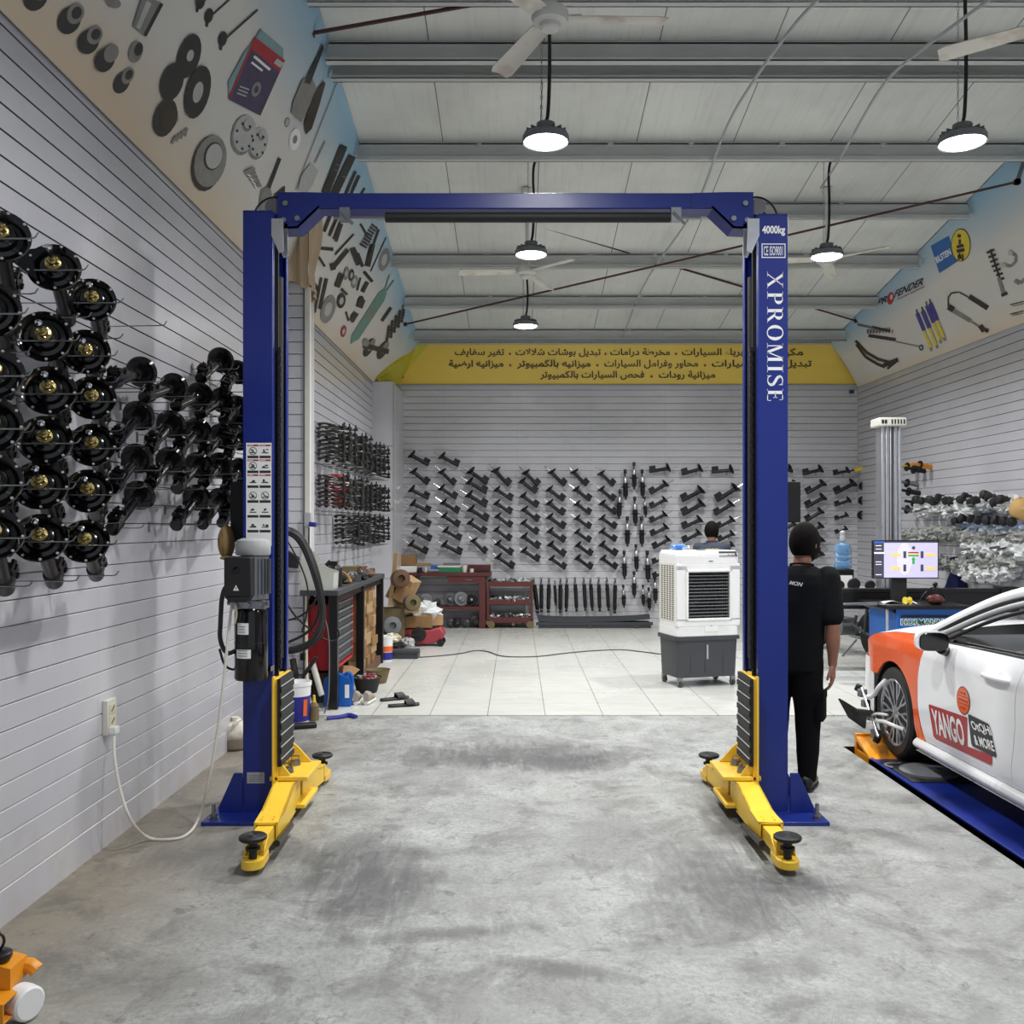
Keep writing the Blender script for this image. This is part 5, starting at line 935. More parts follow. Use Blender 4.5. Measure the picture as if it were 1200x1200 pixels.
for i, (x, y, sx_, sy, sz, m_, l, nm) in enumerate(((-1.72, 9.35, .14, .2, .03, 'tan', 'tan belt offcut lying on the bench', 'belt'), (-1.84, 10.3, .16, .22, .13, 'khaki', 'square khaki tin on the far half of the bench', 'tin'), (-1.78, 10.75, .2, .3, .11, 'brown', 'dark brown power tool on the far end of the bench', 'power_tool'), (-1.70, 9.7, .12, .16, .05, 'ggreen', 'folded greenish rag on the bench', 'rag'), (-1.68, 10.1, .1, .12, .06, 'brown', 'brown lump of dirty cloth on the bench', 'rag'), (-1.66, 10.5, .09, .14, .03, 'pink', 'dull pink cloth strip at the bench edge', 'rag'), (-1.82, 9.45, .2, .2, .08, 'blackmatte', 'black rubber boot pile on the bench', 'boot'), (-1.86, 9.15, .12, .12, .16, 'blackmatte', 'black box standing at the wall on the bench', 'box'))):
    b = MB()
    if nm in ('tin', 'box'): b.box((x, y, bz + sz / 2), (sx_, sy, sz), 0, .2)
    elif nm == 'power_tool': b.cyl((x - .12, y, bz + .06), (x + .06, y, bz + .06), .055); b.cyl((x + .06, y, bz + .06), (x + .15, y, bz + .06), .03); b.box((x - .05, y, bz + .03), (.05, .16, .05)); b.cyl((x, y - .1, bz + .08), (x, y + .1, bz + .08), .03)
    else: b.crumple((x, y, bz + sz * .9), (sx_ / 2, sy / 2, sz), i + 5, 0, 12, 8, .22)
    simple(nm, l, nm.replace('_', ' '), b, m_, smooth=50)
b = MB(); b.tube([(-1.80 + .15 * math.cos(a), 9.25 + .1 * math.sin(a) * .4, bz + .02 + .11 * abs(math.sin(a))) for a in [i * .22 for i in range(15)]], .014, 6); simple('drive_belt', 'curved brown strap arching on the bench', 'strap', b, 'tan')
b = MB(); b.prism([(0, 0), (.16, -.02), (.17, .08), (.06, .15), (0, .12)], (-2.17, 8.55, 1.33), (1, 0, 0), (0, 0, 1), (0, .1, 0)); b.bb(XL, -2.1, 8.57, 8.61, 1.36, 1.4); simple('air_regulator', 'black angled fitting on the wall above the bench', 'fitting', b, 'blackmatte')
# junk heap beyond the bench
q = random.Random(21); JX, JY = -1.42, 12.2
t = thing('engine_hoist_base', 'pink red floor jack lying among the junk beyond the bench', 'jack', (-1.3, 12.9, TZ)); b = MB(); b.prism([(-.32, .1), (-.26, .24), (.1, .22), (.24, .26), (.30, .16), (.24, .06), (.05, .03), (-.22, .04)], (-1.28, 12.75, TZ), (1, 0, 0), (0, 0, 1), (0, .26, 0)); b.build('frame', 'pink', t, bevel=.02, fix=True)
for x in (-1.52, -1.04):
    for y in (12.74, 13.0): b = MB(); b.cyl((x, y - .02, TZ + .05), (x, y + .02, TZ + .05), .05, n=16); b.build('wheel', 'black', t)
b = MB(); b.lathe([(.09, -.03), (.1, 0), (.09, .03), (.03, .035), (.03, .05)], (-1.33, 12.70, TZ + .17), (0, -1, 0), 18); b.cyl((-1.6, 12.66, TZ + .16), (-1.34, 12.66, TZ + .16), .012); b.build('hub', 'blackmatte', t)
b = MB(); b.bb(-1.72, -1.22, 11.55, 11.8, TZ, TZ + .1); b.bb(-1.74, -1.2, 11.53, 11.56, TZ + .07, TZ + .11); simple('steel_channel', 'dark grey steel channel on the tiles before the junk heap', 'steel channel', b, 'dgrey', bevel=.004)
b = MB(); b.crumple((-1.3, 12.95, TZ + .45), (.24, .16, .12), 2, 0, 16, 10, .4); simple('crumpled_bag', 'crumpled clear plastic bags heaped on a carton over the jack', 'bag', b, 'bag', smooth=0)
for i, (x, y, z, sz, rz, m_, l) in enumerate(((-1.35, 12.9, .33, (.36, .3, .16), .1, 'card', 'flattened brown carton on the jack'), (-1.15, 12.95, .34, (.2, .2, .14), .5, 'wood', 'open light brown carton right of the heap'), (-1.55, 12.4, .74, (.26, .2, .22), .6, 'card', 'tilted brown carton in the middle of the heap'), (-1.45, 12.6, .84, (.18, .24, .2), -.4, 'wood', 'pale carton leaning high on the heap'), (-1.66, 12.5, .3, (.3, .3, .5), .2, 'khaki', 'brown carton at the foot of the heap'), (-1.5, 12.7, .55, (.3, .26, .16), .3, 'tan', 'tan carton under the electric motor'))):
    b = MB(); T_ = Matrix.Rotation(rz, 3, 'Z') @ Matrix.Rotation(.5 if 'tilted' in l or 'leaning' in l else 0, 3, 'Y'); b.box((x, y, z + TZ), sz, 0, 0, T_); simple('carton', l, 'box', b, m_, 'cartons in the junk heap', .004)
for i, (x, y, z, r, l) in enumerate(((-1.38, 12.3, .63, .11, 'beige round motor part with hollow centre on the heap'), (-1.62, 12.1, .35, .12, 'grey drum shaped part low on the heap'), (-1.52, 12.2, .95, .12, 'dusty round alternator on top of the heap'))):
    t = thing('motor_part', l, 'machine part', (x, y, TZ + z - r), 'motor parts in the junk heap'); b = MB(); b.lathe([(r * .3, -.1), (r * .9, -.1), (r, -.07), (r, .07), (r * .9, .1), (r * .4, .11), (r * .35, .06)], (x, y, z + TZ), (.3, -1, .1), 20); b.build('housing', ['khaki', 'grey', 'brown'][i], t); b = MB(); b.lathe([(r * 1.01, -.03), (r * 1.01, .03)], (x, y, z + TZ), (.3, -1, .1), 20); b.build('winding', ['navy', 'blackmatte', 'khaki'][i], t)
b = MB(); b.box((-1.62, 12.3, 1.0), (.05, .12, .7), 0, 0, Matrix.Rotation(.12, 3, 'Y')); simple('wood_plank', 'pale wooden plank standing in the junk heap', 'plank', b, 'wood')
b = MB(); b.bb(-2.1, -1.6, 12.7, 13.2, TZ, TZ + .3); b.bb(-2.05, -1.65, 12.75, 13.15, TZ + .3, TZ + .5); simple('wood_crate', 'low wooden crate under the junk heap', 'crate', b, 'brown')
for i in range(9):
    b = MB(); b.crumple((-1.6 + q.uniform(-.2, .25), 11.95 + q.uniform(-.1, .3), TZ + .06 + .07 * (i // 3)), (q.uniform(.08, .13), .10, q.uniform(.06, .08)), 40 + i, 0, 10, 6, .3); simple('scrap_piece', f'rough scrap lump, {ORD[i]} counted from the floor beside the bench end', 'scrap', b, ['lgrey', 'cream', 'khaki', 'blackmatte', 'offwhite'][i % 5], 'scrap lumps at the bench end', smooth=0)
# ================================================================== back wall furniture
W0, W1, WY, WZ = at(478, 700, 15.0).x, at(574, 700, 15.0).x, 15.0, at(478, 671, 15.0).z
t = thing('workbench', 'maroon steel workbench against the back wall', 'workbench', ((W0 + W1) / 2, 15.2, TZ)); b = MB(); b.bb(W0 - .15, W1 + .02, WY - .03, YB - .02, WZ - .055, WZ); b.build('bench_top', 'maroon', t, bevel=.004)
for x in (W0 + .05, W1 - .12):
    for y in (WY + .02, YB - .1): b = MB(); b.bb(x - .05, x + .05, y - .03, y + .03, TZ, WZ - .055); b.bb(x - .08, x + .08, y - .05, y + .05, TZ, TZ + .01); b.build('leg', 'maroon', t)
b = MB(); b.bb(W0, W1 - .1, WY, YB - .1, TZ + .30, TZ + .345); b.build('lower_shelf', 'maroon', t); b = MB(); b.bb(at(525, 0, WY).x, W1 - .16, WY - .01, WY + .4, WZ - .16, WZ - .055); d = b.build('drawer', 'maroon', t); b = MB(); b.bb(at(545, 0, WY).x, at(553, 0, WY).x, WY - .02, WY - .01, WZ - .12, WZ - .11); b.build('drawer_pull', 'steel', d)
def on(px, Y): return at(px, 600, Y).x
for x0, x1, h, dz, dy, m_, l, nm in ((468, 486, .16, .11, .1, 'card', 'brown carton on the left end of the maroon bench', 'carton'), (468, 488, .10, 0, 0, 'white', 'white carton under the brown one on the maroon bench', 'carton'), (486, 503, .035, .10, .08, 'tan', 'flat tan box lying beside the brown carton', 'carton'), (504, 514, .06, .05, .06, 'cabblue', 'blue and white box end on the maroon bench', 'carton'), (514, 540, .08, 0, .02, 'green', 'green tray on the maroon bench', 'tray'), (512, 539, .03, .08, .02, 'offwhite', 'white papers lying over the green tray', 'papers'), (519, 538, .03, .115, .05, 'grey', 'grey flat case on top of the papers', 'case'), (541, 547, .11, 0, .0, 'offwhite', 'white tall cup on the maroon bench', 'cup'), (550, 555, .055, 0, 0, 'paper', 'small white cup near the right end of the bench', 'cup'), (547, 574, .11, 0, .28, 'maroon', 'maroon tool box at the right end of the bench', 'tool box'), (556, 573, .03, 0, .03, 'blackmatte', 'black tray with small parts before the tool box', 'tray'), (489, 493, .07, 0, 0, 'blackmatte', 'black hammer head on the bench edge', 'hammer'), (496, 500, .08, 0, 0, 'offwhite', 'small white bottle beside the hammer', 'bottle')):
    a, c = on(x0, WY), on(x1, WY); b = MB()
    if nm in ('cup', 'bottle'): r = (c - a) / 2; b.lathe([(0, 0), (r * .8, 0), (r, h), (r * .9, h), (r * .75, .01), (0, .01)], ((a + c) / 2, WY + .1, WZ + dz), n=16)
    else: b.bb(a, c, WY + .04 + dy, WY + .26 + dy, WZ + dz, WZ + dz + h)
    if nm == 'hammer': b.bb(a + .02, a + .04, WY - .05, WY - .03, WZ - .22, WZ + .05); b.bb(a, a + .05, WY - .06, WY + .08, WZ + .02, WZ + .05)
    simple(nm.replace(' ', '_'), l, nm, b, m_, None, .004)
q = random.Random(5)
for i, (px, r) in enumerate(((481, .085), (491, .10), (499, .10), (512, .06), (528, .105), (540, .115), (553, .095))):
    c = at(px, 713 - r * 20, 15.12); c.z = TZ + .345 + r; t = thing('brake_disc', f'worn wheel hub or disc, {ORD[i]} from left on the maroon bench shelf', 'disc', (c.x, c.y, c.z - r), 'hubs on the lower shelf'); b = MB(); b.lathe([(r * .95, 0), (r, .005), (r, .03), (r * .6, .035), (r * .5, .06), (r * .2, .06)], c, (q.uniform(-.4, .4), -1, .2), 18); b.build('disc', ['blackmatte', 'dgrey', 'grey'][i % 3], t); b = MB(); b.lathe([(r * .25, .05), (r * .22, .09), (0, .09)], c, (0, -1, .2), 10); b.build('hub', 'steel', t)
for i, px in enumerate((497, 506, 516, 528, 536, 547, 556, 564)):
    r = q.uniform(.06, .1); c = at(px, 730, 15.1); c.z = TZ + r; t = thing('hub_bearing', f'dirty wheel hub, {ORD[i]} from left on the floor under the maroon bench', 'hub', (c.x, c.y, TZ), 'hubs under the maroon bench'); b = MB(); b.lathe([(r * .9, 0), (r, .01), (r, .05), (r * .5, .07), (r * .45, .11)], c, (q.uniform(-.5, .5), -1, .1), 16); b.build('ring', ['blackmatte', 'dgrey'][i % 2], t); b = MB(); b.lathe([(r * .35, .08), (0, .115)], c, (0, -1, .1), 10); b.build('centre', 'steel', t)
# maroon trolley
T0, T1 = on(570.5, 14.98), on(624.5, 14.98); t = thing('tool_trolley', 'maroon three shelf trolley right of the maroon bench', 'trolley', ((T0 + T1) / 2, 15.2, TZ))
for z, nm in ((at(0, 684, 14.98).z, 'top_shelf'), (at(0, 705, 14.98).z, 'middle_shelf'), (at(0, 726, 14.98).z, 'bottom_shelf')):
    b = MB(); b.bb(T0, T1, 14.98, 15.38, z - .05, z - .04); b.bb(T0, T1, 14.98, 14.99, z - .05, z + .035); b.bb(T0, T1, 15.37, 15.38, z - .05, z + .035); b.bb(T0, T0 + .01, 14.98, 15.38, z - .05, z + .035); b.bb(T1 - .01, T1, 14.98, 15.38, z - .05, z + .035); b.build(nm, 'maroon', t)
    b = MB(); q = random.Random(int(z * 100))
    for i in range(150): s_ = q.uniform(.012, .035); b.box((q.uniform(T0 + .04, T1 - .04), q.uniform(15.0, 15.34), z - .02 + q.uniform(0, .09 if z < .9 else .05)), (s_ * 1.6, s_, s_), q.choice((0, 0, 1, 2)), 0, Matrix.Rotation(q.uniform(0, 3), 3, 'Z') @ Matrix.Rotation(q.uniform(0, 3), 3, 'X'))
    tag(b.build('bagged_fittings', ['bag', 'steel', 'ggreen'], None, 0), f'shiny bagged fittings heaped on the {nm.replace("_", " ")} of the maroon trolley', 'fittings', None, 'stuff')
for x in (T0 + .02, T1 - .02):
    for y in (14.99, 15.36): b = MB(); b.bb(x - .02, x + .02, y - .012, y + .012, TZ + .12, at(0, 681, 14.98).z); b.build('post', 'maroon', t); b = MB(); b.cyl((x - .02 if x > T1 - .1 else x + .05, y - .015, TZ + .06), (x - .02 if x > T1 - .1 else x + .05, y + .015, TZ + .06), .06, n=14); b.bb(x - .03, x + .03, y - .012, y + .012, TZ + .06, TZ + .14); b.build('caster', 'khaki', t)
p = atz(601.5, 735, TZ); t = thing('spray_can', 'small red bottle on the tiles before the trolley', 'bottle', p); b = MB(); b.lathe([(0, 0), (.028, 0), (.028, .1), (.012, .12)], p, n=12); b.build('can', 'red', t); b = MB(); b.lathe([(.012, .12), (.008, .17), (0, .17)], p, n=8); b.build('nozzle', 'inkred', t); b = MB(); b.lathe([(.0285, .03), (.0285, .07)], p, n=12); b.build('label_band', 'paper', t)
b = MB(); b.text('x', lambda x, y: Vector((0, 0, 0))) if 0 else None
x0, x1 = on(628, 15.0), on(765, 15.0); b = MB(); prof = [(0, .0), (0, .13), (.04, .20), (.3, .22), (.36, .1), (.36, 0)]
b.grid(lambda u, v: Vector((x0 + (x1 - x0) * (.02 + .96 * u) + .05 * (v - .5) * math.sin(u * 3), 14.98 + .36 * v, TZ + .085 + .085 * math.sin(v * math.pi) + .035 * u * (1 - v) + .03 * (abs(u - .5) * 2) ** 3)), 30, 10); b.bb(x0 + .05, x1 - .03, 15.0, 15.34, TZ, TZ + .09); b.bb(x0, x1, 14.985, 15.0, TZ + .05, TZ + .1)
for px in (688, 742): b.bb(on(px, 15), on(px + 6, 15), 14.97, 14.99, TZ - .0, TZ + .055)
simple('car_bumper', 'long dark grey plastic bumper lying along the back wall', 'bumper', b, 'dgrey', smooth=50)
b = MB(); b.tube([atz(x, y, TZ + .008) for x, y in ((486, 770.5), (510, 769), (540, 766), (556, 762), (572, 763), (585, 769), (610, 770), (635, 769), (665, 765), (700, 762), (730, 761), (755, 764), (778, 767))], .007, 6, sm=2); simple('floor_cable', 'grey cable winding across the tiles to the cooler', 'cable', b, 'dgrey')
# ================================================================== evaporative cooler
CO = atz(797, 796.5, TZ + .09); ang = R(16); t = local('air_cooler', 'white portable evaporative air cooler on casters on the tiles', 'air cooler', (CO.x - .03, CO.y, TZ), ang); t.scale = (1.13, 1.08, 1.03)
Wd, Dp = .625, .44
def rbox(b, x0, x1, y0, y1, z0, z1, r, mi=0, tx=0, ty=0):
    pts = []
    for cx_, cy_, a0 in ((x1 - r, y1 - r, 0), (x0 + r, y1 - r, 90), (x0 + r, y0 + r, 180), (x1 - r, y0 + r, 270)): pts += [(cx_ + r * math.cos(R(a0 + k_ * 22.5)), cy_ + r * math.sin(R(a0 + k_ * 22.5))) for k_ in range(5)]
    n = len(pts); mx, my = (x0 + x1) / 2, (y0 + y1) / 2; top = [(mx + (x - mx) * (1 + tx), my + (y - my) * (1 + ty)) for x, y in pts]
    b.add([(x, y, z0) for x, y in pts] + [(x, y, z1) for x, y in top], [tuple(range(n))[::-1], tuple(range(n, 2 * n))] + [(i, (i + 1) % n, n + (i + 1) % n, n + i) for i in range(n)], mi)
zt0, zt1, zc1 = .095, .50, 1.345
b = MB(); rbox(b, .02, Wd - .02, .02, Dp - .02, zt0, zt1, .05, 0, .05, .06); rbox(b, -.01, Wd + .01, -.01, Dp + .01, zt1 - .035, zt1, .05, 0)
for x in (.14, .28, .46): b.bb(x, x + .01, .012, .03, zt0 + .05, zt1 - .06)
b.bb(.295, .31, .004, .02, zt0 + .18, zt0 + .32, 1); b.build('water_tank', ['dgrey', 'lgrey'], t, world=False)
b = MB(); rbox(b, 0, Wd, 0, Dp, zt1, .60, .05); rbox(b, 0, Wd, 0, Dp, 1.21, 1.30, .05); rbox(b, 0, Wd, 0, Dp, 1.30, zc1, .05, 0, -.05, -.08)
b.bb(.0, .07, .05, .39, .6, 1.21); b.bb(0, .06, .012, .05, .6, 1.21); b.bb(.56, Wd, .012, Dp - .02, .6, 1.21); b.bb(.06, .56, .3, Dp, .6, 1.21); b.bb(.0, Wd, .0, .03, .6, .68); b.bb(.0, .1, .0, .03, .65, 1.2); b.bb(.52, Wd, .0, .03, .65, 1.2); b.bb(0, Wd, 0, .03, 1.15, 1.215); b.build('cabinet', 'white', t, bevel=.006, world=False)
b = MB()
for x0, x1, z0, z1 in ((.085, .54, .655, .68), (.085, .54, 1.135, 1.16), (.085, .108, .655, 1.16), (.517, .54, .655, 1.16)): b.bb(x0, x1, -.014, .02, z0, z1)
b.build('grille_frame', 'white', t, bevel=.006, world=False)
b = MB()
for i in range(14): z = .70 + i * .033; b.box((.3125, .01, z), (.41, .022, .005), 0, 0, Matrix.Rotation(-.5, 3, 'X'))
b.build('louvre', 'grey', t, world=False); b = MB()
for i in range(19): b.bb(.115 + i * .0215, .119 + i * .0215, .035, .06, .68, 1.14)
b.build('fins', 'dgrey', t, world=False); b = MB(); b.bb(.1, .53, .2, .21, .66, 1.16); b.lathe([(.04, 0), (.06, .06), (.0, .07)], (.3125, .2, .9), (0, -1, 0), 20)
for i in range(5):
    a = i * 1.2566; b.box((.3125 + .11 * math.cos(a), .16, .9 + .11 * math.sin(a)), (.16, .01, .07), 0, 0, Matrix.Rotation(-a, 3, 'Y') @ Matrix.Rotation(.5, 3, 'X'))
b.build('fan_rotor', 'black', t, world=False)
b = MB()
for c_ in range(5):
    for r_ in range(26): b.bb(-.003, .001, .07 + c_ * .06, .105 + c_ * .06, .66 + r_ * .021, .671 + r_ * .021)
b.bb(-.002, .003, .055, .39, .64, 1.215, 1); M['slotbrown'] = pm('slotbrown', (74, 66, 58), .8); b.build('side_intake', ['slotbrown', 'offwhite'], t, smooth=0, world=False)
b = MB(); b.quad((.415, -.002, 1.285), (.60, -.002, 1.285), (.592, .012, 1.338), (.415, .012, 1.338), 0)
for i, m_ in enumerate((1, 2, 1, 3)): b.quad((.50 + i * .023, -.003, 1.304), (.512 + i * .023, -.003, 1.304), (.512 + i * .023, .001, 1.312), (.50 + i * .023, .001, 1.312), m_)
b.build('control_panel', ['dgrey', 'green', 'lgrey', 'inkred'], t, smooth=0, world=False); b = MB(); b.quad((.31, -.002, 1.236), (.355, -.002, 1.236), (.352, -.002, 1.245), (.313, -.002, 1.245)); b.build('logo', 'blackmatte', t, smooth=0, world=False)
b = MB(); b.bb(.27, .40, -.006, .0, .545, .605); b.bb(.325, .345, -.008, 0, .60, .606, 1); b.build('drain_door', ['white', 'grey'], t, bevel=.002, world=False); b = MB(); b.bb(.26, .33, .1, .16, zc1, zc1 + .006); b.build('top_cap', 'blackmatte', t, world=False)
for x, y in ((.05, .05), (Wd - .05, .05), (.05, Dp - .05), (Wd - .05, Dp - .05)):
    b = MB(); b.lathe([(.03, -.012), (.034, -.01), (.034, .01), (.03, .012)], (x, y, .034), (1, .2, 0), 16); w_ = b.build('caster', 'dgrey', t, world=False); b = MB(); b.bb(x - .02, x + .02, y - .018, y + .018, .055, .1); b.bb(x - .022, x - .016, y - .012, y + .012, .02, .07); b.build('caster_fork', 'steel', w_, world=False)
tp = t.matrix_world if False else Matrix.Translation(Vector((CO.x, CO.y, TZ))) @ Matrix.Rotation(ang, 4, 'Z')
p = tp @ Vector((.12, .3, zc1 * 1.03)); t2 = thing('water_bottle', 'small water bottle with blue label lying on the cooler', 'bottle', p); d = Vector((1, .15, 0)); b = MB(); b.lathe([(0, 0), (.03, .005), (.033, .03), (.033, .13), (.014, .17), (.014, .19)], p + Vector((-.08, 0, .034)), d, 14); b.build('bottle', 'bluepet', t2); b = MB(); b.lathe([(.034, .05), (.034, .12)], p + Vector((-.08, 0, .034)), d, 14); b.build('label_band', 'cabblue', t2); b = MB(); b.lathe([(.016, .185), (.016, .205), (0, .205)], p + Vector((-.08, 0, .034)), d, 10); b.build('cap', 'offwhite', t2)
# ================================================================== socket, cables and jack on the left
p = atx(125, 840, XL); t = thing('power_strip', 'white worn socket strip on the left wall with a cable', 'socket', p); b = MB(); b.bb(XL, XL + .03, p.y - .055, p.y + .055, p.z - .09, p.z + .095); b.build('box', 'offwhite', t, bevel=.004)
for dz in (.045, -.02): b = MB(); b.bb(XL + .03, XL + .034, p.y - .035, p.y + .035, p.z + dz - .025, p.z + dz + .025); b.box((XL + .034, p.y, p.z + dz), (.002, .045, .008), 1, 0, Matrix.Rotation(.6, 3, 'X')); b.build('outlet', ['cream', 'ink'], t)
b = MB(); b.bb(XL + .03, XL + .07, p.y - .05, p.y + .0, p.z - .085, p.z - .045); b.build('plug', 'white', t, bevel=.005)
pts = [Vector((XL + .05, p.y - .02, p.z - .06))] + [at(x, y, Y) for x, y, Y in ((133, 882, 4.9), (140, 925, 4.86), (152, 962, 4.84))] + [atz(x, y, .008) for x, y in ((172, 983), (195, 984.5), (218, 981), (232, 964))] + [at(x, y, Y) for x, y, Y in ((243, 925, 5.25), (255, 860, 5.25), (262, 800, 5.25), (270, 720, 5.3), (274, 692, 5.32))]
b = MB(); b.tube(pts, .008, 8, sm=2); simple('power_cable', 'long off white cable drooping from the wall socket to the lift motor', 'cable', b, 'offwhite')
t = local('pallet_jack', 'orange jack with white wheel at the lower left corner', 'jack', (-1.975, 3.27, 0), 0)
P = lambda px, py, Y: at(px, py, Y) - Vector((-1.95, 3.27, 0))
b = MB(); a0 = P(13, 1172, 3.15); zt_ = P(13, 1172, 3.15).z; zb_ = P(13, 1196, 3.15).z + .005
b.prism([(-.25, zb_), (.02, zb_), (.02, zb_ + .003), (-.25, zb_ + .003)], (a0.x, -.16, 0), (1, 0, 0), (0, 0, 1), (0, .11, 0)); b.prism([(-.25, zt_), (.02, zt_), (.02, zt_ + .004), (-.25, zt_ + .004)], (a0.x, -.16, 0), (1, 0, 0), (0, 0, 1), (0, .11, 0)); b.bb(a0.x - .25, a0.x + .02, -.16, -.155, zb_, zt_); b.bb(a0.x - .05, a0.x - .045, -.16, -.05, zb_, zt_); b.bb(a0.x - .25, a0.x + .05, -.055, -.05, zb_, zt_)
b.prism([(-.3, zt_), (.03, zt_ + .005), (.03, zt_ + .075), (-.02, zt_ + .088), (-.3, zt_ + .06)], (a0.x - .04, -.06, 0), (1, 0, 0), (0, 0, 1), (0, .11, 0)); b.tube([(a0.x - .2, .06, zt_ + .03), (a0.x + .0, .05, zt_ + .042), (a0.x + .025, .05, zt_ + .02)], .026, 10, sm=1); b.build('frame', 'amberworn', t, world=False) if 'amberworn' in M else b.build('frame', 'amber', t, world=False)
c = P(35, 1176, 3.2); b = MB(); b.lathe([(.03, -.035), (.05, -.035), (.058, -.028), (.06, 0), (.058, .028), (.05, .035), (.03, .035)], (c.x - .01, c.y + .03, .061), (1, -.5, 0), 26); b.build('wheel', 'white', t, world=False); b = MB(); b.lathe([(.014, -.008), (.018, -.006), (.018, .006), (.008, .008), (.008, .014)], (c.x - .05, -.09, zb_ + .035), (.3, -1, 0), 14); b.build('axle_nut', 'steel', t, world=False)
b = MB(); b.lathe([(0, .0), (.036, 0), (.042, .012), (.042, .026), (.03, .034), (0, .036)], (a0.x - .07, -.02, zt_ + .088), (0, 0, 1), 16); b.build('pump_cap', 'black', t, world=False); b = MB(); b.tube([(a0.x - .07, -.02, zt_ + .12), (a0.x - .05, -.02, zt_ + .15), (a0.x - .06, -.02, zt_ + .18), (a0.x - .1, -.02, zt_ + .19)], .005, 6, sm=2); b.build('hose', 'black', t, world=False)
t = thing('security_camera', 'small black and white camera fixed below the yellow banner in the left corner', 'camera', at(470, 443, 15.3)); c = at(464, 437, YB - .02); b = MB(); b.box(c, (.06, .04, .1)); b.build('mount', 'offwhite', t); b = MB(); b.cyl(c + Vector((.0, -.02, -.03)), c + Vector((.12, -.14, -.09)), .028); b.build('barrel', 'black', t)
b = MB(); c = at(998, 459, YB - .02); b.box(c, (.07, .04, .06)); simple('junction_box', 'tiny grey box below the yellow banner in the right corner', 'box', b, 'dgrey')

q = random.Random(33)
for i in range(12):
    y = 9.3 + i * .16; x = -1.74 + q.uniform(-.1, .1); t = thing('machine_part', f'small dirty machine part, {ORD[i]} from the near end of the clutter along the bench', 'machine part', (x, y, BZ), 'dirty parts on the black bench'); b = MB(); m_ = ['blackmatte', 'brown', 'dgrey', 'khaki', 'blackmatte', 'maroon'][i % 6]
    if i % 3 == 0: b.lathe([(.03, -.06), (.045, -.05), (.045, .05), (.02, .07)], (x, y, BZ + .045), (q.uniform(-1, 1), q.uniform(-1, 1), 0), 14)
    elif i % 3 == 1: b.crumple((x, y, BZ + .04), (.07, .06, .045), 200 + i, 0, 12, 8, .25)
    else: b.box((x, y, BZ + .035), (.1, .07, .07), 0, q.uniform(0, 3)); b.cyl((x, y, BZ + .03), (x + q.uniform(-.1, .1), y + .1, BZ + .05), .014)
    b.build('casting', m_, t); b = MB(); b.lathe([(.014, 0), (.016, .02), (.006, .03)], (x, y, BZ + .07), (q.uniform(-.5, .5), 0, 1), 8); b.build('fitting', 'steel', t)
# ================================================================== the pit ramp and the car
t = thing('alignment_ramp', 'long blue ramp in the floor pit under the left car wheels', 'ramp', (2.88, 5.5, -.35))
b = MB(); b.bb(2.575, 3.2, .5, 6.88, -.09, -.004); b.bb(2.575, 2.6, .5, 6.88, -.09, .006); b.bb(2.65, 3.1, .5, 6.5, -.35, -.09, 1); b.build('deck', ['blue', 'blackmatte'], t, bevel=.004)
b = MB(); b.prism([(6.84, -.02), (7.16, .075), (7.16, .10), (7.12, .10), (6.84, .0)], (2.575, 0, 0), (0, 1, 0), (0, 0, 1), (.62, 0, 0)); b.bb(2.575, 2.6, 6.84, 7.16, -.09, .0); b.bb(2.575, 3.19, 7.13, 7.165, -.09, .12); b.build('stop_plate', 'amber', t, bevel=.003, fix=True)
c = Vector((2.83, 6.46, -.004)); b = MB(); b.bb(2.62, 3.15, 6.22, 6.78, -.006, .002, 1); b.lathe([(0, 0), (.19, 0), (.19, .022), (.17, .03), (0, .03)], c, n=36); b.tube([c + Vector((-.2, .1, .012)), c + Vector((-.24, .14, .015)), c + Vector((-.22, .2, .015)), c + Vector((-.1, .22, .012))], .01, 6, 0, sm=1); b.build('turn_plate', ['grey', 'blackmatte'], t)
CO_ = Vector((3.66, 6.87, .0)); FR, REAR = .98, -3.9
CAR = thing('car', 'white saloon car with orange front wing and taxi stickers at the right', 'car', (3.66, 5.4, 0))
def ip(x, xs, ys):
    if x <= xs[0]: return ys[0]
    for i in range(len(xs) - 1):
        if x <= xs[i + 1]: f = (x - xs[i]) / (xs[i + 1] - xs[i]); return ys[i] + (ys[i + 1] - ys[i]) * f
    return ys[-1]
def sm(f): return f * f * (3 - 2 * f)
def half(y, z):
    w = ip(z, [.16, .22, .32, .42, .5, .62, .72, .80, .88, .96], [.865, .890, .914, .9155, .9155, .9155, .9155, .918, .902, .865])
    if y > .3: w *= 1 - .36 * ((y - .3) / .68) ** 2.3
    if y < -3.1: w *= 1 - .16 * ((-3.1 - y) / .8) ** 2
    return w
def H(y): return ip(y, [-3.9, -3.5, -2.6, -1.7, -.8, -.45, 0, .35, .62, .8, .95], [1.0, 1.05, 1.03, .97, .945, .955, .925, .875, .79, .71, .62])
def cs(sd, y, z, e=0): return CO_ + Vector((sd * (half(y, z) + e), y, z))
RA = .372; ZW = .335
def arch(y, yc, lo, r=RA): d = y - yc; return max(lo, ZW + math.sqrt(max(0, r * r - d * d))) if abs(d) < r else lo
def lins(a, c, n): return [a + (c - a) * i / n for i in range(n + 1)]
def archys(yc): return [yc + (RA - 1e-4) * math.sin(R(a)) for a in range(-90, 91, 6)]
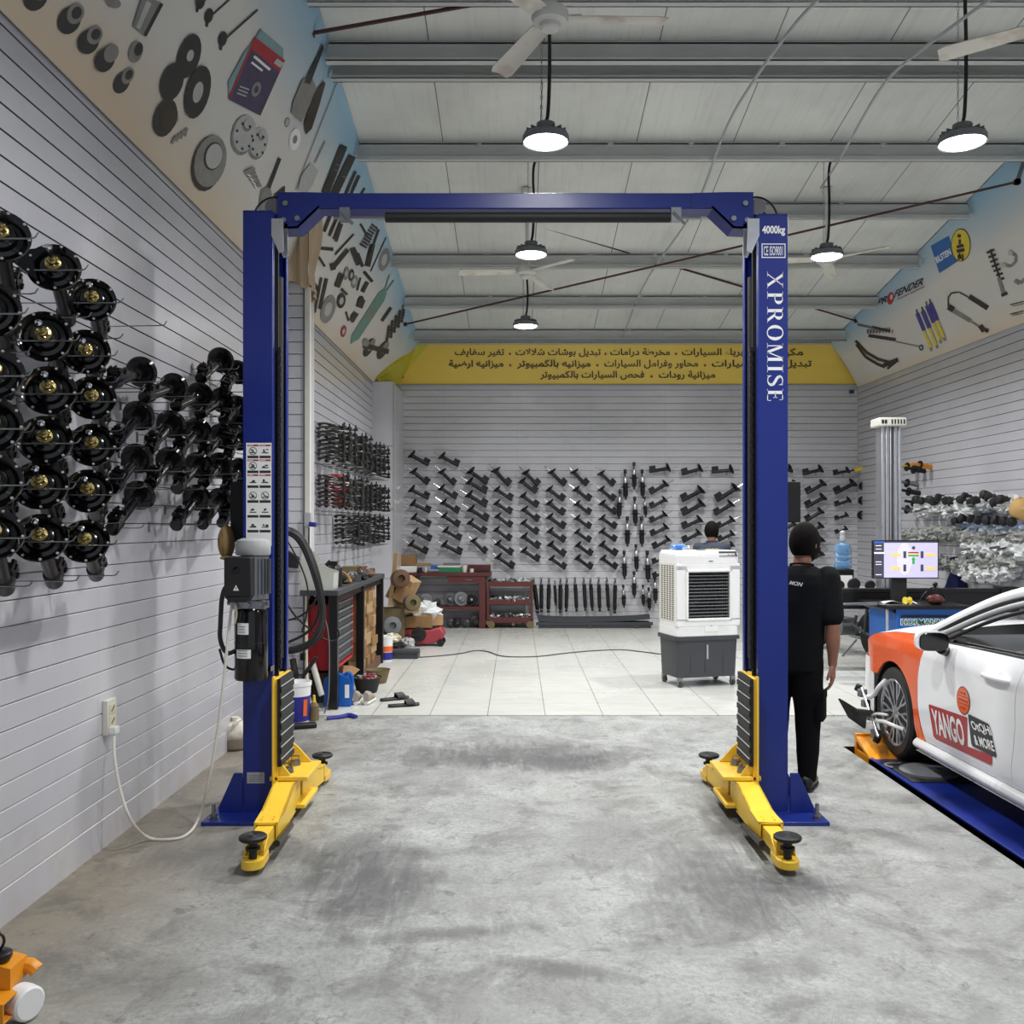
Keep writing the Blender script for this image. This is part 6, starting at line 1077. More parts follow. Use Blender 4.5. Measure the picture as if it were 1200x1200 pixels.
def panel(ys, zlo, zhi, sd, name, mt, e0=None, e1=None, nv=14, parent=None, out=0.):
    b = MB(); n = len(ys) - 1
    def f(u, v):
        i = round(u * n); y = ys[i]
        if e0: y += e0(v) * max(0, 1 - i / min(6, n))
        if e1: y += e1(v) * max(0, 1 - (n - i) / min(6, n))
        lo = zlo(ys[i]); z = lo + (zhi(ys[i]) - lo) * v; return cs(sd, y, z, out)
    b.grid(f, n, nv); b.grid(lambda u, v: f(u, v) - Vector((sd * .012, 0, 0)), n, nv)
    for vv in (0, 1): b.grid(lambda u, v: f(u, vv) - Vector((sd * .012 * v, 0, 0)), n, 1)
    for uu in (0, 1): b.grid(lambda u, v: f(uu, u) - Vector((sd * .012 * v, 0, 0)), nv, 1)
    return b.build(name, mt, parent or CAR, smooth=40, fix=True)
edge = lambda v: -.10 * sm(max(0, (v - .55) / .45)) - .08 * sm(max(0, (.35 - v) / .35)) + .03
DOORS = {}
for sd in (-1, 1):
    panel(lins(-.462, -.38, 6) + archys(0) + lins(.38, .66, 8), lambda y: arch(y, 0, .21 if y < 0 else .575), lambda y: H(y) - .004, sd, 'front_wing', 'carorange', edge)
    DOORS[sd] = panel(lins(-.468, -1.66, 20), lambda y: .245, lambda y: H(y) - .008, sd, 'front_door', 'carwhite', edge, lambda v: -.05 * sm(max(0, (v - .6) / .4)) + .05 * sm(max(0, (.5 - v) / .5)) - .03)
    panel(lins(-1.667, -2.62, 16), lambda y: arch(y, -2.825, .245), lambda y: H(y) - .008, sd, 'rear_door', 'carwhite', lambda v: -.05 * sm(max(0, (v - .6) / .4)) + .05 * sm(max(0, (.5 - v) / .5)) - .03)
    panel(lins(-2.63, -2.825 - RA + .0, 1)[:1] + [y for y in archys(-2.825)[::-1] if y < -2.64] + lins(-3.2, -3.86, 8), lambda y: arch(y, -2.825, .24), lambda y: H(y), sd, 'rear_wing', 'carwhite')
    b = MB(); b.grid(lambda u, v: CO_ + Vector((sd * ((.925 - .05 * (2 * v - 1) ** 2) - .004), -.37 - 2.05 * u, .15 + .095 * v)), 24, 8); b.grid(lambda u, v: CO_ + Vector((sd * (.90 - .1 * v), -.37 - 2.05 * u, .15)), 12, 1); b.build('sill', 'carwhite', CAR, smooth=60)
    for yc in (0, -2.825): b = MB(); b.grid(lambda u, v: CO_ + Vector((sd * (.895 - .3 * v), yc + (RA + .004) * math.cos(math.pi * u * 1.2 - .1 * math.pi), ZW + (RA + .004) * math.sin(math.pi * u * 1.2 - .1 * math.pi))), 30, 2); b.grid(lambda u, v: CO_ + Vector((sd * .595, yc + (RA + .004) * v * math.cos(math.pi * u * 1.2 - .1 * math.pi), ZW + (RA + .004) * v * math.sin(math.pi * u * 1.2 - .1 * math.pi))), 30, 2); b.build('wheel_liner', 'blackmatte', CAR)
# hood, bumper, grille, lamps
def hx(y): return half(y, H(y)) - .004
b = MB(); b.grid(lambda u, v: (lambda y: CO_ + Vector(((2 * u - 1) * hx(y), y, H(y) + .085 * (1 - abs(2 * u - 1) ** 2.2) * min(1, (1.0 - y) * 1.6))))(-.5 + 1.38 * v), 24, 24); b.build('hood', 'carwhite', CAR, smooth=60)
def bump(u, v):
    a = math.pi * u; s_, c_ = math.sin(a), math.cos(a); z = .19 + .43 * v; k_ = 1 - .06 * (2 * v - 1) ** 2
    return CO_ + Vector((math.copysign(abs(c_) ** .62, c_) * -.905 * (1 if v > .1 else .985), .375 + (.6 * s_ ** .72) * k_, z + (.06 * v if s_ < .5 else .06 * v + .03 * v * (s_ - .5))))
b = MB(); b.grid(bump, 48, 12); b.build('front_bumper', 'carwhite', CAR, smooth=60)
b = MB(); b.grid(lambda u, v: bump(.25 + .5 * u, .12 + .5 * v) + Vector((0, .008, 0)), 20, 6); b.build('grille', 'blackmatte', CAR)
for sd in (-1, 1):
    b = MB(); b.grid(lambda u, v: (lambda y: CO_ + Vector((sd * (half(y, H(y) - .03) + .004 - .22 * u * u), y, H(y) - .01 - .085 * v * (1 - .4 * u))))(.60 + .30 * u), 12, 6); b.build('headlight', 'lamp', CAR, smooth=60) if 'lamp' in M else b.build('headlight', 'lgrey', CAR, smooth=60)
    # cabin side: pillars and window frames
    xs_ = lambda z: .862 - (z - .95) * .60
    PC = [(-.42, .925), (-.66, 1.045), (-.99, 1.195), (-1.25, 1.285), (-1.6, 1.35), (-2.0, 1.375), (-2.45, 1.36), (-2.85, 1.295), (-3.2, 1.18), (-3.5, 1.05)]
    cp = lambda y, z, e=0: CO_ + Vector((sd * (xs_(z) + e), y, z))
    b = MB(); b.tube([cp(y, z) for y, z in PC], .042, 10, sm=2); b.build('roof_rail', 'carwhite', CAR, smooth=60)
    off = lambda d: [(y + d * .35 if y > -2.2 else y + d * 1.0, z - d) if y < -.5 else (y - d * .4, z - d * .6) for y, z in PC]
    D = [(-.58, .945), (-.72, 1.0), (-1.0, 1.125), (-1.28, 1.22), (-1.6, 1.285), (-2.0, 1.305), (-2.4, 1.285), (-2.75, 1.215), (-3.05, 1.09), (-3.2, 1.02)]
    b = MB(); b.tube([cp(y + .06, z + .022, .015) for y, z in D], .014, 8, sm=2); b.tube([cp(y - .07, z - .035, .012) for y, z in D[:7]], .012, 8, sm=2); b.build('window_seal', 'black', CAR, smooth=60)
    b = MB(); b.tube([cp(y, z, .006) for y, z in D], .021, 8, sm=2); b.build('door_frame', 'lgrey', CAR, smooth=60)
    b = MB(); b.tube([cs(sd, y, H(y) - .002, -.012) for y in lins(-.62, -3.2, 16)], .009, 6); b.tube([cs(sd, y, H(y) + .014, -.02) for y in lins(-.62, -3.2, 16)], .008, 6); b.build('belt_trim', 'black', CAR, smooth=60)
    b = MB(); b.prism([(-1.62, .965), (-1.75, .965), (-1.79, 1.345), (-1.68, 1.345)], CO_ + Vector((0, 0, 0)), (0, 1, 0), (-sd * .6, 0, 1), (.001, 0, 0)) if 0 else b.grid(lambda u, v: cp(-1.62 - .10 * u - .05 * v, .96 + .33 * v, .004), 2, 6); b.build('door_pillar', 'black', CAR)
    b = MB(); b.poly([cp(-.50, .965, .012), cp(-.86, .955, .012), cp(-.86, 1.04, .004), cp(-.70, .985, .006)]); b.build('mirror_base', 'black', CAR, smooth=0)
    b = MB(); b.grid(lambda u, v: (lambda y: cp(y, .955 + (ip(-y, [-q_[0] for q_ in D], [q_[1] for q_ in D]) - .955) * v, -.004))(-.62 - 2.5 * u), 24, 4); b.build('side_window', 'carglass', CAR) if 'carglass' in M else None
for nm_, y0, z0, y1, z1 in (('windscreen', -.42, .955, -1.27, 1.32), ('rear_window', -3.42, 1.05, -2.72, 1.345)):
    b = MB(); b.grid(lambda u, v: (lambda z: CO_ + Vector(((2 * u - 1) * (.862 - (z - .95) * .6 - .03), (y0 + (y1 - y0) * v) + (.12 if nm_ == 'windscreen' else -.1) * (1 - (2 * u - 1) ** 2), z + .01 * (1 - (2 * u - 1) ** 2))))(z0 + (z1 - z0) * v), 16, 8); M.setdefault('carglass', pm('carglass', (40, 48, 50), .04, 0, .02, 3, 0, 0, 0, .12)); b.build(nm_, 'carglass', CAR, smooth=60)
for sd in (-1, 1):
    xs_ = lambda z: .862 - (z - .95) * .60
    b = MB(); b.grid(lambda u, v: (lambda y: CO_ + Vector((sd * (xs_(.955 + (ip(-y, [-q_[0] for q_ in D], [q_[1] for q_ in D]) - .955) * v) - .004), y, .955 + (ip(-y, [-q_[0] for q_ in D], [q_[1] for q_ in D]) - .955) * v)))(-.62 - 2.5 * u), 24, 4); b.build('side_window', 'carglass', CAR)
b = MB(); b.grid(lambda u, v: (lambda y: CO_ + Vector(((2 * u - 1) * (.862 - (ip(-y, [1.2, 2.0, 2.75], [1.31, 1.37, 1.32]) - .95) * .6 + .01), y, ip(-y, [1.2, 1.6, 2.0, 2.4, 2.75], [1.305, 1.365, 1.385, 1.375, 1.32]) + .035 * (1 - (2 * u - 1) ** 2))))(-1.22 - 1.53 * v), 14, 12); b.build('roof', 'carwhite', CAR, smooth=60)
b = MB(); b.grid(lambda u, v: (lambda y: CO_ + Vector(((2 * u - 1) * half(y, 1.0), y, H(y) + .05 * (1 - (2 * u - 1) ** 2))))(-3.3 - .57 * v), 12, 6); b.build('boot_lid', 'carwhite', CAR, smooth=60); b = MB(); b.grid(lambda u, v: CO_ + Vector(((2 * u - 1) * half(-3.86, .3 + .7 * v), -3.86 - .05 * math.sin(v * 3) * (1 - (2 * u - 1) ** 4), .24 + .79 * v)), 12, 8); b.build('rear_bumper', 'carwhite', CAR, smooth=60)
b = MB(); b.bb(3.66 - .80, 3.66 + .80, 6.87 - 3.6, 6.87 + .75, .17, .21); b.bb(3.66 - .55, 3.66 + .55, 6.87 - 3.6, 6.87 + .75, .21, .5); b.bb(3.66 - .86, 3.66 + .86, 6.87 - 2.4, 6.87 - .42, .2, .24); b.build('underbody', 'blackmatte', CAR)
# cabin inside
b = MB(); b.grid(lambda u, v: CO_ + Vector(((2 * u - 1) * .80, -.48 - .62 * v, .955 + .03 * math.sin(v * 2.6) - .05 * v ** 4 + .02 * math.exp(-((u - .28) / .12) ** 2) * v)), 20, 10); b.grid(lambda u, v: CO_ + Vector(((2 * u - 1) * .80, -1.1 + .1 * v, .90 - .35 * v)), 12, 4); b.bb(3.3, 3.5, 5.76, 5.80, .82, .93); b.build('dashboard', 'dgrey', CAR, smooth=50)
b = MB()
for sd in (-1, 1): b.grid(lambda u, v: CO_ + Vector((sd * (.83 - .03 * math.sin(v * 3)), -.5 - 2.6 * u, .3 + .66 * v)), 10, 6)
b.bb(3.66 - .8, 3.66 + .8, 6.87 - 3.1, 6.87 - .45, .28, .3); b.build('door_cards', 'blackmatte', CAR)
sw = CO_ + Vector((-.37, -1.14, .93)); a_ = Vector((0, .85, .52)).normalized(); _, u_, w_ = frame(a_); b = MB(); b.tube([sw + (u_ * math.cos(i * .2618) + w_ * math.sin(i * .2618)) * .185 for i in range(24)], .016, 8, closed=True); b.lathe([(0, 0), (.06, 0), (.07, .03), (.03, .12)], sw, a_, 14); b.box(sw, (.33, .02, .03)); b.build('steering_wheel', 'black', CAR)
for x in (-.37, .37):
    b = MB(); b.loft([((3.66 + x, 6.87 - 1.9 - .22 * f, .45 + .62 * f), (.24 - .03 * f, 0, 0), (0, .07, .02)) for f in (0, .3, .6, .9, 1)], n=14); b.loft([((3.66 + x, 6.87 - 1.4 - .5 * f, .46 - .04 * f), (.24, 0, 0), (0, 0, .09)) for f in (0, .5, 1)], n=14); b.ball((3.66 + x, 6.87 - 2.15, 1.16), (.13, .05, .09), 14); b.build('seat', 'blackmatte', CAR, smooth=60)
# wing mirrors
for sd in (-1, 1):
    m0 = CO_ + Vector((sd * 1.035, -.93, .965)); b = MB(); b.loft([(m0 + Vector((0, y, .004)), (w * .098, 0, 0), (0, 0, w * .062)) for y, w in ((.0, 1.0), (.03, 1.0), (.07, .88), (.10, .6), (.115, .2))], n=24, pw=.6); mm = b.build('mirror_cap', 'carwhite', CAR, smooth=50)
    b = MB(); b.loft([(m0 + Vector((-sd * .012, y, .0)), (w * .093, 0, 0), (0, 0, w * .058)) for y, w in ((-.012, .96), (-.008, 1.0), (.006, 1.0))], n=24, pw=.6); b.build('mirror_glass', 'gloss', mm); b = MB(); b.tube([m0 + Vector((-sd * .07, .03, -.05)), CO_ + Vector((sd * .93, -.86, .90)), CO_ + Vector((sd * .875, -.82, .885))], .032, 10, sm=1); b.build('mirror_foot', 'black', mm)
# wheels
def carwheel(sd, yc):
    c = CO_ + Vector((sd * .80, yc, ZW)); ax = (sd, 0, 0); b = MB(); b.lathe([(.235, -.10), (.30, -.11), (.325, -.095), (.335, -.06), (.335, .06), (.325, .095), (.30, .11), (.245, .105), (.235, .09)], c, ax, 48)
    for k_ in (-.045, -.015, .015, .045): b.lathe([(.3352, k_ - .003), (.3356, k_), (.3352, k_ + .003)], c, ax, 48)
    w = b.build('wheel', 'rubber', CAR, smooth=30); b = MB(); b.lathe([(.237, -.09), (.225, -.08), (.215, 0), (.222, .08), (.24, .098), (.247, .10), (.24, .106), (.228, .098), (.205, .05), (.2, -.05)], c, ax, 40); b.build('rim', 'alu', w)
    b = MB(); d, u, v = frame(ax)
    for i in range(10):
        a = i * math.pi / 5; dr = u * math.cos(a) + v * math.sin(a)
        for s_ in (-.12, .12):
            a2 = a + s_; d2 = u * math.cos(a2) + v * math.sin(a2); b.tube([c + dr * .05 + d * .085, c + dr * .10 + d * .088, c + d2 * .17 + d * .088, c + d2 * .232 + d * .094], .0095, 6)
    b.lathe([(.0, .10), (.034, .098), (.06, .088), (.062, .07)], c, ax, 20)
    for i in range(5): a = i * 1.2566 + .6; b.lathe([(.009, .085), (.008, .1), (0, .101)], c + (u * math.cos(a) + v * math.sin(a)) * .046, ax, 8)
    b.build('spokes', 'alu', w); b = MB(); b.lathe([(.2, .02), (.2, .03), (0, .03)], c, ax, 30); b.build('brake_disc', 'blackmatte', w)
for sd in (-1, 1):
    for yc in (0, -2.825): carwheel(sd, yc)
# door handle and stickers on the left side
def cd_(y, z, e=.003): return cs(-1, y, z, e)
for sd in (-1, 1):
    for yh in (-1.50, -2.42): b = MB(); b.tube([cs(sd, yh + .13, .825, .0), cs(sd, yh + .12, .828, .028), cs(sd, yh - .12, .832, .03), cs(sd, yh - .14, .832, .0)], .017, 8, sm=1); b.ball(cs(sd, yh - .04, .83, -.002), (.004, .06, .04), 14); b.build('door_handle', 'carwhite', CAR, smooth=60)
def rrect(y0, y1, z0, z1, skew, r=.03, n=5):
    P_ = []
    for cy, cz, a0 in ((y1 + r, z1 - r, 90), (y0 - r, z1 - r, 0), (y0 - r, z0 + r, 270), (y1 + r, z0 + r, 180)): P_ += [(cy + r * math.cos(R(a0 + s_ * 90 / n)) , cz + r * math.sin(R(a0 + s_ * 90 / n))) for s_ in ((range(n, -1, -1)) )]
    return [(y - skew * (z1 - z), z) for y, z in P_]
def sticker(b, pts, mi, e): b.poly([cd_(y, z, e) for y, z in pts], mi)
M['yangored'] = pm('yangored', (176, 52, 58), .4, 0, .04); M['plateblack'] = pm('plateblack', (44, 46, 50), .4, 0, .05)
b = MB(); YL = lambda x: -.615 - x
sticker(b, [(-.615, .50), (-.625, .512), (-1.15, .532), (-1.15, .355), (-1.44, .372), (-1.45, .36), (-1.44, .318), (-1.43, .312), (-.71, .300), (-.68, .31)], 0, .003)
vs = lambda y0, y1, z0, z1, sk, e=.0045: (lambda x, z: cd_(y0 + (y1 - y0) * x - sk * (1 - z), z0 + (z1 - z0) * z + .012 * x, e))
b.text('YANGO', vs(-.655, -1.085, .335, .492, .05), 1, .03)
sticker(b, [(-1.165, .548), (-1.175, .557), (-1.41, .548), (-1.425, .535), (-1.50, .385), (-1.495, .372), (-1.22, .372), (-1.205, .384)], 2, .0046)
b.text('OtQHi', vs(-1.195, -1.43, .468, .525, .04, .008), 1, .025); b.text('& MORE', vs(-1.235, -1.465, .392, .448, .03, .008), 1, .03)
cb = [(-1.10 + .086 * math.cos(i * .2244), .625 + .086 * math.sin(i * .2244)) for i in range(28)]; sticker(b, cb, 2, .003); sticker(b, [(-1.10 + .081 * math.cos(i * .2244), .625 + .081 * math.sin(i * .2244)) for i in range(28)], 3, .0038)
for z0, z1, y0, y1 in ((.603, .606, -1.025, -1.175), (.648, .651, -1.025, -1.175)): sticker(b, [(y0, z0), (y0, z1), (y1, z1), (y1, z0)], 2, .0044)
q = random.Random(9)
for zc, w in ((.67, .08), (.627, .11), (.58, .07)):
    y = -1.10 + w / 2
    while y > -1.10 - w / 2: d_ = q.uniform(.006, .012); h = q.uniform(.01, .02); sticker(b, [(y, zc - h / 2), (y, zc + h / 2), (y - d_ * .7, zc + h / 2 * q.random()), (y - d_ * .7, zc - h / 2)], 2, .0044); y -= d_ + .004
b.build('sticker', ['yangored', 'paper', 'plateblack', 'carorange'], DOORS[-1], smooth=0)
# wheel alignment clamp on the front wheel
t = thing('wheel_clamp', 'silver wheel alignment clamp with black target plate on the front wheel', 'wheel clamp', atx(1022, 840, 2.68)); XK = 2.69
k_ = lambda px, py, dx=0: atx(px, py, XK) + Vector((dx, 0, 0))
b = MB(); b.cyl(k_(1010, 806), k_(1031, 866), .012); b.cyl(k_(1014, 806, -.03), k_(1034, 864, -.03), .010); b.build('slide_bar', 'chrome', t)
b = MB(); b.tube([k_(1015, 817), k_(1024, 816), k_(1029, 806), k_(1032, 797, .04)], .017, 8, sm=2); b.tube([k_(1025, 845), k_(1036, 845), k_(1046, 850), k_(1051, 855, .05)], .014, 8, sm=2); b.tube([k_(1022, 838), k_(1028, 836), k_(1034, 838, .04)], .010, 8, sm=1); b.build('arms', 'white', t)
b = MB()
for px, py, s_ in ((1012, 812, .05), (1016, 824, .045), (1021, 838, .06), (1028, 860, .055)): b.box(k_(px, py, -.01), (.06, s_, s_ * 1.2), 0, .3)
b.build('slider_block', 'grey', t, bevel=.006)
for px, py in ((1031, 866), (1009, 806)): b = MB(); b.lathe([(.02, -.03), (.026, -.02), (.026, .02), (.02, .03)], k_(px, py, -.02), (.5, 0, 1), 12); b.build('knob', 'black', t)
b = MB(); n_ = Vector((.02, .02, 0)); A_ = [at(982, 819, 6.55), at(1014, 838, 6.85), at(1012.5, 854, 6.85), at(994, 841, 6.55)]; b.add(A_ + [p + n_ for p in A_], [(0, 1, 2, 3), (7, 6, 5, 4), (0, 4, 5, 1), (1, 5, 6, 2), (2, 6, 7, 3), (3, 7, 4, 0)]); b.cyl(at(1000, 834, 6.68), k_(1020, 836), .026); b.build('target_plate', 'blackmatte', t)
# ================================================================== alignment machine, counter and wall goods on the right
CX0, CX1, CY0, CY1 = 3.88, 4.58, 9.6, 10.35; t = thing('alignment_cabinet', 'blue alignment machine cabinet with green lettering beside the car', 'cabinet', (4.23, 9.98, TZ))
b = MB(); b.bb(CX0, CX1, CY0, CY1, TZ + .06, .845); b.bb(CX0 - .012, CX0 + .02, CY0 - .012, CY0 + .05, TZ, .85); b.bb(CX1 - .07, CX1 + .01, CY0 - .012, CY0 + .05, TZ, .85); b.build('body', 'cabblue', t, bevel=.004)
b = MB(); b.bb(CX0 - .13, CX1 + .06, CY0 - .08, CY1, .85, .885); b.poly([(CX0 - .13, CY0 - .08, .85), (CX0 - .13, CY1, .85), (CX0 - .02, CY1, .80), (CX0 - .02, CY0 - .08, .80)]); b.build('top_tray', 'black', t, bevel=.003)
for i in range(3):
    z0 = .60 - i * .2; b = MB(); b.bb(CX0 + .05, CX1 - .08, CY0 - .012, CY0, z0, z0 + .19); d = b.build('drawer', 'cabblue', t, bevel=.003); b = MB(); b.bb(CX0 + .05, CX1 - .08, CY0 - .014, CY0 - .0, z0 + .16, z0 + .185); b.build('drawer_slot', 'black', d)
fy = CY0 - .0145; wz = lambda py: CH + (CY - py) * fy / F; wx = lambda px: (px - CX) * fy / F
b = MB(); b.text('HOFMANN', lambda x, y: Vector((wx(1055) + (wx(1106) - wx(1055)) * x, fy - .0025, wz(733) + (wz(725) - wz(733)) * y)), 0, .10, .0); b.text('HOFMANN', lambda x, y: Vector((wx(1056) + (wx(1105) - wx(1056)) * x, fy - .0045, wz(732.2) + (wz(725.8) - wz(732.2)) * y)), 1, .02, .0); b.quad((wx(1108), fy - .003, wz(732.5)), (wx(1118), fy - .003, wz(732.5)), (wx(1118), fy - .003, wz(725.5)), (wx(1108), fy - .003, wz(725.5)), 2); b.poly([(wx(1109), fy - .004, wz(732)), (wx(1117), fy - .004, wz(726)), (wx(1117), fy - .004, wz(728.5)), (wx(1113), fy - .004, wz(732))], 0)
M['logogreen'] = pm('logogreen', (20, 110, 84), .5); b.build('lettering', ['paper', 'logogreen', 'green'], t, smooth=0); b = MB(); b.cyl((CX0 - .115, CY0 - .05, TZ), (CX0 - .115, CY0 - .05, .85), .014, n=8); b.build('tray_post', 'lgrey', t)
MX0, MX1, MZ0, MZ1, MY = (1023 - CX) * 9.75 / F, (1100 - CX) * 9.75 / F, CH + (CY - 678) * 9.75 / F, CH + (CY - 633) * 9.75 / F, 9.75
t = thing('monitor', 'black framed monitor showing the wheel alignment diagram', 'monitor', ((MX0 + MX1) / 2, MY, .885)); b = MB(); b.bb(MX0, MX1, MY, MY + .045, MZ0, MZ1); b.build('housing', 'black', t, bevel=.004)
b = MB(); b.bb(wx(1052) + .03, wx(1066) + .06, MY + .05, MY + .1, .885, MZ0 + .2); b.bb(wx(1048), wx(1072) + .06, MY - .05, MY + .15, .885, .90); b.build('stand', 'blackmatte', t)
for nm_, c_, st in (('scr_lilac', (206, 200, 234), .42), ('scr_dark', (58, 58, 72), .8), ('scr_white', (244, 242, 250), .42), ('scr_pale', (222, 217, 242), .42), ('scr_red', (150, 30, 50), .8), ('scr_green', (40, 150, 60), .8), ('scr_yellow', (244, 212, 120), .42), ('scr_blue', (50, 90, 190), .8)): M[nm_] = em(nm_, c_, st)
b = MB(); sw_ = lambda px, py, e=0: Vector(((px - CX) * MY / F, MY - .001 - e, CH + (CY - py) * MY / F)); sq = lambda x0, y0, x1, y1, mi, e=.0006: b.quad(sw_(x0, y1, e), sw_(x1, y1, e), sw_(x1, y0, e), sw_(x0, y0, e), mi)
sq(1024.3, 634.4, 1098.8, 676.8, 0, 0); sq(1024.3, 634.4, 1035.8, 676.8, 1); sq(1024.3, 634.4, 1036, 636.3, 6, .001); sq(1024.3, 647, 1036, 649, 2, .001); sq(1036, 634.4, 1098.8, 636, 1)
for y in (639, 643, 658, 661, 673): sq(1026, y, 1033, y + .9, 2, .0012)
b.poly([sw_(1060 + 9 * math.cos(i * .2244), 655 + 19 * math.sin(i * .2244), .0005) for i in range(28)], 7); b.poly([sw_(1070.5 + 2 * math.cos(i * .4488), 642 + 2 * math.sin(i * .4488), .001) for i in range(14)], 1)
for x in (1058.5, 1078.7):
    for y in (646, 661.5): sq(x, y, x + 3.4, y + 8, 1, .0012)
sq(1064, 646.8, 1076.5, 648.4, 3, .0012); sq(1064, 648.6, 1076.5, 650, 5, .0012); sq(1064, 650.2, 1076.5, 652, 4, .0012); b.poly([sw_(*p_, .0012) for p_ in ((1070.4, 652.5), (1073, 656), (1071.8, 656), (1071.8, 660.8), (1069, 660.8), (1069, 656), (1067.8, 656))], 4)
for x, y in ((1044, 648.5), (1084.5, 648.5), (1043.5, 664.5), (1084.5, 664.5)): sq(x, y, x + 11.5, y + 3.6, 5, .0012)
b.build('screen', ['scr_lilac', 'scr_dark', 'scr_white', 'scr_red', 'scr_green', 'scr_yellow', 'scr_blue', 'scr_pale'], t, smooth=0)
t = thing('sensor_tower', 'tall ribbed aluminium tower with black sensor beam behind the monitor', 'sensor tower', (4.23, 10.7, TZ)); tx0, tx1 = (1032.5 - CX) * 10.62 / F, (1057 - CX) * 10.62 / F; tz1 = CH + (CY - 500) * 10.62 / F
b = MB(); w = (tx1 - tx0) / 5
for i in range(5): b.bb(tx0 + i * w, tx0 + (i + .78) * w, 10.60, 10.78, TZ, tz1)
b.bb(tx0 + .005, tx1 - .01, 10.63, 10.76, TZ, tz1); b.build('column', 'alu', t, bevel=.006); b = MB(); b.bb(tx0 + 2.35 * w, tx0 + 2.6 * w, 10.595, 10.602, TZ, tz1); b.build('slot', 'blackmatte', t)
b = MB(); b.bb(tx0 - .045, tx1 + .03, 10.55, 10.83, tz1, tz1 + .10); hd = b.build('top_cap', 'offwhite', t, bevel=.015); b = MB()
for i in range(5): b.bb(tx0 + .09 + i * .034, tx0 + .105 + i * .034, 10.545, 10.56, tz1 + .025, tz1 + .075)
for i in range(2): b.bb(tx0 - .02 + i * .034, tx0 + .005 + i * .034, 10.545, 10.56, tz1 + .03, tz1 + .07)
b.build('vents', 'blackmatte', hd)
b = MB(); b.bb(2.92, 5.52, 10.42, 10.56, .775, 1.0); b.bb(2.92, 5.52, 10.405, 10.425, .955, 1.0); b.bb(2.92, 5.52, 10.405, 10.425, .775, .83); b.bb(2.9, 3.1, 10.38, 10.58, .74, 1.02); b.bb(5.36, 5.56, 10.38, 10.58, .74, 1.02); b.build('sensor_beam', 'black', t, bevel=.006)
on_ = lambda px, Y: (px - CX) * Y / F
b = MB(); b.grid(lambda u, v: Vector((on_(1030 + 44 * u, 9.75), 9.62 + .26 * v, .90 + .02 * math.sin(u * 7) * (1 - v) + .012 * math.sin(v * 5 + u * 3))), 16, 8); b.grid(lambda u, v: Vector((on_(1030 + 44 * u, 9.75), 9.62 + .26 * v, .888)), 2, 2); simple('paper_stack', 'loose white papers lying on the cabinet tray', 'papers', b, 'paper', smooth=40)
b = MB(); b.crumple((on_(1096, 9.7), 9.7, .935), (.085, .07, .05), 3, 0, 14, 9, .18); simple('cloth', 'maroon cloth bundle on the cabinet tray', 'cloth', b, 'maroon', smooth=50)
b = MB(); b.lathe([(.04, 0), (.04, .012), (.025, .014), (.025, .05), (.04, .052), (.04, .064)], (on_(1060, 9.68), 9.68, .925), (1, .2, 0), 16); simple('cable_reel', 'small pale green reel on the cabinet tray', 'reel', b, 'inkyellow')
b = MB(); b.tube([(on_(1076, 9.9), 9.9, .885), (on_(1084, 9.9), 9.9, 1.0), (on_(1096, 9.9), 9.9, 1.07), (on_(1106, 9.9), 9.9, .98), (on_(1108, 9.9), 9.9, .885)], .006, 6, sm=2); b.ball((on_(1096, 9.9), 9.9, 1.08), .026, 12); b.cyl((on_(1096, 9.9), 9.9, .885), (on_(1096, 9.9), 9.9, 1.06), .006); simple('dust_ball', 'black ball topped wire stand right of the monitor', 'stand', b, 'black')
b = MB(); b.bb(on_(985, 9.6), on_(1028, 9.6), 9.6, 9.72, .885, .90); b.cyl((on_(990, 9.6), 9.56, .905), (on_(1030, 9.6), 9.66, .905), .009); simple('steel_tools', 'dark flat steel tools lying on the left of the tray', 'tool', b, 'grey')
# side table, water bottle, printer and lamps behind the beam
t = thing('side_table', 'low grey table behind the black sensor beam', 'table', (on_(1000, 11.2), 11.2, TZ)); tx, tX = on_(955, 11.0), on_(1046, 11.0); b = MB(); b.bb(tx, tX, 10.95, 11.5, .93, .955); b.build('table_top', 'lgrey', t)
for x in (tx + .03, tX - .03):
    for y in (10.98, 11.47): b = MB(); b.bb(x - .02, x + .02, y - .02, y + .02, TZ, .93); b.build('leg', 'grey', t)
pz = CH + (CY - 667) * 11.15 / F; c = Vector((on_(987, 11.2), 11.25, .955)); t = thing('printer', 'black printer with white front panel on the side table', 'printer', c); b = MB(); b.bb(on_(973.5, 11.1), on_(1001, 11.1), 11.1, 11.42, .955, pz); b.build('case', 'black', t, bevel=.012); b = MB(); b.quad((on_(981, 11.09), 11.094, .965), (on_(1000, 11.09), 11.094, .965), (on_(999, 11.09), 11.094, pz - .07), (on_(981, 11.09), 11.094, pz - .07)); b.build('front_panel', 'paper', t, smooth=0)
c = Vector((on_(987.5, 11.25), 11.25, pz)); t = thing('water_bottle', 'big blue water bottle with a hand pump standing on the printer', 'bottle', c); b = MB(); r = .105; b.lathe([(0, 0), (r * .92, 0), (r, .02), (r, .085), (r * .95, .095), (r, .105), (r, .15), (r * .93, .16), (r, .172), (r, .24), (r * .9, .285), (.04, .305), (.03, .31), (.03, .34), (0, .34)], c, n=28); b.build('bottle', 'bluepet', t); b = MB(); b.lathe([(.034, .335), (.036, .38), (.03, .4), (.034, .41), (.034, .44), (.012, .46), (0, .46)], c, n=16); b.build('pump', 'lgrey', t)
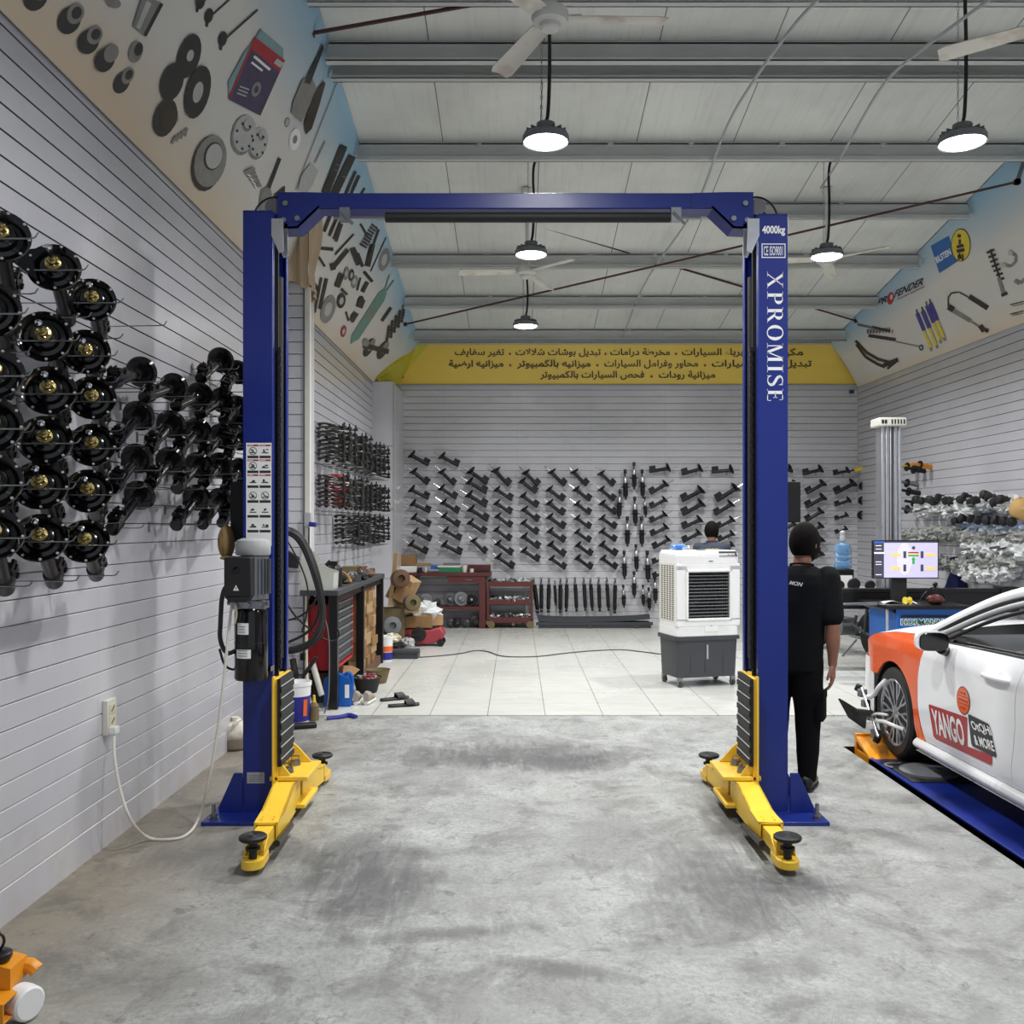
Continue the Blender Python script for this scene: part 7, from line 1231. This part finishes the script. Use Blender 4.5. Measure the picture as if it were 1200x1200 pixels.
for i, (px, r) in enumerate(((984, .06), (1001, .075), (1020, .06))):
    c = Vector((on_(px, 11.0), 11.02, .955 + r * .8)); t = thing('fog_lamp', f'round chrome lamp, {ORD[i]} from left before the printer', 'lamp unit', (c.x, c.y, .955), 'chrome lamps on the side table'); b = MB(); b.lathe([(r * .4, .06), (r, .0), (r, -.02), (r * .9, -.025)], c, (0, 1, .3), 18); b.build('housing', 'blackmatte', t); b = MB(); b.lathe([(r * .85, -.02), (r * .4, -.005), (0, 0)], c, (0, 1, .3), 18); b.build('reflector', 'chrome', t)
# motorbike half hidden behind the person
mb_ = local('motorcycle', 'dusty motorcycle parked behind the person in black', 'motorcycle', (4.22, 12.05, TZ), R(20))
for y, nm_ in ((-.58, 'rear_wheel'), (.62, 'front_wheel')):
    b = MB(); b.lathe([(.20, -.045), (.25, -.05), (.275, -.03), (.28, 0), (.275, .03), (.25, .05), (.20, .045)], (0, y, .28), (1, 0, 0), 30); w = b.build(nm_, 'rubber', mb_, world=False); b = MB(); b.lathe([(.2, -.02), (.2, .02)], (0, y, .28), (1, 0, 0), 26); b.lathe([(.05, -.06), (.05, .06)], (0, y, .28), (1, 0, 0), 14)
    for i in range(8): a = i * math.pi / 4; b.cyl((0, y, .28), (0, y + .2 * math.cos(a), .28 + .2 * math.sin(a)), .012, n=6)
    b.build('rim', 'steel', w, world=False)
b = MB(); b.tube([(0, .5, .80), (0, .2, .7), (0, -.2, .66), (0, -.75, .68)], .022, 8, sm=1); b.tube([(0, .42, .76), (0, .25, .4), (0, -.1, .26), (0, -.2, .5)], .02, 8, sm=1)
for s_ in (-.08, .08): b.tube([(s_, -.2, .4), (s_, -.58, .28)], .018, 8); b.tube([(s_ * 1.1, -.45, .3), (s_ * 1.1, -.5, .64)], .02, 8); b.tube([(s_ * .8, .62, .28), (s_ * .8, .46, .82)], .02, 8)
b.build('frame', 'dgrey', mb_, world=False); b = MB(); b.box((0, .08, .36), (.22, .3, .2)); b.cyl((0, .2, .42), (0, .32, .58), .075); b.lathe([(.09, -.14), (.09, .14)], (0, -.02, .33), (1, 0, 0), 16)
b.build('engine', 'grey', mb_, bevel=.01, world=False); b = MB(); b.loft([((0, y, z), (w, 0, 0), (0, 0, h)) for y, w, z, h in ((.38, .05, .78, .05), (.3, .1, .79, .09), (.1, .12, .77, .1), (-.08, .07, .73, .06))], n=14); b.build('fuel_tank', 'brown', mb_, world=False)
b = MB(); b.loft([((0, y, z), (w, 0, 0), (0, 0, .035)) for y, w, z in ((-.06, .07, .76), (-.3, .12, .74), (-.6, .11, .77), (-.78, .06, .79))], n=14); b.build('seat', 'blackmatte', mb_, world=False); b = MB(); b.tube([(-.34, .3, .98), (-.2, .42, .96), (.2, .42, .96), (.34, .3, .98)], .014, 8, sm=1); b.lathe([(.09, 0), (.08, -.1), (.03, -.13)], (0, .62, .82), (0, 1, 0), 16); b.build('handlebar', 'black', mb_, world=False)
b = MB(); b.tube([(.11, .2, .3), (.14, 0, .22), (.15, -.4, .25), (.15, -.8, .34)], .04, 10, sm=1); b.build('exhaust', 'steel', mb_, world=False); b = MB(); b.grid(lambda u, v: Vector(((v - .5) * .12, -.58 + .31 * math.cos(.3 + 2.1 * u), .28 + .31 * math.sin(.3 + 2.1 * u))), 12, 4); b.grid(lambda u, v: Vector(((v - .5) * .1, .62 + .31 * math.cos(.6 + 1.9 * u), .28 + .31 * math.sin(.6 + 1.9 * u))), 12, 4); b.cyl((.0, -.2, .2), (-.22, -.2, .0), .012); b.build('mudguard', 'grey', mb_, world=False)
# bagged parts along the right wall
q = random.Random(17)
def bagged(px, py, kind, label, r=.085):
    c = atx(px, py, XR - .1); t = thing('bagged_part', label, 'bagged part', c, 'plastic bagged parts on the right wall'); mt = {'w': 'bag', 'b': 'bag2', 'g': 'baggrey'}[kind[0]]
    b = MB(); b.crumple(c + Vector((.0, 0, -.015)), (.11, r, r * q.uniform(.8, 1.15)), q.randint(0, 9999), 0, 16, 12, .36); b.build('plastic_wrap', mt, t, smooth=0)
    if len(kind) > 1:
        b = MB(); d = Vector((-1, q.uniform(-.5, .5), q.uniform(-.2, .4))); b.lathe([(r * .35, -.02), (r * .5, 0), (r * .42, .02), (r * .58, .04), (r * .5, .06), (r * .66, .085), (r * .6, .13), (r * .3, .14)], c + Vector((-.02, 0, .03)), d, 12); b.build('rubber_boot', 'blackmatte', t)
    if q.random() < .3:
        b = MB(); b.cyl(c, c + Vector((-.2, q.uniform(-.05, .05), -.03)), .014, n=8); b.build('shaft', 'steel', t)
M['baggrey'] = pm('baggrey', (178, 180, 176), .22, 0, .5, 60, .8)
rowsR = [('top row', 588, 1082, 1186, 15, 'wk', 'black booted joint half wrapped in white plastic', 0), ('second row', 597, 1079, 1140, 8, 'w', 'small white plastic bag of parts', 0), ('blue bag row', 613, 1130, 1197, 8, 'bk', 'black joint in bluish plastic', 0), ('grey bag row', 626, 1113, 1196, 10, 'g', 'hanging grey plastic bag', 0), ('row beside the tower', 625, 1062, 1106, 7, 'g', 'dusty beige plastic bag', 0), ('white bag row', 642, 1138, 1197, 8, 'w', 'bulging white plastic bag', 0), ('row above the jacket', 659, 1104, 1190, 10, 'g', 'crumpled clear plastic bag', 0), ('lowest row', 669, 1136, 1184, 6, 'w', 'shiny clear plastic bag of metal parts', 0)]
for nm_, y, x0, x1, n, kd, l, _ in rowsR:
    for i in range(n): bagged(x0 + (x1 - x0) * i / (n - 1) + q.uniform(-1, 1), y + q.uniform(-3, 3) - (x1 - x0) * 0, kd, f'{l}, {ORD[i]} from left, {nm_}')
b = MB(); c = atx(1197, 597, XR - .12); b.crumple(c, (.12, .13, .125), 5, 0, 14, 10, .12); simple('sack', 'tan cloth sack hanging on the right wall at the picture edge', 'sack', b, 'tanbag', smooth=60)
c0 = atx(1117, 655, XR - .12); b = MB(); b.grid(lambda u, v: c0 + Vector((.1 - .2 * math.sin(u * math.pi) ** .6 * (.35 + .65 * v), (.06 + .14 * v) * math.cos(u * math.pi) * -1, -.44 * v + .02 * math.sin(u * 14) * v)) + Vector((.0, .015 * math.sin(u * 22) * v, 0)), 40, 12); b.ball(c0 + Vector((.03, 0, 0)), (.07, .07, .03), 12); simple('jacket', 'dark navy jacket hanging on the right wall', 'jacket', b, 'dblue', smooth=70)
for i, (px, py, dy, m_) in enumerate(((1064, 547, 0, 'inkyellow'), (1072, 550, 0, 'blackmatte'), (1079, 545, 0, 'amber'), (1064, 566, 0, 'steel'), (1066, 576, 0, 'blackmatte'), (1072, 589, 0, 'blackmatte'), (1064, 597, 0, 'steel'))):
    c = atx(px, py, XR - .16); t = thing('damper', f'short {["yellow", "black", "amber", "bright steel", "black", "black", "bright steel"][i]} damper on the right wall, {ORD[i]} counting down right of the tower', 'shock absorber', c, 'dampers right of the tower'); b = MB(); b.lathe([(.016, -.16), (.02, -.15), (.02, -.02), (.035, 0), (.035, .16)], c, (1, .25, -.15), 12); b.build('body', m_, t); b = MB(); b.lathe([(.06, 0), (.064, .01), (.03, .02)], c + Vector((-.02, 0, 0)), (1, .25, -.15), 14); b.build('seat_plate', 'black', t)
# ================================================================== people
def skin_mesh(mb, name, mt, parent, voxel, smooth_it=3):
    o = mb.build(name, mt, parent, smooth=180, world=False)
    m = o.modifiers.new('union', 'REMESH'); m.mode = 'VOXEL'; m.voxel_size = voxel; m.use_smooth_shade = True
    s_ = o.modifiers.new('relax', 'SMOOTH'); s_.factor = .5; s_.iterations = smooth_it
    return o
def limb(b, pts, n=14, sub=5):
    """tapered limb through (point, radius) joints"""
    rings = []; P_ = [Vector(p) for p, r in pts]; rs = [r for p, r in pts]; Q = []; RR = []
    for i in range(len(P_) - 1):
        for k_ in range(sub): f = k_ / sub; Q.append(P_[i].lerp(P_[i + 1], f)); RR.append(rs[i] + (rs[i + 1] - rs[i]) * sm(f) if True else 0)
    Q.append(P_[-1]); RR.append(rs[-1]); b.tube(Q, RR, n); b.ball(Q[0], RR[0], n); b.ball(Q[-1], RR[-1], n)
def hand(b, w, d, side, palm_n):
    """w wrist, d direction of the hand, palm_n normal out of the palm"""
    w = Vector(w); d = Vector(d).normalized(); pn = Vector(palm_n); pn = (pn - d * pn.dot(d)).normalized(); s_ = d.cross(pn) * side
    b.loft([(w + d * a, s_ * x, pn * y) for a, x, y in ((-.02, .026, .019), (.02, .034, .017), (.05, .041, .016), (.085, .042, .014), (.098, .036, .011))], n=14)
    for k_, (o, l, r) in enumerate(((-.031, .072, .0092), (-.0105, .082, .0098), (.0105, .077, .0094), (.031, .060, .0082))):
        p0 = w + d * .088 + s_ * o; c1 = p0 + d * l * .42 + pn * .006; c2 = c1 + d * l * .33 + pn * .014; c3 = c2 + d * l * .22 + pn * .016; limb(b, [(p0 - d * .02, r * 1.05), (c1, r), (c2, r * .92), (c3, r * .8)], 10, 3)
    p0 = w + d * .025 - s_ * .03; c1 = p0 + d * .035 - s_ * .022 + pn * .012; c2 = c1 + d * .03 - s_ * .006 + pn * .01; limb(b, [(p0, .014), (c1, .0115), (c2, .009)], 10, 3)
def person(name, label, loc, rz, hgt, headturn, shirt, pants, text, arms, vox=.0085, lean=0.):
    t = local(name, label, 'person', loc, rz); s = hgt / 1.72; V = lambda x, y, z: Vector(((x + lean * max(0, z - .8)) * s, y * s, z * s))
    # --- body: one surface
    b = MB(); hc = V(0, .015, 1.595); ht = Matrix.Rotation(headturn, 3, 'Z'); hv = lambda x, y, z: hc + ht @ Vector((x * s * 1.07, y * s * 1.07, z * s * 1.04))
    def skull(u, v):
        a = 2 * math.pi * u; th = math.pi * v; x, y, z = math.sin(th) * math.cos(a), math.sin(th) * math.sin(a), math.cos(th)
        rx, ry, rz_ = .074, .096, .122
        if z < 0: rx *= 1 - .30 * z * z; ry *= 1 - .16 * z * z
        return hv(x * rx, y * ry + (.014 if z < -.2 else 0), z * rz_)
    b.add([skull(i / 24, j / 16) for j in range(17) for i in range(24)], [(j * 24 + i, (j + 1) * 24 + i, (j + 1) * 24 + (i + 1) % 24, j * 24 + (i + 1) % 24) for j in range(16) for i in range(24)])
    b.ball(hv(0, .075, -.075), tuple(q_ * s for q_ in (.036, .03, .032)), 12); b.ball(hv(0, .098, -.012), tuple(q_ * s for q_ in (.011, .016, .026)), 10); b.ball(hv(0, .104, -.028), tuple(q_ * s for q_ in (.016, .014, .01)), 10)
    b.ball(hv(0, .088, .03), tuple(q_ * s for q_ in (.05, .012, .012)), 12); b.ball(hv(0, .093, -.058), tuple(q_ * s for q_ in (.024, .010, .009)), 12)
    for e in (-1, 1): b.ball(hv(e * .076, -.004, -.008), tuple(q_ * s for q_ in (.011, .02, .032)), 10); b.ball(hv(e * .042, .07, -.03), tuple(q_ * s for q_ in (.022, .02, .02)), 10)
    limb(b, [(V(0, -.012, 1.40), .066 * s), (V(0, -.004, 1.47), .058 * s), (hv(0, -.015, -.06), .055 * s)])
    tor = [(1.43, .07, .06), (1.40, .14, .085), (1.33, .185, .105), (1.22, .175, .115), (1.08, .152, .105), (.98, .158, .108), (.90, .168, .112), (.84, .15, .10)]
    b.loft([(V(0, -.012, z), Vector((x * s, 0, 0)), Vector((0, y * s, 0))) for z, x, y in tor], n=20)
    for e, (el, wr, hd, pn) in zip((-1, 1), arms):
        sh = V(e * .178, -.015, 1.375); limb(b, [(sh, .055 * s), (sh.lerp(V(*el), .5), .048 * s), (V(*el), .040 * s), (V(*el).lerp(V(*wr), .35), .045 * s), (V(*wr), .029 * s)]); hand(b, V(*wr), hd, e, pn)
        hp = V(e * .088, -.005, .88); kn = V(e * .095, .01, .48); an = V(e * .10, -.02, .09); limb(b, [(hp, .085 * s), (hp.lerp(kn, .5), .072 * s), (kn, .052 * s), (kn.lerp(an, .35), .055 * s), (an, .036 * s)])
        b.loft([(an + Vector((0, y * s, (z - .09) * s)), Vector((w * s, 0, 0)), Vector((0, 0, h * s))) for y, w, z, h in ((-.04, .026, .045, .035), (.02, .034, .05, .04), (.10, .04, .035, .026), (.18, .03, .028, .018))], n=12)
    body = skin_mesh(b, 'body', 'skin', t, vox * .75, 2)
    # --- eyes, hair and beard
    for e in (-1, 1): b = MB(); b.ball(hv(e * .031, .082, .004), .0115 * s, 12, 0); b.ball(hv(e * .031, .0905, .004), .006 * s, 8, 1); b.build('eye', ['paper', 'hair'], body, world=False)
    b = MB()
    def hairf(k_):
        def f(u, v):
            a = 2 * math.pi * u; th = math.pi * v * .70; front = max(0, math.sin(a)); th *= 1 - .30 * front ** 1.5; x, y, z = math.sin(th) * math.cos(a), math.sin(th) * math.sin(a), math.cos(th); f_ = 1 - .0 * v
            tk = .014 if v < .75 else .014 - .010 * (v - .75) / .25; return hv(x * (.074 + tk * k_), y * (.096 + tk * k_), z * (.122 + tk * k_))
        return f
    b.grid(hairf(1), 32, 14); b.grid(lambda u, v: hairf(.1)(1 - u, v), 32, 14); b.grid(lambda u, v: hairf(.1 + .9 * v)(u, 1), 32, 1); b.build('hair', 'hair', body, smooth=180, world=False)
    b = MB()
    def beardf(k_):
        def f(u, v):
            a = math.pi * (-.12 + 1.24 * u); th = math.pi * (.56 + .30 * v); x, y, z = math.sin(th) * math.cos(a), math.sin(th) * math.sin(a), math.cos(th); rx = .074 * (1 - .30 * z * z); ry = .096 * (1 - .16 * z * z); return hv(x * (rx + k_), y * (ry + k_) + .014, z * (.122 + k_))
        return f
    b.grid(beardf(.010), 24, 10); b.grid(lambda u, v: beardf(0)(1 - u, v), 24, 10); b.build('beard', 'hair', body, smooth=180, world=False)
    # --- shirt
    b = MB(); sh_ = [(1.452, .075, .066), (1.43, .12, .085), (1.395, .176, .108), (1.33, .208, .128), (1.22, .20, .136), (1.08, .184, .128), (.95, .188, .13), (.84, .195, .134), (.775, .196, .134)]
    b.loft([(V(.0, -.014, z), Vector((x * s, 0, 0)), Vector((0, y * s, 0))) for z, x, y in sh_], n=28)
    for e, (el, wr, hd, pn) in zip((-1, 1), arms):
        sh = V(e * .172, -.015, 1.375); q_ = sh.lerp(V(*el), .78); limb(b, [(sh, .078 * s), (sh.lerp(q_, .5), .077 * s), (q_, .074 * s)])
    so = skin_mesh(b, 'shirt', shirt, t, vox, 4)
    if text: text(b, V, so)
    b = MB(); b.tube([V(.072 * math.cos(i * .35), -.014 + .062 * math.sin(i * .35), 1.455 - .012 * math.sin(i * .35)) for i in range(18)], .007 * s, 6, closed=True); b.build('collar', shirt, so, world=False)
    # --- trousers with cargo pockets, shoes
    b = MB(); b.loft([(V(0, -.01, z), Vector((x * s, 0, 0)), Vector((0, y * s, 0))) for z, x, y in ((.99, .165, .118), (.92, .182, .128), (.84, .19, .134), (.76, .17, .12))], n=24)
    for e in (-1, 1): limb(b, [(V(e * .09, -.008, .84), .108 * s), (V(e * .098, .0, .66), .100 * s), (V(e * .10, .008, .48), .084 * s), (V(e * .102, -.005, .28), .074 * s), (V(e * .10, -.015, .09), .060 * s)]); b.box(V(e * .185, .0, .55), (.05 * s, .15 * s, .19 * s))
    tr = skin_mesh(b, 'trousers', pants, t, vox, 4)
    for e in (-1, 1):
        b = MB(); b.box(V(e * .206, .0, .625), (.012 * s, .16 * s, .06 * s)); b.build('pocket_flap', pants, tr, bevel=.004, world=False)
        b = MB(); b.loft([(V(e * .10, y - .02, z), Vector((w * s, 0, 0)), Vector((0, 0, h * s))) for y, w, z, h in ((-.07, .03, .05, .045), (-.04, .042, .052, .05), (.03, .045, .055, .052), (.10, .05, .042, .04), (.18, .046, .034, .032), (.225, .024, .028, .02))], n=16); shoe_ = b.build('shoe', 'black', t, smooth=180, world=False)
        b = MB(); b.loft([(V(e * .10, y - .02, .012), Vector((w * s, 0, 0)), Vector((0, 0, .012 * s))) for y, w in ((-.075, .028), (-.045, .044), (.03, .046), (.11, .052), (.19, .048), (.235, .024))], n=16); b.build('sole', 'rubber', shoe_, world=False)
    return t
def txt1(b_, V, so):
    b = MB(); b.text('MON', lambda x, y: V(-.045 + .085 * x, -.1545 + .012 * x * x, 1.335 + .026 * y - .014 * x), 0, .03, .35); b.build('back_print', 'paper', so, smooth=0, world=False)
person('person', 'bearded person in black T-shirt and cargo trousers standing behind the right lift post', (1.785, 6.10, 0), R(-26), 1.71, R(-24), 'tshirt', 'trousers', txt1,
       [((-.235, -.03, 1.08), (-.245, .03, .83), (0, .12, -1), (1, 0, .1)), ((.238, -.04, 1.07), (.25, .02, .82), (.02, .12, -1), (-1, .1, .1))], lean=.10)
def txt2(b_, V, so):
    b = MB(); q = random.Random(4); x = -.085
    while x < .085: w = q.uniform(.006, .014); h = q.uniform(.012, .022); b.add([V(x, -.156, 1.352), V(x + w * .7, -.156, 1.352 + h * .3), V(x + w, -.156, 1.352 + h), V(x + w * .2, -.156, 1.352 + h * .8)], [(0, 1, 2, 3)]); x += w + .002
    b.build('back_print', 'inkyellow', so, smooth=0, world=False)
person('person', 'person in grey T-shirt with yellow back print, standing beyond the white cooler', (2.57, 12.4, TZ), R(-8), 1.69, R(-25), 'tshirt2', 'dblue', txt2,
       [((-.22, .02, 1.09), (-.14, .2, 1.0), (.3, .9, 0), (0, 0, -1)), ((.22, .02, 1.09), (.14, .2, 1.0), (-.3, .9, 0), (0, 0, -1))], .014)
